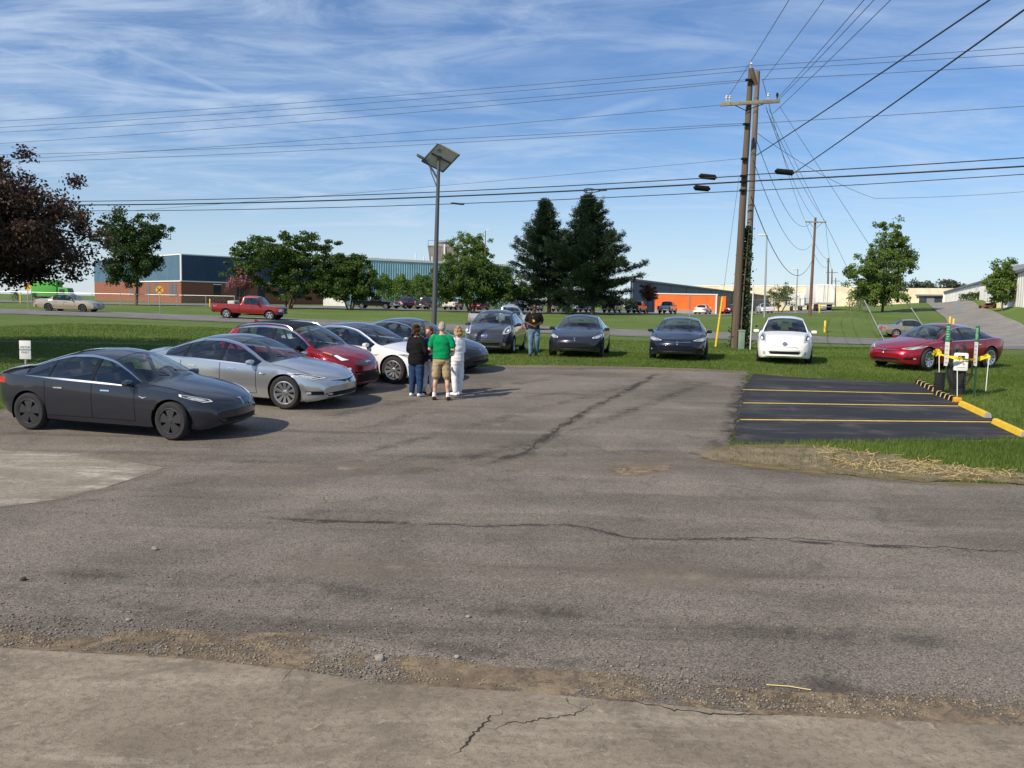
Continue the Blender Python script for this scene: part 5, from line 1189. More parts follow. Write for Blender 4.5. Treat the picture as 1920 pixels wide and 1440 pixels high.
# trailers, green box truck, chain-link fences
def trailer(px, Y, w, h, rz, label):
    p = ON(px, Y); root = empty('box_trailer', p, rz); m = M_WALLW; b = MB(); b.box((0, 4, 1.1+h/2), (w, 8, h)); b.build('box', m, root, bevel=.03)
    for s in (-1, 1): b = MB(); b.box((s*w*.245, -.03, 1.1+h/2), (w*.46, .05, h-.25)); d = b.build('door', m, root); b = MB(); b.tube([(s*w*.1, -.07, 1.3), (s*w*.1, -.07, 1.0+h)], .025, 5); b.build('lock_bar', M_ROOFG, d)
    b = MB(); b.box((0, -.02, 1.0), (w, .12, .14)); b.build('sill', M_ROOFG, root); b = MB(); b.box((0, 0, .62), (w*.8, .1, .1)); b.build('underride_bar', M_ROOFG, root)
    for s in (-1, 1):
        for y in (1.2, 2.4): b = MB(); b.lathe([(.0001, -.14), (.5, -.14), (.5, .14), (.0001, .14)], 18, Matrix.Translation((s*w*.36, y, .5)) @ Matrix.Rotation(R(90), 4, 'Y')); b.build('wheel', M_TYRE, root, smooth=True)
    tag(root, label, 'trailer', 'white trailers in the yard'); return root
trailer(1547, 128, 2.6, 2.75, R(-8), 'large white box trailer right of the far wooden pole'); trailer(1496, 185, 2.6, 2.4, R(-6), 'small white trailer, left one of two behind the fence'); trailer(1511, 187, 2.6, 2.4, R(-6), 'small white trailer, right one of two behind the fence')
M_LIME = mat('lime green', (.08, .36, .05), .45); p = ON(104, 148); root = empty('box_truck', p, R(2)); b = MB(); b.box((-1.3, 0, 2.25), (4.1, 2.3, 2.6)); b.build('cargo_box', M_LIME, root, bevel=.04)
b = MB(); b.prism([(.95, .55), (2.7, .55), (2.75, 1.3), (2.45, 2.3), (.95, 2.4)], -1.05, 1.05, Matrix.Rotation(R(90), 4, 'X')); cb = b.build('cab', M_LIME, root, bevel=.05); b = MB(); b.box((1.6, -1.06, 1.75), (.9, .03, .7)); b.build('side_window', M_WIN, cb); b = MB(); b.box((2.63, 0, 1.75), (.05, 1.8, .7), M=Matrix.Rotation(R(-16), 3, 'Y')); b.build('windshield', M_WIN, cb); b = MB(); b.box((-.3, 0, .72), (5.6, .9, .2)); b.build('chassis', M_TRIM, root)
for x in (2.0, -2.1):
    for s in (-1, 1): b = MB(); b.lathe([(.0001, -.13), (.42, -.13), (.42, .13), (.0001, .13)], 18, Matrix.Translation((x, s*.95, .42)) @ Matrix.Rotation(R(90), 4, 'X')); b.build('wheel', M_TYRE, root, smooth=True)
tag(root, 'lime green box truck before the brick wall under the copper tree', 'truck')
M_GALV = mat('galvanised steel', (.42, .43, .44), .45, .7)
def fence(pts, h, step, label):
    P = [ON(*a) for a in pts]; root = empty('chain_link_fence', P[0]); o = P[0]; mesh = MB()
    for a, b_ in zip(P[:-1], P[1:]):
        L_ = (b_-a).length; n = max(1, int(L_/step)); tops = []
        for i in range(n+1):
            q = a.lerp(b_, i/n); q.z = z1(q.x, q.y); q = q-o; tops.append(q+Vector((0, 0, h))); pb = MB(); pb.tube([q, q+Vector((0, 0, h+.05))], .045, 6); pb.build('post', M_GALV, root)
        rb = MB(); rb.tube(tops, .03, 5); rb.build('top_rail', M_GALV, root)
        k = int(L_/.45)
        for i in range(k):
            for sg in (1, -1):
                q0 = a.lerp(b_, max(0, min(1, i/k))); q1 = a.lerp(b_, max(0, min(1, (i+sg*h/.45)/k))); q0.z = z1(q0.x, q0.y); q1.z = z1(q1.x, q1.y)+h
                d = Vector((0, 0, .006)); p0, p1 = q0-o, q1-o; mesh.add([p0-d, p0+d, p1+d, p1-d], [(0, 1, 2, 3)])
    mo = mesh.build('wire_mesh', M_GALV, root); mo['kind'] = 'stuff'; tag(root, label, 'fence')
fence([(-60, 122), (120, 122), (440, 121)], 1.5, 3.6, 'chain-link fence along the far lot at left'); fence([(1404, 126), (1500, 127), (1530, 130)], 2.0, 3.4, 'chain-link fence before the navy shed and white trailers')
for px, Y, h, lab in ((39, 120, 1.5, 'short yellow marker post by the left railway sign'), (548, 121, 1.3, 'yellow post left of the spreading tree trunk'), (394, 120, 1.1, 'yellow post on the fence line left of the red pickup'), (1537, 118, 1.2, 'yellow post in front of the large white trailer'), (1549, 76, 1.0, 'yellow marker post on the bank beyond the road'), (1783, 84, 1.1, 'yellow post beside the drive, left one near the stop sign'), (1790, 82, 1.0, 'yellow post beside the drive, right one near the stop sign'), (1874, 112, 1.6, 'yellow bollard under the young oval tree, left one'), (1870, 113, 1.9, 'tall pale yellow post under the young oval tree'), (1880, 113, 1.5, 'yellow bollard under the young oval tree, right one')):
    p = ON(px, Y); b = MB(); b.lathe([(.0001, 0), (.10, 0), (.10, h-.08), (.07, h-.02), (.0001, h)], 10); o = b.build('bollard', mat('bollard yellow', (.70, .47, .05), .6, vary=.15), None, smooth=True, loc=p); tag(o, lab, 'post', 'yellow posts')
def copy_tree(o, parent=None, repaint=None):
    c = o.copy(); COL.objects.link(c)
    if parent is not None: c.parent = parent
    if repaint and c.type == 'MESH':
        for sl in c.material_slots:
            if sl.material is repaint[0]: sl.link = 'OBJECT'; sl.material = repaint[1]
    for ch in o.children: copy_tree(ch, c, repaint)
    return c
def hatch(name, S, pm, label, bolt=False, opts=None):
    o = dict(roof=M_TRIM if bolt else None, trim=M_CHROME if bolt else M_TRIM); o.update(opts or {})
    root, bvh, V = make_car(name, S, pm, 'five' if bolt else 'six', M_SATIN, o); k = S['L']/4.445; w = S['W']/.885; hz = 1.6/1.55 if bolt else 1.0
    seams(root, bvh, S, [1.50*k, 2.41*k, 3.26*k], .30, .95*hz, [2.14*k, 3.05*k], .86*hz, hm=pm)
    mirrors(root, S, M_TRIM if bolt else pm, side_x(S, 1.50*k), 1.03*hz, .10)
    for s in (1, -1):
        if bolt:
            c3 = [(side_x(S, .20), .50, .80), (side_x(S, .38), .66, .79), (side_x(S, .55), .72, .90), (side_x(S, .85), .80, .985), (side_x(S, .70), .74, .985), (side_x(S, .36), .58, .88)]; yaw = R(40)
            h = obj('headlight', decal(bvh, (0, 0, 0), yaw*s, yawpts(S, [(p[0], p[1]*s, p[2]) for p in c3], yaw*s), .006, 3, 'headlight', M_LAMPD), root)
            c3b = [(side_x(S, .24), .53, .815), (side_x(S, .38), .655, .805), (side_x(S, .54), .71, .91), (side_x(S, .46), .67, .92), (side_x(S, .36), .62, .86)]
            obj('light_strip', decal(bvh, (0, 0, 0), yaw*s, yawpts(S, [(p[0], p[1]*s, p[2]) for p in c3b], yaw*s), .011, 2, 'light_strip', M_LAMPW), h)
            c3c = [(side_x(S, .58), .73, .915), (side_x(S, .80), .785, .975), (side_x(S, .72), .76, .975), (side_x(S, .56), .71, .935)]
            obj('indicator', decal(bvh, (0, 0, 0), yaw*s, yawpts(S, [(p[0], p[1]*s, p[2]) for p in c3c], yaw*s), .011, 2, 'indicator', M_AMBER), h)
            c3d = [(side_x(S, .16), .55, .60), (side_x(S, .40), .74, .60), (side_x(S, .42), .76, .645), (side_x(S, .17), .56, .645)]
            obj('daytime_lamp', decal(bvh, (0, 0, 0), yaw*s, yawpts(S, [(p[0], p[1]*s, p[2]) for p in c3d], yaw*s), .008, 2, 'daytime_lamp', M_LAMPW), root)
        else:
            c3 = [(side_x(S, .22), .56, .70), (side_x(S, .34), .70, .715), (side_x(S, .52), .785, .80), (side_x(S, .88), .79, .985), (side_x(S, .80), .74, .975), (side_x(S, .50), .64, .90), (side_x(S, .30), .56, .78)]; yaw = R(30)
            pts = yawpts(S, [(p[0], p[1]*s, p[2]) for p in c3], yaw*s); h = obj('headlight', decal(bvh, (0, 0, 0), yaw*s, pts, .012, 3, 'headlight', M_LAMP, res=34), root)
            c = sum((Vector(p) for p in pts), Vector((0, 0)))/len(pts)
            obj('lens', decal(bvh, (0, 0, 0), yaw*s, [tuple(c+(Vector(p)-c)*.62) for p in pts], .018, 2, 'lens', M_LAMPD, res=24), h)
            obj('bulb', decal(bvh, (0, 0, 0), yaw*s, [tuple(c+(Vector(p)-c)*.28+Vector((0, -.02))) for p in pts], .024, 2, 'bulb', M_LAMPW, res=16), h)
            obj('fog_lamp', decal(bvh, (0, 0, 0), R(25)*s, [(.055*math.cos(a)+yawpts(S, [(side_x(S, .2), .63*s, 0)], R(25)*s)[0][0], .36+.055*math.sin(a)) for a in np.linspace(0, 6.28, 13)[:-1]], .010, 2, 'fog_lamp', M_LAMP, res=16), root)
        pts = yawpts(S, [(side_x(S, S['L']-.25), .62*s*w, 1.35*hz), (side_x(S, S['L']-.45), .72*s*w, 1.30*hz), (side_x(S, S['L']-.3), .80*s*w, .85), (side_x(S, S['L']-.1), .66*s*w, .85)], R(140)*s)
        obj('tail_light', decal(bvh, (0, 0, 0), R(140)*s, pts, .008, 3, 'tail_light', M_RED), root)
    if bolt:
        front_part(root, bvh, S, 'nose_grille', [(-.40, .70), (0, .68), (.40, .70), (.44, .775), (0, .80), (-.44, .775)], M_LAMPD, .006, both=False, res=36)
        front_part(root, bvh, S, 'air_intake', [(-.46, .29), (.46, .29), (.56, .40), (.50, .55), (-.50, .55), (-.56, .40)], M_TRIM, .006, both=False, res=36)
        front_part(root, bvh, S, 'badge', [(-.10, .735), (-.03, .735), (-.025, .75), (.03, .75), (.025, .735), (.10, .735), (.09, .765), (-.09, .765)], M_CHROME, .014, both=False)
        for s in (1, -1):                                   # roof rails
            b = MB(); us = np.linspace(S['ws1']+.02, S['rw0']-.15, 12); n_ = len(us)
            b.tube([(side_x(S, u+float(S['k'](u))*.4), (float(S['wr'](u))-.02)*s, float(S['zr'](u))+.045*(1 if 0 < i < n_-1 else .1)) for i, u in enumerate(us)], .020, 7); b.build('roof_rail', M_CHROME, root, smooth=True)
        b = MB(); x = side_x(S, S['rw0']-.35); b.prism([(-.10, 0), (.10, 0), (-.08, .075)], -.018, .018, Matrix.Translation((x, 0, float(S['zt'](S['rw0']-.3))-.01)) @ Matrix.Rotation(R(90), 4, 'X')); b.build('roof_antenna', pm, root)
    else:
        obj('chrome_strip', decal_line(bvh, (0, 0, 0), 0, [(-.46, .455), (-.25, .44), (.25, .44), (.46, .455)], .030, off=.012, mat_=o.get('strip', M_CHROME), name='chrome'), root)
        front_part(root, bvh, S, 'air_intake', [(-.44, .325), (.44, .325), (.50, .40), (.44, .415), (-.44, .415), (-.50, .40)], M_TRIM, .006, both=False, res=36)
        obj('charge_hatch_seam', decal_line(bvh, (0, 0, 0), 0, [(-.42, .50), (-.34, .56), (.34, .56), (.42, .50)], .010, off=.003, mat_=M_TRIM, name='seam'), root)
        ring = [(.075*math.cos(a), .655+.062*math.sin(a)) for a in np.linspace(0, 2*math.pi, 21)[:-1]]
        bd = front_part(root, bvh, S, 'badge', ring, o.get('badge', M_BLUEBADGE), .010, both=False, res=24)[0]
        obj('badge_ring', decal(bvh, (0, 0, 0), 0, ring, .016, 3, 'badge_ring', M_CHROME, res=24, hole=.78), bd)
        obj('badge_bar', decal(bvh, (0, 0, 0), 0, [(-.085, .643), (.085, .643), (.085, .667), (-.085, .667)], .018, 2, 'badge_bar', M_CHROME), bd)
    for xx in (0, .45):
        b = MB(); x = S['ws0']+.10; b.tube([(side_x(S, x+.02), .5-xx*1.6, float(S['zt'](x))), (side_x(S, x+.12), .05-xx*.9, float(S['zt'](x+.10))+.015)], .006, 5); b.build('wiper', M_TRIM, root)
    tag(root, label, 'car', GRP_CARS); return root

def fuel_car(name, S, pm, label, cat, group, kind, style='five', rim=None, glass=None, bumper=None, two_tone=None):
    """ordinary saloons, estate-like cars and pickups"""
    root, bvh, V = make_car(name, S, pm, style, rim or M_SATIN, dict(trim=M_TRIM if kind != 'truck' else pm, glass=glass or M_GLASS)); w = S['W']; L = S['L']
    zn = float(S['zt'](.02)); zl = float(S['zs'](.05)); bump = bumper or pm
    xs = {'truck': [1.62, 2.46, 3.40], 'sedan': [S['win'][0][0]-.12, S['win'][1][0]-.04, S['win'][-1][0]+.02], 'suv': [1.46, 2.34, 3.24]}[kind]
    zh = float(S['zb'](L*.5))-.10
    seams(root, bvh, S, xs, zl+.14, zh+.10, [xs[1]-.16, xs[2]-.16][:2 if kind != 'truck' else 1], zh-.04, hm=M_TRIM)
    mirrors(root, S, M_TRIM if kind == 'truck' else pm, side_x(S, S['win'][0][0]+.12), float(S['zb'](S['win'][0][0]))+.10, .10 if kind != 'truck' else .15)
    gh = .16 if kind == 'sedan' else .26; zg = zn-.04-gh/2 if kind != 'sedan' else zn-.10
    g = front_part(root, bvh, S, 'grille', [(-.50*w, zg-gh/2), (.50*w, zg-gh/2), (.54*w, zg+gh/2), (-.54*w, zg+gh/2)], M_TRIM, .010, both=False)[0]
    for i in (-1, 0, 1): obj('grille_bar', decal_line(bvh, (0, 0, 0), 0, [(-.50*w, zg+i*gh*.3), (.50*w, zg+i*gh*.3)], .022, off=.022, mat_=M_CHROME, name='bar'), g)
    for s in (1, -1):
        yaw = R(25)
        c3 = [(side_x(S, .03), .57*w*s, zg-gh*.4), (side_x(S, .22), .92*w*s, zg-gh*.3), (side_x(S, .24), .90*w*s, zg+gh*.42), (side_x(S, .05), .57*w*s, zg+gh*.45)]
        obj('headlight', decal(bvh, (0, 0, 0), yaw*s, yawpts(S, c3, yaw*s), .012, 3, 'headlight', M_LAMP), root)
        c3 = [(side_x(S, L-.02), .70*w*s, zh-.28), (side_x(S, L-.14), .95*w*s, zh-.28), (side_x(S, L-.14), .92*w*s, zh+.03), (side_x(S, L-.02), .70*w*s, zh+.03)]
        if kind == 'sedan': c3 = [(side_x(S, L-.02), .52*w*s, zh-.14), (side_x(S, L-.22), .95*w*s, zh-.14), (side_x(S, L-.22), .92*w*s, zh+.03), (side_x(S, L-.02), .52*w*s, zh+.03)]
        obj('tail_light', decal(bvh, (0, 0, 0), R(150)*s, yawpts(S, c3, R(150)*s), .012, 3, 'tail_light', M_RED), root)
        if two_tone:
            obj('lower_cladding', decal(bvh, (0, 0, 0), R(90)*s, [(-side_x(S, S['fo']+S['R']+.10)*s, zl+.02), (-side_x(S, S['fo']+S['wb_']-S['R']-.10)*s, zl+.02), (-side_x(S, S['fo']+S['wb_']-S['R']-.10)*s, zl+.16), (-side_x(S, S['fo']+S['R']+.10)*s, zl+.16)], .006, 2, 'lower_cladding', two_tone, res=40), root)
    for e, xx in ((1, side_x(S, -.05)), (-1, side_x(S, L+.05))):
        b = MB(); zz = (zl+.16) if kind == 'sedan' else .60
        n_ = 13; P_ = [(xx-e*.20*abs(t)**2.5, t*w*.97, zz) for t in np.linspace(-1, 1, n_)]; VV, FF = [], []
        for q in P_: VV += [(q[0], q[1], q[2]-.10), (q[0]+e*.02, q[1], q[2]), (q[0], q[1], q[2]+.10), (q[0]-e*.16, q[1], q[2]+.11), (q[0]-e*.16, q[1], q[2]-.11)]
        for i in range(n_-1):
            for j in range(5): FF.append((i*5+j, i*5+(j+1) % 5, (i+1)*5+(j+1) % 5, (i+1)*5+j))
        FF += [(0, 1, 2, 3, 4), tuple((n_-1)*5+j for j in range(5))[::-1]]
        b.add(VV, FF); bb = b.build('bumper', bump, root, smooth=True)
    b = MB(); b.box((side_x(S, L+.075), 0, (zl+.30) if kind != 'sedan' else .72), (.012, .31, .16)); b.build('number_plate', M_PLATE, root)
    if kind == 'truck':
        obj('tailgate_seam', decal_line(bvh, (0, 0, 0), math.pi, [(-.72*w, .74), (-.72*w, 1.12), (.72*w, 1.12), (.72*w, .74), (-.72*w, .74)], .016, off=.004, mat_=M_TRIM, name='seam'), root)
        b = MB(); b.box((side_x(S, L+.01), 0, 1.02), (.03, .22, .05)); b.build('tailgate_handle', M_TRIM, root)
        obj('bed_seam', decal_line(bvh, (0, 0, 0), R(90), [(-side_x(S, 3.42), .60), (-side_x(S, 3.42), 1.16)], .02, off=.003, mat_=M_TRIM, name='seam'), root)
        obj('bed_seam', decal_line(bvh, (0, 0, 0), R(-90), [(side_x(S, 3.42), .60), (side_x(S, 3.42), 1.16)], .02, off=.003, mat_=M_TRIM, name='seam'), root)
    tag(root, label, cat, group); return root

GRP_CARS = 'electric cars parked round the lot'
P_GREY = paint('midnight grey', (.026, .028, .039), .4); P_SILVER = paint('silver', (.50, .52, .55), .75, .32); P_RED = paint('cajun red', (.33, .012, .022)); P_PEARL = paint('pearl white', (.74, .75, .77), .05, .3)
P_BLACK = paint('black', (.006, .0065, .009), 0.0); P_NAVY = paint('deep blue', (.010, .014, .030), .2); P_GUN = paint('gunmetal', (.085, .084, .090), .6); P_WHITE = paint('solid white', (.80, .80, .79), 0.0, .3); P_RED2 = paint('multicoat red', (.36, .010, .025), .5)

c1 = ev_sedan('parked_car', SEDAN_A, P_GREY, 'aero', M_DARKWH, 'dark grey sedan with charcoal wheel covers, nearest the camera at left', GRP_CARS, dict(steer=R(-4)))
_f, _r = G(328, 822), G(45, 812); _h = R(-14); _l = Vector((-math.sin(_h), math.cos(_h), 0)); _m = (_f+_r)/2+_l*(SEDAN_A['tr']+.09); place_vehicle(c1, _m.x, _m.y, _h)
c2 = ev_sedan('parked_car', SEDAN_B, P_SILVER, 'turbine', M_SATIN, 'silver sedan with bright multi-spoke wheels between dark grey and red cars', GRP_CARS, dict(steer=R(6)), lamp='b')
place_by_wheel(c2, SEDAN_B, (533, 769), R(-20), -1)
c3 = hatch('parked_car', BOLT, P_RED, 'red tall hatchback with roof rails and black mirrors', True)
place_by_wheel(c3, BOLT, (602, 741), R(-24), -1)
c4 = ev_sedan('parked_car', SEDAN_B, P_PEARL, 'turbine', M_SATIN, 'pearl white sedan parked beside the red hatchback, behind the woman in black', GRP_CARS, lamp='b')
place_by_wheel(c4, SEDAN_B, (737, 720.5), R(-24), -1)
c5 = ev_sedan('parked_car', SEDAN_A, P_BLACK, 'aero', M_DARKWH, 'black sedan mostly hidden behind the group of four people', GRP_CARS)
place_by_wheel(c5, SEDAN_A, (826, 702), R(-26), -1)
c6 = hatch('parked_car', LEAF, P_GUN, 'gunmetal hatchback with blue round badge parked on the grass')
place_by_wheel(c6, LEAF, (963, 664.5), R(-99), 1)
c7 = ev_sedan('parked_car', SEDAN_A, P_GREY, 'aero', M_DARKWH, 'dark grey sedan facing the lot, right of the man in dark polo', GRP_CARS)
_p = G(1083, 671); place_vehicle(c7, _p.x+1.55*math.cos(R(81)), _p.y+1.9, R(-100))
c8 = ev_sedan('parked_car', SEDAN_B, P_NAVY, 'turbine', M_DARKWH, 'dark navy sedan facing the lot on grass left of the yellow guy guard', GRP_CARS, lamp='b')
_p = G(1271, 677); place_vehicle(c8, _p.x+.45, _p.y+2.1, R(-103))
c9 = hatch('parked_car', LEAF, P_WHITE, 'white hatchback parked nose-on beside the double utility pole', opts=dict(badge=mat('badge grey', (.16, .16, .17), .4, .4), strip=P_WHITE))
_p = G(1466, 683); place_vehicle(c9, _p.x+.58, _p.y+1.75, R(-106.5))
c10 = ev_sedan('parked_car', SEDAN_B, P_RED2, 'turbine', M_SATIN, 'deep red sedan standing on the grass behind the charging post', GRP_CARS, dict(steer=R(8), roof=None), lamp='b')
place_by_wheel(c10, SEDAN_B, (1740, 697), R(-153), 1)

# traffic on the road and vehicles in the far lot
GRP_ROAD = 'vehicles on the road'; GRP_FAR = 'vehicles in the lot across the road'
P_TAN = paint('tan', (.42, .36, .27), .4); P_TRED = paint('faded red', (.25, .020, .018), .2, .45); P_BEIGE = paint('pale bronze', (.36, .32, .26), .6); P_MAROON = paint('maroon', (.10, .012, .014), .3); P_WHT2 = paint('cream white', (.72, .69, .60), 0, .4); P_SIL2 = paint('far silver', (.50, .51, .53), .5, .35); P_DGREY = paint('far dark grey', (.05, .052, .056), .4); P_BLU = paint('far blue', (.02, .035, .09), .4)
RH = math.atan2(-9.6, 66)
t1 = fuel_car('sedan', FULLSEDAN, P_TAN, 'tan old saloon driving on the road under the dark tree', 'car', GRP_ROAD, 'sedan', rim=M_DARKWH)
p = G(148, 585.5); place_vehicle(t1, p.x-1.0, p.y+.8, R(-3))
t2 = fuel_car('pickup_truck', TRUCK, P_TRED, 'red pickup with dark bumpers driving along the road', 'pickup', GRP_ROAD, 'truck', rim=M_SATIN, bumper=P_NAVY)
p = G(512, 601); place_vehicle(t2, p.x-1.9, p.y+.8, R(-5))
b = MB(); b.box((-1.55, .1, 1.28), (.55, 1.3, .28)); o = b.build('tool_box', mat('tool box', (.55, .54, .5), .5), None, bevel=.02); o.matrix_world = t2.matrix_world.copy(); tag(o, 'pale tool box carried in the bed of the red pickup', 'tool box')
t3 = fuel_car('sedan', MIDSEDAN, P_BEIGE, 'pale bronze saloon on the road behind the deep red sedan', 'car', GRP_ROAD, 'sedan', glass=M_TINT)
p = G(1683, 633); place_vehicle(t3, p.x+1.4, p.y+.8, R(-7))
t4 = fuel_car('pickup_truck', TRUCK, P_SIL2, 'silver pickup on the road half hidden behind the gunmetal hatchback', 'pickup', GRP_ROAD, 'truck', bumper=M_CHROME)
p = ON(925, 69); place_vehicle(t4, p.x+1.2, p.y, R(-5))
FT = {'truck': fuel_car('pickup_truck', TRUCK, P_DGREY, 'x', 'pickup', GRP_FAR, 'truck', glass=M_TINT, bumper=M_CHROME),
      'suv': fuel_car('sport_utility_vehicle', SUV, P_DGREY, 'x', 'car', GRP_FAR, 'suv', glass=M_TINT), 'sedan': fuel_car('sedan', MIDSEDAN, P_DGREY, 'x', 'car', GRP_FAR, 'sedan', glass=M_TINT)}
FAR = [('truck', 703, 131, -4, P_BLACK, 'black pickup side-on at the left end of the far row, right of the small tree'),
       ('truck', 764, 137, -118, P_MAROON, 'maroon pickup facing out in the far lot, left of the lamp pole'),
       ('truck', 800, 133, 78, P_DGREY, 'dark pickup with its tailgate out, just left of the lamp pole'),
       ('truck', 850, 134, 80, P_WHT2, 'cream white pickup tailgate just right of the lamp pole'),
       ('suv', 899, 139, -110, P_RED, 'small red vehicle under the leafy tree in the far lot'),
       ('suv', 967, 135, -105, P_SIL2, 'silver boxy off-roader at the left foot of the pines'),
       ('truck', 1003, 137, -100, P_DGREY, 'grey pickup behind the man in dark polo, under the pines'),
       ('truck', 1052, 136, 75, P_SIL2, 'silver pickup between the two pine trunks, left one'),
       ('truck', 1094, 133, -106, P_BLU, 'dark blue pickup between the two pine trunks, facing out'),
       ('truck', 1148, 134, 72, P_MAROON, 'maroon pickup right of the right pine trunk'),
       ('truck', 1194, 131, 68, P_DGREY, 'dark grey pickup tail at the right edge of the pine shade'),
       ('truck', 1252, 131, 70, P_SIL2, 'silver pickup parked tail-out before the orange wall'),
       ('sedan', 1318, 133, 66, P_WHITE, 'white saloon parked at the right end of the orange wall'),
       ('sedan', 1374, 138, 66, P_MAROON, 'dark saloon seen just left of the double pole'),
       ('sedan', 1434, 134, -95, P_WHITE, 'white saloon with dark windows right of the double pole')]
_used = set()
for ty, px, Y, hd, pm, lab in FAR:
    src = FT[ty]
    r_ = src if ty not in _used else copy_tree(src)
    if ty in _used or pm is not P_DGREY:
        if ty in _used: bpy.data.objects.remove(r_) if False else None
    _used.add(ty)
    def repaint(o, pm=pm):
        for ch in o.children:
            if ch.type == 'MESH':
                for sl in ch.material_slots:
                    if sl.material and sl.material.name.startswith('paint '): sl.link = 'OBJECT'; sl.material = pm
            repaint(ch, pm)
    repaint(r_); r_['label'] = lab
    p = ON(px, Y); place_vehicle(r_, p.x, p.y, R(hd))
# ================================================================== poles, wires, lamp, signs, charger
M_POLE = mat('weathered pole timber', (.115, .085, .062), .92, vary=.35, vscale=5, bump=.7, bscale=14, stretch=(1, 1, .06)); M_POLE2 = mat('grey pole timber', (.15, .128, .108), .92, vary=.35, vscale=5, bump=.7, bscale=14, stretch=(1, 1, .06))
M_ARM = mat('crossarm timber', (.24, .215, .15), .9, vary=.3, vscale=6); M_WIRE = mat('black cable', (.02, .02, .022), .6); M_THIN = mat('bare conductor', (.10, .10, .11), .45, .5); M_INS = mat('porcelain', (.55, .53, .5), .25); M_WHITEP = mat('white plastic', (.74, .74, .72), .5); M_GREENP = mat('pedestal green', (.20, .28, .22), .7, vary=.15); M_YEL = mat('safety yellow', (.66, .43, .02), .55, vary=.15, vscale=12)
YP = 42.0
def pole(name, base, top, r0, r1, m, label, n=14):
    b0 = Vector(base); root = empty(name, b0); t = Vector(top)-b0; k = 12; b = MB()
    b.tube([(-.0, 0, -.3)]+[t*(i/k)+Vector((mnoise.noise(Vector((i*.7, r0*9, 1)))*.02, 0, 0)) for i in range(k+1)], [r0]+[r0+(r1-r0)*i/k for i in range(k+1)], n); b.build('shaft', m, root, smooth=True); tag(root, label, 'utility pole'); return root
def gp(px, Y): return ON(px, Y)
pb, pt = gp(1380, YP), AT(1408, 128, YP); up1 = pole('utility_pole', pb, pt, .205, .12, M_POLE, 'front weathered pole of the doubled utility pole with crossarm')
pb2, pt2 = gp(1398, YP+1.2), AT(1420.5, 134, YP+1.2); up2 = pole('utility_pole', pb2, pt2, .175, .115, M_POLE2, 'rear grey pole of the doubled utility pole')
o = up1.location
def part(name, m, parent, fn, smooth=False, bevel=0.0): b = MB(); fn(b); return b.build(name, m, parent, smooth=smooth, bevel=bevel)
cl, cr = AT(1351, 196, YP-.25)-o, AT(1462, 189.5, YP-.25)-o; t_ = (cr-cl); L_ = t_.length; ang = math.atan2(t_.z, t_.x)
part('crossarm', M_ARM, up1, lambda b: b.box((cl+cr)/2, (L_, .12, .16), M=Matrix.Rotation(-ang, 3, 'Y')), bevel=.015)
for px in (1362, 1368, 1440, 1457): q = AT(px, 193-(px-1351)*.05, YP-.25)-o; part('insulator', M_INS if px != 1457 else M_TRIM, up1, lambda b: b.lathe([(.0001, 0), (.03, 0), (.03, .10), (.07, .12), (.05, .18), (.065, .21), (.03, .27), (.0001, .28)], 10, Matrix.Translation(q+Vector((0, 0, .06)))), True)
for sx in (-1, 1):
    c_ = (cl+cr)/2; q = c_+t_.normalized()*sx*.75+Vector((0, .0, -.05)); part('arm_brace', M_TRIM, up1, lambda b: b.tube([q, Vector((0, 0, 0))+(AT(1398, 207, YP-.2)-o)], .018, 5))
q = AT(1408, 128, YP)-o; part('pin_insulator', M_INS, up1, lambda b: b.lathe([(.0001, 0), (.03, 0), (.03, .14), (.08, .17), (.05, .24), (.0001, .30)], 10, Matrix.Translation(q)), True)
q1, q2 = AT(1409, 130, YP-.2)-o, AT(1417, 160, YP-.1)-o; part('top_bracket', M_POLE, up1, lambda b: b.tube([q1, q2], .11, 8))
for py in (150, 233, 298, 330, 341, 357): q = AT(1405-(py-130)*.055, py, YP-.22)-o; part('clamp', M_TRIM, up1, lambda b: b.box(q, (.30, .16, .10)), bevel=.02)
# ivy between the two shafts
r = np.random.default_rng(5); n_ = 4200; tt = r.random(n_)**1.25; zz = .1+tt*5.6; wd = .30*(1-tt*.55); axis = np.array(pb)[None]+((np.array(pb2)-np.array(pb))[None]*.45)+np.array([.0, -.12, 0])+np.stack([zz*(pt.x-pb.x)/(pt.z-pb.z), np.zeros(n_), zz], 1)
P = axis+np.stack([r.normal(size=n_)*wd*.75, -np.abs(r.normal(size=n_))*.20, r.normal(size=n_)*.1], 1); V, F = quads(P-np.array(pb), np.full(n_, .13), r)
root = empty('ivy', pb); obj('foliage', mesh_np('foliage', V, F, L_IVY), root); part('stem', M_BARK, root, lambda b: b.tube([(.25, -.1, 0), (.3, -.05, 2.5), (.45, 0, 5.6)], [.05, .04, .01], 6)); tag(root, 'green ivy climbing between the two utility pole shafts', 'ivy')
p = gp(1393, YP-1.0); root = empty('cable_pedestal', p); part('cabinet', M_GREENP, root, lambda b: b.box((0, 0, .42), (.25, .22, .84)), bevel=.02); part('lid', M_GREENP, root, lambda b: b.box((0, 0, .87), (.29, .26, .08)), bevel=.02); tag(root, 'pale green cable pedestal at the foot of the double pole', 'utility box')
def wire(pts, rad, m, label, sag=0.0, ext=(0, 0), group='overhead wires', n=18, name='overhead_wire'):
    A, B = [AT(*q) if len(q) == 3 else Vector(q[:3]) for q in pts]
    d = B-A; A2, B2 = A-d*ext[0], B+d*ext[1]; P = []
    for i in range(n+1): t = i/n; q = A2.lerp(B2, t); q.z -= sag*4*t*(1-t); P.append(q)
    b = MB(); o_ = P[0]; b.tube([q-o_ for q in P], rad, 5); ob = b.build(name, m, None, smooth=True, loc=o_); tag(ob, label, 'wire', group); return ob
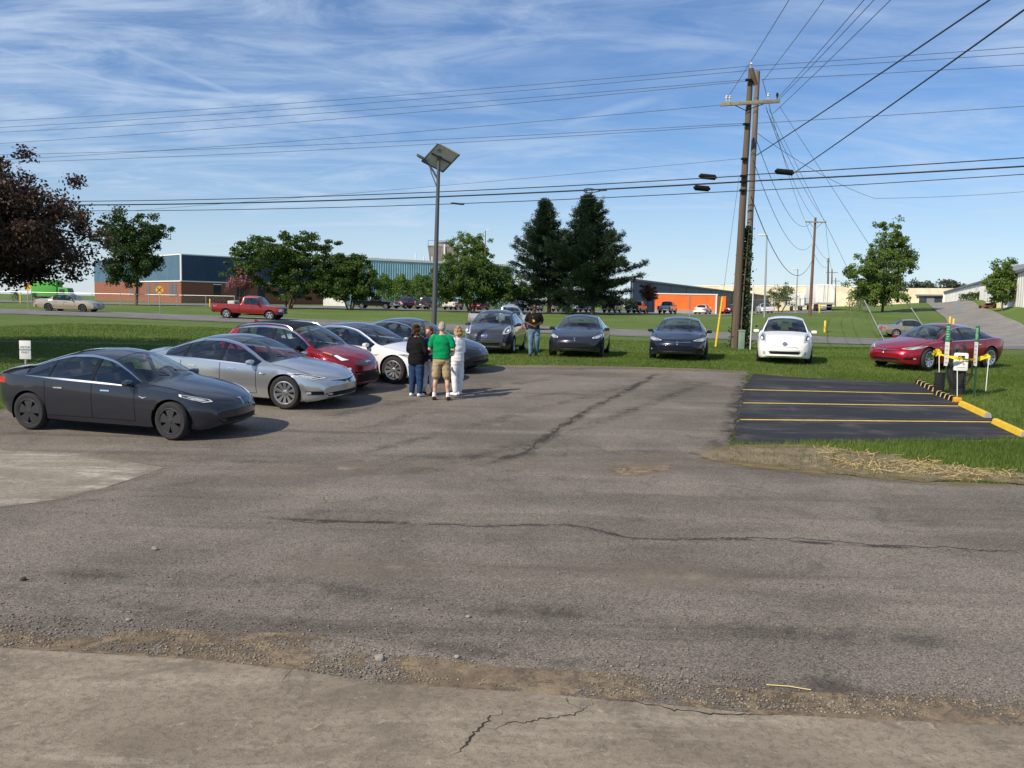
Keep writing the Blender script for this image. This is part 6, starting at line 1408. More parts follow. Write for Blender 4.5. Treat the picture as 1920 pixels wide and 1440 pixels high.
LEFT = [((1405, 124), (0, 219), 'topmost'), ((1406, 132), (0, 231), 'second'), ((1403, 149), (0, 240), 'third'), ((1403, 152), (0, 261), 'fourth'), ((1351, 197), (0, 292), 'crossarm-end'), ((1398, 231), (0, 282), 'fifth'), ((1398, 234), (0, 297), 'sixth')]
for a, b_, nm in LEFT: wire(((a[0], a[1], YP), (b_[0], b_[1], 58)), .012, M_THIN, f'{nm} thin power line running left from the double pole', .35, (0, .35))
for a, b_, nm in (((1405, 124), (1920, 86), 'topmost'), ((1410, 132), (1920, 98), 'second'), ((1428, 149), (1920, 120), 'third'), ((1420, 231), (1920, 197), 'lowest')): wire(((a[0], a[1], YP), (b_[0], b_[1], 38)), .012, M_THIN, f'{nm} thin power line running right from the double pole', .05, (0, .6))
wire(((1394, 297, YP), (600, 364, 51)), .009, M_THIN, 'faint single wire running left below the crossarm', .1, (0, .8))
for a, b_, nm, rr in (((1388, 330), (165, 366), 'upper', .024), ((1388, 341), (165, 373), 'middle', .038), ((1388, 358), (165, 384), 'lower', .020)): wire(((a[0], a[1], YP), (b_[0], b_[1], 55.5)), rr, M_WIRE, f'{nm} thick black cable running left from the double pole', .45, (0, .4))
for a, b_, nm, rr in (((1396, 328), (1920, 293), 'upper', .024), ((1396, 340), (1920, 309), 'middle', .036), ((1400, 358), (1920, 324), 'lower', .018)): wire(((a[0], a[1], YP), (b_[0], b_[1], 36.3)), rr, M_WIRE, f'{nm} thick black cable running right from the double pole', .06, (0, .7))
for a, b_, d, rr, nm in (((1362, 187), (1474, 0), 28, .012, 'first'), ((1432, 150), (1539, 0), 30, .012, 'second'), ((1460, 182), (1612, 0), 27, .012, 'third'), ((1461, 186), (1630, 0), 27, .012, 'fourth'), ((1448, 214), (1660, 0), 26, .012, 'fifth'), ((1417, 292), (1837, 0), 20.5, .022, 'sixth, thick'), ((1492, 322), (1920, 5), 18.6, .022, 'seventh, thick')): wire(((a[0], a[1], YP), (b_[0], b_[1], d)), rr, M_WIRE if rr > .02 else M_THIN, f'{nm} wire from the left rising to the upper right', .15, (0, 1.2))
wire(((1420, 250, YP), (1640, 372, 60)), .012, M_THIN, 'thin drooping line from the pole towards the right', .3, (0, 0)); wire(((1640, 372, 60), (1925, 356, 60)), .012, M_THIN, 'thin sagging line at the right below the cables', .15, (0, .3))
# closures and loops on the cables
for px, py, Y, L_, lab in ((1327, 331.5, 43, .86, 'black splice closure left of the pole on the upper cable'), (1316, 353, 43, .80, 'black splice closure left of the pole under the middle cable'), (1471, 322.5, 41, .88, 'black splice closure right of the pole on the upper cable'), (858, 382, 48.5, .75, 'slim black closure on the lower cable right of the lamp pole')):
    q = AT(px, py, Y); rr = .13 if Y < 45 else .05; b = MB(); M_ = Matrix.Rotation(R(90), 4, 'Y') @ Matrix.Identity(4); b.lathe([(.0001, -L_/2), (rr*.45, -L_/2), (rr*.5, -L_/2+.05), (rr, -L_/2+.07), (rr, L_/2-.07), (rr*.5, L_/2-.05), (rr*.45, L_/2), (.0001, L_/2)], 12, Matrix.Rotation(R(4), 4, 'Y') @ M_); ob = b.build('splice_closure', M_TRIM, None, smooth=True, loc=q); tag(ob, lab, 'closure', 'cable closures')
q = AT(1110, 357.5, 45.3); b = MB(); b.tube([Vector((.42*math.cos(a), 0, .09*math.sin(a)*(1-.6*math.cos(a)))) for a in np.linspace(0, 6.283, 25)], .024, 6, False); b.tube([(.42, 0, 0), (.75, 0, .03)], .024, 6); b.tube([(-.05, 0, .12), (.02, 0, -.1)], .018, 5); ob = b.build('cable_loop', M_WIRE, None, smooth=True, loc=q); tag(ob, 'black snowshoe cable loop hanging on the middle cable above the pines', 'cable loop')
# far pole line
fp, ft_ = gp(1519, 100), AT(1529, 408, 100); far1 = pole('utility_pole', fp, ft_, .19, .12, mat('brown pole', (.15, .085, .06), .9, vary=.3, vscale=4, stretch=(1, 1, .1)), 'brown wooden pole with crossarm right of the white hatchback'); o = far1.location
a_, b_ = AT(1510, 417, 99.8)-o, AT(1549, 416, 99.8)-o; part('crossarm', M_ARM, far1, lambda b: b.box((a_+b_)/2, ((b_-a_).length, .12, .14)))
for q in (a_, b_): part('insulator', M_INS, far1, lambda b: b.lathe([(.0001, 0), (.04, 0), (.07, .12), (.03, .28), (.0001, .3)], 8, Matrix.Translation(q+Vector((0, 0, .05)))), True)
c_ = (a_+b_)/2
for s in (-1, 1): part('arm_brace', M_ARM, far1, lambda b: b.tube([c_+Vector((.75*s, 0, -.05)), c_+Vector((0, 0, -.75))], .03, 5))
for i, (px, Y, top) in enumerate(((1552, 150, 484), (1559, 185, 505), (1566, 240, 521))):
    fo = pole('utility_pole', gp(px, Y), AT(px+1, top, Y), .18, .12, M_POLE, ['dark wooden pole just right of the brown crossarm pole', 'thin far pole with crossarm, second right of the brown pole', 'thinnest far pole, third right of the brown pole'][i]); q = AT(px+1, top+6, Y)-fo.location; part('crossarm', M_ARM, fo, lambda b: b.box(q, (2.4 if i else .5, .12, .14)))
for a, b_, sg, rr, m, nm in (((1430, 150), (1511, 416), .6, .014, M_THIN, 'upper left'), ((1436, 200), (1529, 410), .8, .014, M_THIN, 'second'), ((1438, 208), (1548, 415), .5, .014, M_THIN, 'third'), ((1418, 262), (1518, 420), 1.6, .015, M_WIRE, 'fourth, drooping'), ((1412, 300), (1522, 458), 2.0, .015, M_WIRE, 'fifth, drooping'), ((1408, 368), (1523, 488), 2.6, .022, M_WIRE, 'lowest, thick drooping')): wire(((a[0], a[1], YP), (b_[0], b_[1], 100)), rr, m, f'{nm} line from the double pole to the brown far pole', sg, group='lines to the far pole')
for a, b_, nm in (((1511, 418), (1553, 487), 'left'), ((1548, 417), (1560, 507), 'right'), ((1524, 470), (1553, 500), 'low')): wire(((a[0], a[1], 100), (b_[0], b_[1], 160)), .02, M_THIN, f'{nm} line running on from the brown far pole', .8, group='lines to the far pole')
# guys with their plastic guards
for a, e, g0, Y1, lab, mg, rg in (((1442, 205), (1673, 656), .77, 46, 'white guard on the guy wire behind the deep red sedan bonnet', M_WHITEP, .028), ((1462, 200), (1768, 648), .80, 47, 'white guard on the guy wire above the deep red sedan roof', M_WHITEP, .028), ((1386, 330), (1344.5, 653), .70, 41.2, 'leaning bright yellow guy guard left of the double pole', M_YEL, .048)):
    A = AT(a[0], a[1], YP); E = gp(e[0], Y1); root = empty('guy_wire', E); A = A-E; part('strand', M_THIN, root, lambda b: b.tube([(0, 0, -.1), A], .009, 5)); part('guard', mg, root, lambda b: b.tube([A*.012, A*(1-g0)], rg, 8), True); tag(root, lab, 'guy wire', 'guy wires')
p = gp(1410, 41); root = empty('marker_post', p); part('post', M_WHITEP, root, lambda b: b.tube([(0, 0, -.1), (.03, 0, 2.95)], .026, 7), True); part('cap', M_WHITEP, root, lambda b: b.lathe([(.04, 2.93), (.04, 3.0), (.0001, 3.02)], 8), True); tag(root, 'thin white marker post between double pole and white hatchback', 'post')
p = gp(1294, 75); root = empty('sign_post', p); part('post', M_GALV, root, lambda b: b.tube([(0, 0, -.1), (0, 0, 3.0)], .035, 6)); part('sign_plate', M_TRIM, root, lambda b: b.box((0, .03, 2.4), (.1, .03, 1.1))); tag(root, 'narrow edge-on road sign beyond the road before the orange wall', 'sign')
# street lights of the yard
for px, Y, top, arm, lab in ((1438, 92, 441, -1, 'tall yard light with a pale head right of the double pole'), (1496, 128, 505, -1, 'shorter yard light left of the brown far pole'), (910, 158, 432, 1, 'square-headed yard light rising behind the airy tree')):
    b0 = gp(px-4 if px > 1000 else px, Y); t0 = AT(px, top, Y); root = empty('yard_light', b0); t_ = t0-b0; part('pole', M_GALV if px > 1000 else M_POLE, root, lambda b: b.tube([(0, 0, -.2), t_], [.12, .07], 8), True); part('lamp_head', M_FLASH, root, lambda b: b.box(t_+Vector((arm*.45, 0, .02)), (.85, .35, .16)), bevel=.03); tag(root, lab, 'street light', 'yard lights')
# solar street lamp
YL = 29.3; lb = gp(813, YL); lt = AT(823.5, 276, YL); root = empty('solar_lamp', lb); M_LPOLE = mat('grey lamp steel', (.085, .09, .10), .5, .3); t_ = lt-lb
part('pole', M_LPOLE, root, lambda b: b.tube([(0, 0, -.1), t_*.5, t_], [.095, .075, .052], 14), True); part('base_plate', M_LPOLE, root, lambda b: b.box((0, 0, .02), (.36, .36, .04)), bevel=.01)
pc = AT(822, 268, YL-.45)-lb; e1, e2 = Vector((.66, .44, -.27)), Vector((-.58, .50, -.50)); nn = e1.cross(e2).normalized(); nn = nn if nn.z > 0 else -nn
def slab(b, o_, a, c, th): b.add([o_, o_+a, o_+a+c, o_+c, o_+nn*th, o_+a+nn*th, o_+a+c+nn*th, o_+c+nn*th], [(0, 1, 2, 3), (4, 7, 6, 5), (0, 4, 5, 1), (1, 5, 6, 2), (2, 6, 7, 3), (3, 7, 4, 0)])
pn = part('solar_panel', mat('panel backsheet', (.62, .62, .60), .6), root, lambda b: slab(b, pc, e1, e2, .02)); part('cells', mat('solar cells', (.012, .015, .035), .15, coat=.6), pn, lambda b: slab(b, pc+nn*.024+e1*.03+e2*.03, e1*.94, e2*.94, .006))
for k_, (o_, v) in enumerate(((pc, e1), (pc, e2), (pc+e1, e2), (pc+e2, e1))): part('frame_rail', M_LPOLE if k_ else M_FLASH, pn, lambda b: b.tube([o_-nn*.012, o_+v-nn*.012], .022, 4))
mid = pc+e1*.5+e2*.5; part('panel_bracket', M_LPOLE, root, lambda b: b.tube([mid-e1*.42-nn*.03, mid+e1*.42-nn*.03], .03, 5)); part('panel_stem', M_LPOLE, root, lambda b: b.tube([t_-Vector((0, 0, .05)), mid-nn*.02], .045, 8)); part('junction_box', M_LPOLE, root, lambda b: b.box(pc+e1*.25+e2*.25-nn*.04, (.1, .1, .06)))
arm = [AT(px, py, YL)-lb for px, py in ((821, 337), (813, 322), (805, 310), (796, 300))]; part('lamp_arm', M_LPOLE, root, lambda b: b.tube(arm, .032, 8), True); st_ = [AT(px, py, YL)-lb for px, py in ((820, 354), (815, 340), (809, 325), (806, 312))]; part('arm_strut', M_LPOLE, root, lambda b: b.tube(st_, .018, 6), True)
hd = AT(790, 295, YL)-lb; part('lamp_head', M_LPOLE, root, lambda b: b.box(hd, (.30, .36, .07), M=Matrix.Rotation(R(28), 3, 'Y')), bevel=.02); tag(root, 'tall grey solar street lamp with tilted panel behind the people', 'street lamp')
# road signs
M_SIGNY = mat('sign yellow', (.66, .36, .03), .5); M_SIGNB = mat('sign black', (.015, .015, .015), .5)
for px, Y, lab in ((53, 79, 'yellow round railway crossing sign with black cross, under the copper tree'), (300, 78, 'yellow round railway crossing sign with black cross, right of the copper tree')):
    p = gp(px, Y); root = empty('railway_sign', p); part('post', M_GALV, root, lambda b: b.tube([(0, 0, -.1), (0, 0, 2.3)], .035, 6)); d_ = part('sign_disc', M_SIGNY, root, lambda b: b.lathe([(.0001, -.01), (.34, -.01), (.34, .01), (.0001, .01)], 28, Matrix.Translation((0, -.06, 2.05)) @ Matrix.Rotation(R(90), 4, 'X')))
    for s in (45, -45): part('cross_bar', M_SIGNB, d_, lambda b: b.box((0, -.078-.002*(s > 0), 2.05), (.60, .006, .065), M=Matrix.Rotation(R(s), 3, 'Y')))
    tag(root, lab, 'road sign', 'railway crossing signs')
p = gp(1797, 80); root = empty('stop_sign', p); part('post', M_GALV, root, lambda b: b.tube([(0, 0, -.1), (0, 0, 2.2)], .035, 6)); part('sign_plate', mat('sign back', (.30, .33, .36), .5, .3), root, lambda b: b.lathe([(.0001, -.01), (.40, -.01), (.40, .01), (.0001, .01)], 8, Matrix.Translation((0, -.05, 2.0)) @ Matrix.Rotation(R(90), 4, 'X') @ Matrix.Rotation(R(22.5), 4, 'Z'))); tag(root, 'grey back of an octagonal stop sign beside the hill drive', 'road sign')
p = gp(1779, 82); root = empty('fire_hydrant', p); part('barrel', mat('hydrant red', (.45, .03, .02), .5), root, lambda b: b.lathe([(.0001, 0), (.14, 0), (.14, .08), (.10, .10), (.10, .5), (.15, .52), (.13, .62), (.05, .70), (.0001, .72)], 12), True); part('outlet', MATS['hydrant red'], root, lambda b: b.tube([(-.2, 0, .4), (.2, 0, .4)], .055, 8), True); tag(root, 'small red hydrant beside the yellow posts near the stop sign', 'hydrant')
def text(body, size, m, parent, M_, name='lettering'):
    cu = bpy.data.curves.new(name, 'FONT'); cu.body = body; cu.size = size; cu.align_x = 'CENTER'; cu.align_y = 'CENTER'; cu.extrude = .001; cu.space_line = .95
    ob = bpy.data.objects.new(name, cu); COL.objects.link(ob); bpy.context.view_layer.update(); me = bpy.data.meshes.new_from_object(ob); bpy.data.objects.remove(ob); me.transform(M_); me.materials.append(m); return obj(name, me, parent)
RX = Matrix.Rotation(R(90), 4, 'X')
p = ON(48, 20.5); p = Vector((AT(48, 690, 20.5).x, 20.5, z1(AT(48, 690, 20.5).x, 20.5))); root = empty('parking_sign', p, R(8)); zc_ = AT(48, 656, 20.5).z-p.z
part('post', M_GALV, root, lambda b: b.tube([(0, .03, -.1), (0, .03, zc_+.1)], .03, 6)); pl = part('sign_plate', M_WHITEP, root, lambda b: b.box((0, 0, zc_), (.25, .008, .43)), bevel=.003); M_SBLUE = mat('sign navy print', (.03, .05, .16), .5); text('VISITOR\nPARKING\nONLY', .062, M_SBLUE, pl, Matrix.Translation((0, -.006, zc_)) @ RX)
tag(root, 'small white visitor parking sign behind the nearest dark grey sedan', 'sign')
text('4x4', .20, mat('faded decal', (.62, .34, .30), .6), t2, Matrix.Translation((side_x(TRUCK, 5.42), -1.012, 1.0)) @ RX, 'bed_decal')
# wheel stops
def wheel_stop(A, B, kind, label):
    A, B = G(*A), G(*B); c = (A+B)/2; t = (B-A); L_ = t.length; rz = math.atan2(t.y, t.x); root = empty('wheel_stop', Vector((c.x, c.y, z1(c.x, c.y)+.02)), rz)
    root.rotation_euler = (0, -math.asin((B.z-A.z)/L_), rz); prof = [(-.085, 0), (.085, 0), (.06, .10), (.03, .115), (-.03, .115), (-.06, .10)]
    Mx = Matrix.Rotation(R(90), 4, 'Z') @ Matrix.Rotation(R(90), 4, 'X')
    if kind == 'rubber':
        n = 10
        for i in range(n): part('stripe' if i % 2 else 'block', mat('stop stripe', (.70, .50, .22), .6) if i % 2 else M_TRIM, root, lambda b: b.prism([(x*(1.0 if i % 2 == 0 else 1.012), z*(1.0 if i % 2 == 0 else 1.012)) for x, z in prof], -L_/2+L_*i/n*1.0, -L_/2+L_*(i+(1.62 if i % 2 == 0 else .38))/n, Matrix.Rotation(R(90), 4, 'Z') @ Matrix.Rotation(R(90), 4, 'X')))
        part('end_cap', mat('stop orange', (.72, .34, .02), .55), root, lambda b: b.box((L_/2-.05, 0, .06), (.14, .176, .112)), bevel=.02)
    else:
        part('block', M_CONC2, root, lambda b: b.prism([(x*.98, z*.98) for x, z in prof], -L_/2, L_/2, Mx)); part('painted_face', M_YEL, root, lambda b: b.prism([(-(x*.98+(.004 if x > 0 else .0)), z*.98+.003) for x, z in [(.086, .004), (.06, .10), (.03, .115), (-.02, .115), (.0, .05)]], -L_/2+.02, L_/2-.02, Mx))
    tag(root, label, 'wheel stop', 'wheel stops along the new bays')
wheel_stop((1721, 720), (1757, 737), 'rubber', 'black rubber wheel stop with yellow stripes, farthest from the camera'); wheel_stop((1757, 741), (1796, 756), 'rubber', 'black rubber wheel stop with yellow stripes beside the black box'); wheel_stop((1803, 762), (1852, 785), 'paint', 'yellow painted concrete wheel stop beyond the last bay line'); wheel_stop((1866, 796), (1922, 822), 'paint', 'yellow painted concrete wheel stop nearest the camera at right')
# charging post and what stands round it
cp = G(1794, 741); D0 = cp.y; root = empty('charging_post', cp, R(-20)); M_CHBLK = mat('charger black', (.018, .018, .02), .5); M_TAPE = mat('caution tape', (.85, .62, .02), .45)
def hz(py, Y=None, px=1795): return AT(px, py, Y or D0).z-cp.z
part('pedestal', M_CHBLK, root, lambda b: b.box((0, .05, hz(655)/2), (.36, .20, hz(655))), bevel=.02); un = part('charger_unit', M_WHITEP, root, lambda b: b.box((.03, -.10, (hz(662)+hz(694))/2), (.34, .12, hz(661)-hz(695))), bevel=.05); part('screen', M_CHBLK, un, lambda b: b.box((.03, -.166, hz(668)), (.16, .006, .05))); part('emblem', mat('print grey', (.30, .31, .32), .6), un, lambda b: b.box((.03, -.163, hz(672)), (.09, .004, .035))); part('print_line', MATS['print grey'], un, lambda b: b.box((.03, -.163, hz(688)), (.20, .004, .012))); part('holster', M_CHBLK, root, lambda b: b.lathe([(.10, 0), (.17, .02), (.17, .06), (.10, .08)], 18, Matrix.Translation((.0, -.04, hz(657))) @ Matrix.Rotation(R(90), 4, 'X')), True)
for k_ in range(5):
    sx = -1 if k_ < 3 else 1; w_ = .17+.022*k_; dz_ = .02*k_; top = hz(668)+.02*k_; bot = hz(722)-.05*(k_ % 3)+.03
    part('charging_cable', M_CHBLK, root, lambda b: b.tube([(sx*.08+w_*math.sin(a)*(1 if sx > 0 else 1)*.9, -.062-.006*k_, (top+bot)/2+(top-bot)/2*math.cos(a)) for a in np.linspace(0, 2*math.pi, 30)], .013, 6, False), True)
tag(root, 'black and white car charging post with coiled cables before the red sedan', 'charger')
M_SGREEN = mat('sign green', (.02, .22, .07), .5); M_PGREEN = mat('green post', (.015, .06, .03), .6)
for px, py, t0, lab in ((1772, 712, 607, 'green and white charging sign on post left of the charger'), (1824, 744, 611, 'green and white charging sign on green post right of the charger')):
    b0 = G(px, py); root = empty('charging_sign', b0, R(-94 if px < 1800 else -103)); zt_ = AT(px, t0, b0.y).z-b0.z; part('post', M_PGREEN, root, lambda b: b.box((0, .03, zt_/2), (.06, .04, zt_)))
    z1_, z2_ = AT(px, 641, b0.y).z-b0.z, AT(px, 686, b0.y).z-b0.z
    u_ = part('green_plate', M_SGREEN, root, lambda b: b.box((0, 0, (zt_+z1_)/2), (.30, .008, zt_-z1_-.02))); lw = part('white_plate', M_WHITEP, root, lambda b: b.box((0, 0, (z1_+z2_)/2), (.30, .008, z1_-z2_))); 
    for k_ in range(6): part('print_mark', mat('sign pale green', (.42, .60, .48), .6), u_, lambda b: b.box((.02*math.sin(k_*2.1), -.006, zt_-.05-(zt_-z1_-.1)*(k_+.5)/6), (.20-.05*(k_ % 3), .004, .030)))
    for k_ in range(5): part('print_mark', mat('print grey', (.30, .31, .32), .6), lw, lambda b: b.box((0, -.006, z1_-.06-(z1_-z2_-.1)*(k_+.5)/5), (.18-.04*(k_ % 2), .004, .022)))
    tag(root, lab, 'sign', 'charging signs')
b0 = G(1760, 738); hb = AT(1760, 700, b0.y).z-b0.z; root = empty('black_bollard', b0); part('box', M_CHBLK, root, lambda b: b.box((0, 0, hb/2), (.20, .18, hb)), bevel=.012); part('cap', M_CHBLK, root, lambda b: b.box((0, 0, hb+.01), (.215, .195, .03)), bevel=.008); tag(root, 'square black bollard at the corner of the new asphalt', 'bollard')
for px, py, t0, tx, lab in ((1761, 735, 661, 1761, 'thin white stake behind the square black bollard'), (1795, 745, 688, 1795, 'thin white stake in front of the charging post'), (1848, 735, 672, 1854, 'thin leaning white stake at the right of the charger')):
    b0 = G(px, py); t_ = AT(tx, t0, b0.y)-b0; b = MB(); b.tube([(0, 0, -.05), t_*.5, t_], .012, 6); ob = b.build('stake', M_WHITEP, None, loc=b0); tag(ob, lab, 'stake', 'stakes holding the tape')
P_ = [AT(px, py, D0-.25) for px, py in ((1757, 661), (1763, 664), (1775, 668), (1790, 671), (1800, 672.5), (1812, 674), (1825, 674), (1838, 672), (1850, 669), (1857, 667.5))]; b = MB(); V, F = [], []
for i, q in enumerate(P_): hw = .055*(1-.55*abs(math.sin(i*1.3))); tw = i*.9; V += [q+Vector((0, math.sin(tw)*hw, abs(math.cos(tw))*hw+.012)), q-Vector((0, math.sin(tw)*hw, abs(math.cos(tw))*hw+.012))]
F = [(2*i, 2*i+1, 2*i+3, 2*i+2) for i in range(len(P_)-1)]; o_ = P_[0]; b.add([v-o_ for v in V], F)
for q, k_ in ((P_[0], 1), (P_[4], .6), (P_[8], .8)):
    for a in range(7): an = a*.9+1; d_ = Vector((math.cos(an)*.11*k_, .03*math.sin(an*2), math.sin(an)*.09*k_)); w_ = Vector((-d_.z, .02, d_.x))*.35; b.add([q-o_, q-o_+d_+w_, q-o_+d_*1.1-w_], [(0, 1, 2)])
ob = b.build('caution_tape', M_TAPE, None, loc=o_); tag(ob, 'yellow caution tape tied in bows across the charging post', 'tape')
# riding mower on the slope
p = gp(1852, 114); root = empty('riding_mower', p, R(-150)); M_MRED = mat('mower red', (.28, .035, .02), .5)
part('deck', M_MRED, root, lambda b: b.box((.3, 0, .25), (1.1, 1.4, .2)), bevel=.04); part('engine_cover', M_TRIM, root, lambda b: b.box((-.6, 0, .6), (.8, .8, .5)), bevel=.06); part('seat', mat('mower seat', (.5, .5, .5), .6), root, lambda b: (b.box((-.15, 0, .72), (.5, .5, .14)), b.box((-.4, 0, 1.05), (.14, .5, .6))), bevel=.04); part('roll_bar', M_TRIM, root, lambda b: b.tube([(-.6, -.5, .5), (-.62, -.5, 1.35), (-.62, .5, 1.35), (-.6, .5, .5)], .035, 6))
for x, y, rr in ((-.6, .55, .32), (-.6, -.55, .32), (.8, .5, .18), (.8, -.5, .18)): part('wheel', M_TYRE, root, lambda b: b.lathe([(.0001, -.11), (rr, -.11), (rr, .11), (.0001, .11)], 16, Matrix.Translation((x, y, rr)) @ Matrix.Rotation(R(90), 4, 'X')), True)
tag(root, 'riding mower with grey seat parked on the hill lawn', 'mower')
# ================================================================== people
def remesh(name, b, m, parent, voxel=.012, smooth=4, extra=None):
    me = bpy.data.meshes.new(name); me.from_pydata([tuple(map(float, v)) for v in b.V], [], b.F); me.update()
    ob = bpy.data.objects.new(name, me); COL.objects.link(ob)
    md = ob.modifiers.new('r', 'REMESH'); md.mode = 'VOXEL'; md.voxel_size = voxel
    sm = ob.modifiers.new('s', 'SMOOTH'); sm.iterations = smooth; sm.factor = .5
    bpy.context.view_layer.update(); dg = bpy.context.evaluated_depsgraph_get()
    m2 = bpy.data.meshes.new_from_object(ob.evaluated_get(dg)); bpy.data.objects.remove(ob); bpy.data.meshes.remove(me)
    if extra:
        n = len(m2.vertices); co = np.zeros(n*3, np.float32); m2.vertices.foreach_get('co', co); co = co.reshape(-1, 3); co = extra(co); m2.vertices.foreach_set('co', co.ravel()); m2.update()
    m2.materials.clear(); m2.materials.append(m); m2.polygons.foreach_set('use_smooth', np.ones(len(m2.polygons), dtype=bool)); m2.name = name
    return obj(name, m2, parent)
def loft(b, rings, n=20):
    """closed body from elliptical rings: (centre, half width x, half depth y)"""
    V, F = [], []
    for c, rx, ry in rings:
        for k in range(n): a = 2*math.pi*k/n; V.append((c[0]+rx*math.cos(a), c[1]+ry*math.sin(a), c[2]))
    for i in range(len(rings)-1):
        for k in range(n): k2 = (k+1) % n; F.append((i*n+k, i*n+k2, (i+1)*n+k2, (i+1)*n+k))
    F.append(tuple(range(n))[::-1]); F.append(tuple((len(rings)-1)*n+k for k in range(n))); b.add(V, F)
def limb(b, pts, rad, n=12):
    P = [Vector(p) for p in pts]; out, rr = [], []
    for i in range(len(P)-1):
        for j in range(5): t = j/5; out.append(P[i].lerp(P[i+1], t)); rr.append(rad[i]+(rad[i+1]-rad[i])*t)
    out.append(P[-1]); rr.append(rad[-1]); d0 = (out[0]-out[1]).normalized(); d1 = (out[-1]-out[-2]).normalized()
    b.tube([out[0]+d0*rr[0]*.8]+out+[out[-1]+d1*rr[-1]*.8], [rr[0]*.55]+rr+[rr[-1]*.55], n)
def blob(b, c, r_, n=14, M_=None):
    V, F = [], []; m = 9
    for i in range(m+1):
        th = math.pi*i/m
        for k in range(n): a = 2*math.pi*k/n; v = Vector((r_[0]*math.sin(th)*math.cos(a), r_[1]*math.sin(th)*math.sin(a), r_[2]*math.cos(th))); v = (M_ @ v) if M_ else v; V.append(v+Vector(c))
    for i in range(m):
        for k in range(n): k2 = (k+1) % n; F.append((i*n+k, (i+1)*n+k, (i+1)*n+k2, i*n+k2))
    b.add(V, F)
def hand(b, wrist, d, side, palm_n, curl=.5, s=1.0):
    d = Vector(d).normalized(); pn = Vector(palm_n); pn = (pn-d*pn.dot(d)).normalized(); w = d.cross(pn)*side
    for i in range(5): t = i/4; c = wrist+d*(.015+.075*t)*s; blob(b, c, (.026*s,)*3)
    for k in (-1, 1): limb(b, [wrist+d*.03*s+w*.012*k*s, wrist+d*.085*s+w*.022*k*s], [.018*s, .018*s], 8)
    for i, (off, L_) in enumerate(((-.032, .062), (-.011, .075), (.011, .078), (.032, .068))):
        p = wrist+d*.09*s+w*off*s; q = p+(d*math.cos(curl*.6)+pn*math.sin(curl*.6))*L_*.55*s; e = q+(d*math.cos(curl*1.8)+pn*math.sin(curl*1.8))*L_*.5*s; limb(b, [p, q, e], [.0105*s, .0098*s, .009*s], 7)
    p = wrist+d*.03*s+w*.03*s; q = p+(d*.6+w*.75+pn*.2).normalized()*.04*s; limb(b, [p, q, q+(d*.9+w*.2+pn*.4).normalized()*.035*s], [.0135*s, .012*s, .010*s], 7)
M_SKINL = mat('fair skin', (.56, .33, .235), .55, vary=.08, vscale=20); M_SKIND = mat('brown skin', (.085, .045, .03), .5); M_EYE = mat('eye dark', (.02, .015, .012), .2); M_LIP = mat('lips', (.35, .13, .11), .5)
def cloth(name, c, v=.12): return mat('cloth '+name, c, .95, vary=v, vscale=9, bump=.35, bscale=16, spec=.08)
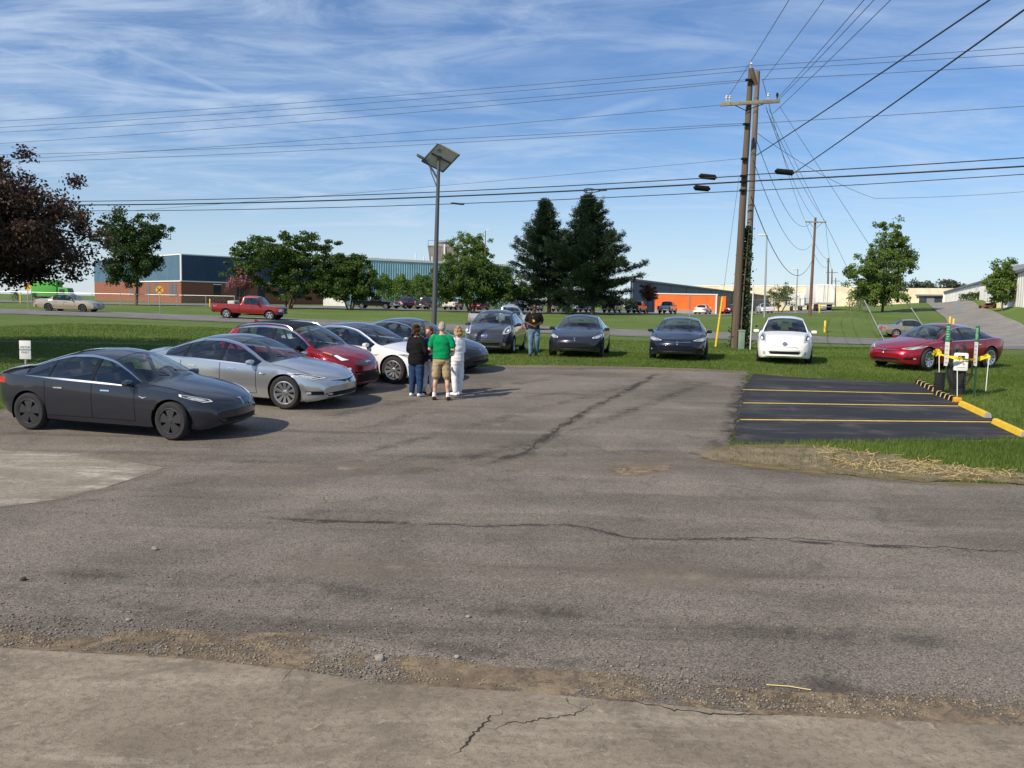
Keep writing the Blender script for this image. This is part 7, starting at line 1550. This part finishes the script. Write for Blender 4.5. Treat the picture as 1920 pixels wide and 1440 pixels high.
def person(label, pos, rz, H, skin, shirt, trousers, hair, arms, legs, build=1.0, sleeve='short', shirt_len=.90, trouser_end='ankle', shoe=None, sock=None, hairstyle='short', head_dir=(0, 0), extras=None, bust=0.0):
    s = H/1.75; root = empty('person', pos, rz); S_ = lambda p: Vector(p)*s
    hip = {k: S_((.095*k, .0, .93)) for k in (-1, 1)}; sh = {k: S_((.188*k*(.94 if bust else 1), 0, 1.425)) for k in (-1, 1)}
    W = build
    def torso(b, e=0.0):
        loft(b, [(S_((0, 0, .86)), (.150*W+e)*s, (.105*W+e)*s), (S_((0, 0, .93)), (.165*W+e)*s, (.118*W+e)*s), (S_((0, 0, 1.05)), (.148*W+e)*s, (.108*W+e)*s), (S_((0, -.01, 1.20)), (.160*W+e)*s, (.112*W+e+bust*.5)*s), (S_((0, -.01, 1.32)), (.178*W+e)*s, (.112*W+e+bust*.3)*s), (S_((0, 0, 1.41)), (.170+e)*s, (.088+e)*s), (S_((0, .005, 1.47)), (.095+e)*s, (.068+e)*s)])
    A = {k: [sh[k], S_(arms[k][0]), S_(arms[k][1])] for k in (-1, 1)}; Lg = {k: [hip[k], S_(legs[k][0]), S_(legs[k][1])] for k in (-1, 1)}
    b = MB(); torso(b, -.014)
    limb(b, [S_((0, .01, 1.42)), S_((0, 0, 1.50)), S_((0, -.012, 1.57))], [.062*s, .054*s, .055*s])
    hc = S_((head_dir[0]*.02, -.015, 1.635)); Mh = Matrix.Rotation(head_dir[0], 3, 'Z') @ Matrix.Rotation(head_dir[1], 3, 'X')
    hp = lambda v: hc+Mh @ (Vector(v)*s)
    blob(b, hc, (.074*s, .092*s, .112*s), 18, Mh); blob(b, hp((0, -.03, -.055)), (.056*s, .062*s, .062*s), 14, Mh)
    blob(b, hp((0, -.098, -.012)), (.014*s, .020*s, .022*s), 10, Mh); limb(b, [hp((0, -.088, .022)), hp((0, -.102, -.012))], [.009*s, .012*s], 8); blob(b, hp((0, -.080, -.088)), (.026*s, .02*s, .018*s), 10, Mh)
    for k in (-1, 1): blob(b, hp((.076*k, .008, -.008)), (.010*s, .020*s, .032*s), 10, Mh)
    for k in (-1, 1):
        limb(b, A[k], [.050*s*W**.5, .040*s*W**.5, .027*s]); d = (A[k][2]-A[k][1]).normalized(); hand(b, A[k][2], d, k, arms[k][2], .75, s)
        limb(b, Lg[k]+[], [.084*s*W, .056*s, .036*s]); blob(b, Lg[k][1]*.45+Lg[k][2]*.55+Vector((0, .012*s, .08*s)), (.047*s, .05*s, .10*s))
        f = Lg[k][2]; limb(b, [f, f+S_((0, -.02, -.045))], [.036*s, .036*s]); limb(b, [f+S_((0, .03, -.045)), f+S_((.01*k, -.13, -.05))], [.034*s, .028*s])
    remesh('body', b, skin, root, .0095, 3)
    for k in (-1, 1): e = MB(); blob(e, hp((.030*k, -.083, .012)), (.012*s, .008*s, .008*s)); e.build('eye', M_EYE, root, smooth=True)
    e = MB(); blob(e, hp((0, -.093, -.052)), (.024*s, .010*s, .007*s)); e.build('mouth', M_LIP, root, smooth=True)
    # shirt
    b = MB(); z0 = shirt_len
    rings = [(z, rx+.020, ry+.020, y) for z, rx, ry, y in ((.80, .165*W, .120*W, 0), (.86, .168*W, .122*W, 0), (.93, .168*W, .122*W, 0), (1.05, .155*W, .115*W, 0), (1.20, .162*W, .116*W+bust*.5, -.01), (1.32, .178*W, .114*W+bust*.3, -.01), (1.41, .168, .088, 0), (1.465, .088, .066, .005)) if z >= z0-.001]
    loft(b, [(S_((0, y, z)), rx*s, ry*s) for z, rx, ry, y in rings], 28)
    for k in (-1, 1):
        q = A[k]; u = q[0]+S_((-.03*k, 0, -.01))
        if sleeve == 'short': limb(b, [u, q[0].lerp(q[1], .35), q[0].lerp(q[1], .78)], [.074*s*W**.5, .070*s*W**.5, .066*s*W**.5])
        else: limb(b, [u, q[0].lerp(q[1], .5), q[1], q[1].lerp(q[2], .5), q[1].lerp(q[2], .92)], [.074*s*W**.5, .064*s*W**.5, .056*s, .050*s, .044*s])
    def wrinkle(co):
        n = np.array([mnoise.noise(Vector((c[0]*11, c[1]*11, c[2]*7+pos[0]))) for c in co]); d = co-np.array([0, 0, 1]) ; d[:, 2] = 0; l = np.linalg.norm(d, axis=1)[:, None]+1e-6; n2 = np.array([mnoise.noise(Vector((c[0]*5+c[2]*4, c[1]*5, c[2]*16+pos[1]))) for c in co]); return co+d/l*((n*.010+n2*.012)*s)[:, None]
    remesh('shirt', b, shirt, root, .013, 4, wrinkle)
    b = MB(); loft(b, [(S_((0, 0, .80)), .13*W*s, .105*W*s), (S_((0, 0, .88)), .168*W*s, .125*W*s), (S_((0, 0, .96)), .168*W*s, .122*W*s), (S_((0, 0, 1.03)), .158*W*s, .114*W*s)], 26)
    for k in (-1, 1):
        h, kn, an = Lg[k]
        if trouser_end == 'knee': limb(b, [h+S_((0, 0, -.04)), h.lerp(kn, .5), h.lerp(kn, .92)], [.098*s*W, .094*s*W, .088*s*W])
        else: limb(b, [h+S_((0, 0, -.04)), h.lerp(kn, .5), kn, kn.lerp(an, .5), kn.lerp(an, .95 if trouser_end == 'ankle' else .72)], [.100*s*W, .092*s*W, .082*s*W, .078*s, .070*s])
    remesh('shorts' if trouser_end == 'knee' else 'trousers', b, trousers, root, .013, 3, wrinkle)
    for k in (-1, 1):
        f = Lg[k][2]
        if sock: b = MB(); limb(b, [f+S_((0, 0, .07)), f+S_((0, 0, -.03))], [.043*s, .044*s]); b.build('sock', sock, root, smooth=True)
        b = MB(); limb(b, [f+S_((0, .045, -.045)), f+S_((.008*k, -.06, -.045)), f+S_((.012*k, -.155, -.052))], [.046*s, .045*s, .034*s]); fl = float(f.z-.088*s)
        remesh('shoe', b, shoe or M_TRIM, root, .010, 2, lambda co: np.stack([co[:, 0], co[:, 1], np.maximum(co[:, 2], fl)], 1))
    b = MB(); r2 = random.Random(int(pos[0]*100))
    if hairstyle == 'short':
        blob(b, hp((0, .014, .022)), (.080*s, .094*s, .104*s), 18, Mh); blob(b, hp((0, .045, -.03)), (.070*s, .062*s, .075*s), 14, Mh)
        cut = lambda co: co
    else:
        n_, rad = (46, .105) if hairstyle == 'curly' else (34, .088)
        blob(b, hp((0, .025, .03)), (.086*s, .096*s, .105*s), 18, Mh)
        for i in range(n_):
            a = r2.uniform(.02, 1)*math.pi; z = r2.uniform(-.13 if hairstyle != 'bob' else -.11, .10); q = hp((math.cos(a)*rad*.92, math.sin(a)*rad+.005, z)); blob(b, q, (.034*s,)*3, 8)
    def curl(co):
        n = np.array([mnoise.noise(Vector((c[0]*38, c[1]*38, c[2]*30))) for c in co]); d = co-np.array(hc); l = np.linalg.norm(d, axis=1)[:, None]; co = co+d/l*(n*(.012 if hairstyle != 'short' else .004)*s)[:, None]
        if hairstyle == 'short':
            rel = (co-np.array(hc)) @ np.array(Mh); face = (rel[:, 1] < -.045*s) & (rel[:, 2] < .055*s); co[face] = np.array(hc)+(co[face]-np.array(hc))*.80
        return co
    remesh('hair', b, hair, root, .009, 2, curl)
    if extras: extras(root, s, S_, hp, A)
    tag(root, label, 'person', None); return root
H_BROWN = cloth('hair brown', (.055, .030, .018), .5); H_AUB = cloth('hair auburn', (.16, .075, .035), .4); H_GREY = cloth('hair grey', (.36, .31, .26), .25); H_BLOND = cloth('hair blond', (.36, .24, .12), .35); H_BLACK = cloth('hair black', (.012, .011, .011), .3)
F_BLACK = cloth('black knit', (.012, .012, .014)); F_JEAN = cloth('blue denim', (.025, .05, .12), .3); F_GREEN = cloth('green tee', (.005, .23, .085)); F_KHAKI = cloth('khaki', (.36, .28, .165)); F_WHITE = cloth('white cotton', (.74, .74, .78), .05); F_BLUE = cloth('blue top', (.03, .07, .25)); F_POLO = cloth('dark polo', (.018, .015, .014)); F_PALEJ = cloth('pale denim', (.10, .17, .25), .35); F_BROWNSH = cloth('brown leather', (.06, .03, .018)); F_WSOCK = cloth('white sock', (.75, .75, .75), .05)
LEGS = {k: ((.105*k, -.01, .50), (.115*k, .01, .088)) for k in (-1, 1)}
def feet(px, py): g = G(px, py); g.z += .012; return g
person('person in black top and blue jeans with dark curly hair, seen from behind', feet(780, 744), R(152), 1.66, M_SKINL, F_BLACK, F_JEAN, H_BROWN, {1: ((.27, -.03, 1.12), (.20, -.22, 1.00), (-1, 0, 0)), -1: ((-.27, .0, 1.12), (-.25, -.16, .93), (1, 0, 0))}, LEGS, 1.22, 'long', .80, 'ankle', F_WHITE, None, 'curly', (R(-12), R(8)), bust=.05)
person('person in blue top and white trousers, hidden between black and green tops', feet(803, 741), R(-18), 1.60, M_SKINL, F_BLUE, F_WHITE, H_AUB, {1: ((.24, -.06, 1.12), (.10, -.24, 1.06), (0, 0, 1)), -1: ((-.24, -.04, 1.12), (-.12, -.24, 1.04), (0, 0, 1))}, LEGS, 1.05, 'short', .86, 'calf', F_BROWNSH, None, 'bob', (0, R(14)), bust=.05)
person('person in green tee and khaki shorts with grey hair, back to camera', feet(827, 751), R(178), 1.78, M_SKINL, F_GREEN, F_KHAKI, H_GREY, {1: ((.27, .02, 1.14), (.21, -.20, 1.06), (0, 0, 1)), -1: ((-.27, .02, 1.14), (-.20, -.20, 1.08), (0, 0, 1))}, {k: ((.125*k, -.01, .50), (.155*k, .01, .088)) for k in (-1, 1)}, 1.10, 'short', .93, 'knee', F_BROWNSH, F_WSOCK, 'short', (R(6), R(14)))
person('person all in white with fair hair, right of the green tee', feet(857, 742), R(-128), 1.62, M_SKINL, F_WHITE, F_WHITE, H_BLOND, {1: ((.25, -.03, 1.12), (.12, -.24, 1.08), (-1, 0, .3)), -1: ((-.25, -.03, 1.12), (-.14, -.22, 1.04), (1, 0, .3))}, {k: ((.10*k, -.02*k, .50), (.125*k, .05*k, .088)) for k in (-1, 1)}, 1.04, 'long', .86, 'ankle', F_WHITE, None, 'bob', (R(10), R(10)), bust=.05)
def polo_bits(root, s, S_, hp, A):
    b = MB(); b.box(S_((-.03, -.150, 1.20)), (.07, .012, .09)); b.build('name_badge', M_YEL, root)
    b = MB(); b.tube([S_((-.10, -.055, 1.47)), S_((-.06, -.140, 1.33)), S_((-.03, -.150, 1.24))], .005, 4); b.tube([S_((.07, -.055, 1.47)), S_((.01, -.142, 1.33)), S_((-.03, -.150, 1.24))], .005, 4); b.build('lanyard', F_WHITE, root)
    b = MB(); b.box(hp((0, -.092, .014)), (.135*s, .02, .032*s)); b.build('sunglasses', M_EYE, root, bevel=.006)
person('person in dark polo and pale jeans with yellow badge, beside gunmetal hatchback', feet(1000, 669), R(4), 1.78, M_SKIND, F_POLO, F_PALEJ, H_BLACK, {1: ((.28, .03, 1.13), (.06, -.20, 1.05), (-1, 0, 0)), -1: ((-.28, .03, 1.13), (-.06, -.21, 1.02), (1, 0, 0))}, {1: ((.11, -.03, .50), (.10, .10, .10)), -1: ((-.10, -.06, .51), (-.11, -.08, .088))}, 1.06, 'short', .91, 'ankle', M_TRIM, None, 'short', (0, R(3)), polo_bits)
# ================================================================== grass, straw, gravel (uncountable)
def blades(n, r, X, Y, hmin, hmax, w, dz=0.0, lean=.35):
    Z = zf(X, Y)+dz; a = r.random(n)*6.283; h = hmin+(hmax-hmin)*r.random(n); dx, dy = np.cos(a)*w, np.sin(a)*w; lx, ly = r.normal(size=n)*lean*h, r.normal(size=n)*lean*h
    V = np.stack([np.stack([X-dx, Y-dy, Z], 1), np.stack([X+dx, Y+dy, Z], 1), np.stack([X+lx, Y+ly, Z+h], 1)], 1).reshape(-1, 3); return V, np.arange(3*n).reshape(n, 3)
L_GRASS = leafmat('grass blades', (.085, .145, .020), (.17, .235, .048), .42, .35); L_STRAW = leafmat('straw', (.40, .29, .11), (.62, .50, .24), .15, 2.0)
def grass():
    r = np.random.default_rng(31); parts = []
    lot = [(p[0], p[1]) for p in LOT]; pat = [(p.x, p.y) for p in PATCH]; dirt = [(p.x, p.y) for p in DIRT]
    def scatter(n, x0, x1, y0, y1, hmin, hmax, w, dens=None):
        X = x0+(x1-x0)*r.random(n); Y = y0+(y1-y0)*r.random(n); ok = ~inpoly(X, Y, lot) & ~inpoly(X, Y, pat)
        ok &= ~(inpoly(X, Y, dirt) & (r.random(n) > .16)) & (np.abs(X/Y) < .66); X, Y = X[ok], Y[ok]
        # sparser on the worn strip the wheels have used
        nn = np.array([mnoise.noise(Vector((x*.5, y*1.4, 4))) for x, y in zip(X[:1], Y[:1])])
        parts.append(blades(len(X), r, X, Y, hmin, hmax, w))
    scatter(90000, 3.0, 16.5, 11.5, 16.5, .04, .13, .006)
    scatter(60000, 9, 19, 15, 27, .04, .10, .008)
    scatter(150000, -8, 20, 24.5, 34, .03, .085, .009)
    scatter(70000, -22, -5, 14, 32, .03, .085, .010)
    scatter(120000, -26, 24, 33, 52, .03, .09, .014)
    V = np.concatenate([p[0] for p in parts]); k = np.cumsum([0]+[len(p[0]) for p in parts]); F = np.concatenate([p[1]+o for p, o in zip(parts, k)])
    tag(obj('grass', mesh_np('grass', V, F, L_GRASS)), 'short green lawn grass round the lot', 'grass', kind='stuff')
grass()
def straw():
    r = np.random.default_rng(32); n = 3600; dirt = [(p.x, p.y) for p in DIRT]; X = 4+12*r.random(n*4); Y = 10+5.5*r.random(n*4)
    ok = inpoly(X, Y, dirt); X, Y = X[ok], Y[ok]; d = np.array([mnoise.noise(Vector((x*.8, y*1.6, 2.2))) for x, y in zip(X, Y)]); ok = (d+.30*r.random(len(X)) > .14) & (X > 5.2); X, Y = X[ok], Y[ok]
    n = len(X); a = r.random(n)*6.283; L_ = .03+.12*r.random(n)**1.5; Z = zf(X, Y)+.03+.05*r.random(n)**2; t = np.stack([np.cos(a)*L_, np.sin(a)*L_, r.normal(size=n)*.022], 1); w = np.stack([-np.sin(a)*.0035, np.cos(a)*.0035, np.zeros(n)+.002], 1); c = np.stack([X, Y, Z], 1)
    V = np.stack([c-t-w, c+t-w, c+t+w, c-t+w], 1).reshape(-1, 3); tag(obj('straw', mesh_np('straw', V, np.arange(4*n).reshape(n, 4), L_STRAW)), 'dry straw scattered over the bare earth by the new asphalt', 'straw', kind='stuff')
straw()
def gravel():
    r = np.random.default_rng(33); Cs = []
    n = 9000; px = r.random(n)*2100-90; t = r.random(n); py = 1210+np.interp(px, [0, 350, 700, 960, 1440, 1920], [5, 25, 72, 86, 128, 150])-np.abs(r.normal(size=n))*34-2
    for a, b_ in zip(px, py):
        g = G(a, b_, 14)
        if g is not None and mnoise.noise(Vector((g.x*1.7, g.y*1.7, 6)))+.35*r.random() > .05: Cs.append(g)
    for _ in range(2600): Cs.append(G(r.random()*1920, 860+r.random()*400, 40))
    C = np.array([tuple(c) for c in Cs if c is not None]); n = len(C); s = .004+.010*r.random(n)**3.0
    o8 = np.array([[1, 0, 0], [-1, 0, 0], [0, 1, 0], [0, -1, 0], [0, 0, 1], [0, 0, -.6]]); f8 = np.array([[0, 2, 4], [2, 1, 4], [1, 3, 4], [3, 0, 4], [2, 0, 5], [1, 2, 5], [3, 1, 5], [0, 3, 5]])
    V = C[:, None]+o8[None]*(s[:, None, None]*(.7+.6*r.random((n, 6, 1)))*np.array([1, 1, .7]))+np.array([0, 0, .016]); F = (f8[None]+6*np.arange(n)[:, None, None]).reshape(-1, 3)
    a = NT('gravel stones'); geo = a.t.nodes.new('ShaderNodeNewGeometry').outputs['Random Per Island']; a.done(a.mix(geo, (.10, .085, .068), (.30, .27, .225)), .9)
    tag(obj('gravel', mesh_np('gravel', V.reshape(-1, 3), F, a.m)), 'loose gravel and grit strewn over the asphalt and its broken edge', 'gravel', kind='stuff')
gravel()
M_STONE = mat('pale stone', (.27, .25, .22), .9, vary=.2, vscale=20); M_CLOD = mat('dark clod', (.05, .035, .025), .95)
for px, py, s, m, lab in ((712, 1240, .040, M_STONE, 'largest pale stone lying near the concrete edge'), (856, 1236, .024, M_STONE, 'small pale stone right of the largest stone'), (241, 1166, .022, M_STONE, 'grey pebble on the asphalt at lower left'), (44, 1090, .030, M_CLOD, 'dark clod of earth on the asphalt at far left'), (290, 1033, .035, M_STONE, 'flat pale chip on the asphalt at left'), (878, 1160, .022, M_STONE, 'bright pebble on the asphalt in the lower middle')):
    g = G(px, py); bm = bmesh.new(); bmesh.ops.create_icosphere(bm, subdivisions=2, radius=s)
    for v in bm.verts: v.co *= 1+.35*mnoise.noise(v.co*40+Vector((px, 0, 0))); v.co.z *= .6
    me = bpy.data.meshes.new('stone'); bm.to_mesh(me); bm.free(); me.materials.append(m); o = obj('stone', me, None, g+Vector((0, 0, s*.35+.012))); tag(o, lab, 'stone', 'loose stones')
# the earth beside the bays also carries single long stalks
for px, py, L_, a, lab in ((1478, 1294, .30, -.25, 'longest straw stalk on the dirt edge at lower right'), (458, 1262, .0, 0, None)):
    if lab: g = G(px, py); b = MB(); b.tube([(-L_/2*math.cos(a), -L_/2*math.sin(a), .02), (0, .004, .028), (L_/2*math.cos(a), L_/2*math.sin(a), .022)], .004, 5); o = b.build('straw_stalk', mat('stalk', (.62, .48, .2), .7), None, loc=g); tag(o, lab, 'stalk')
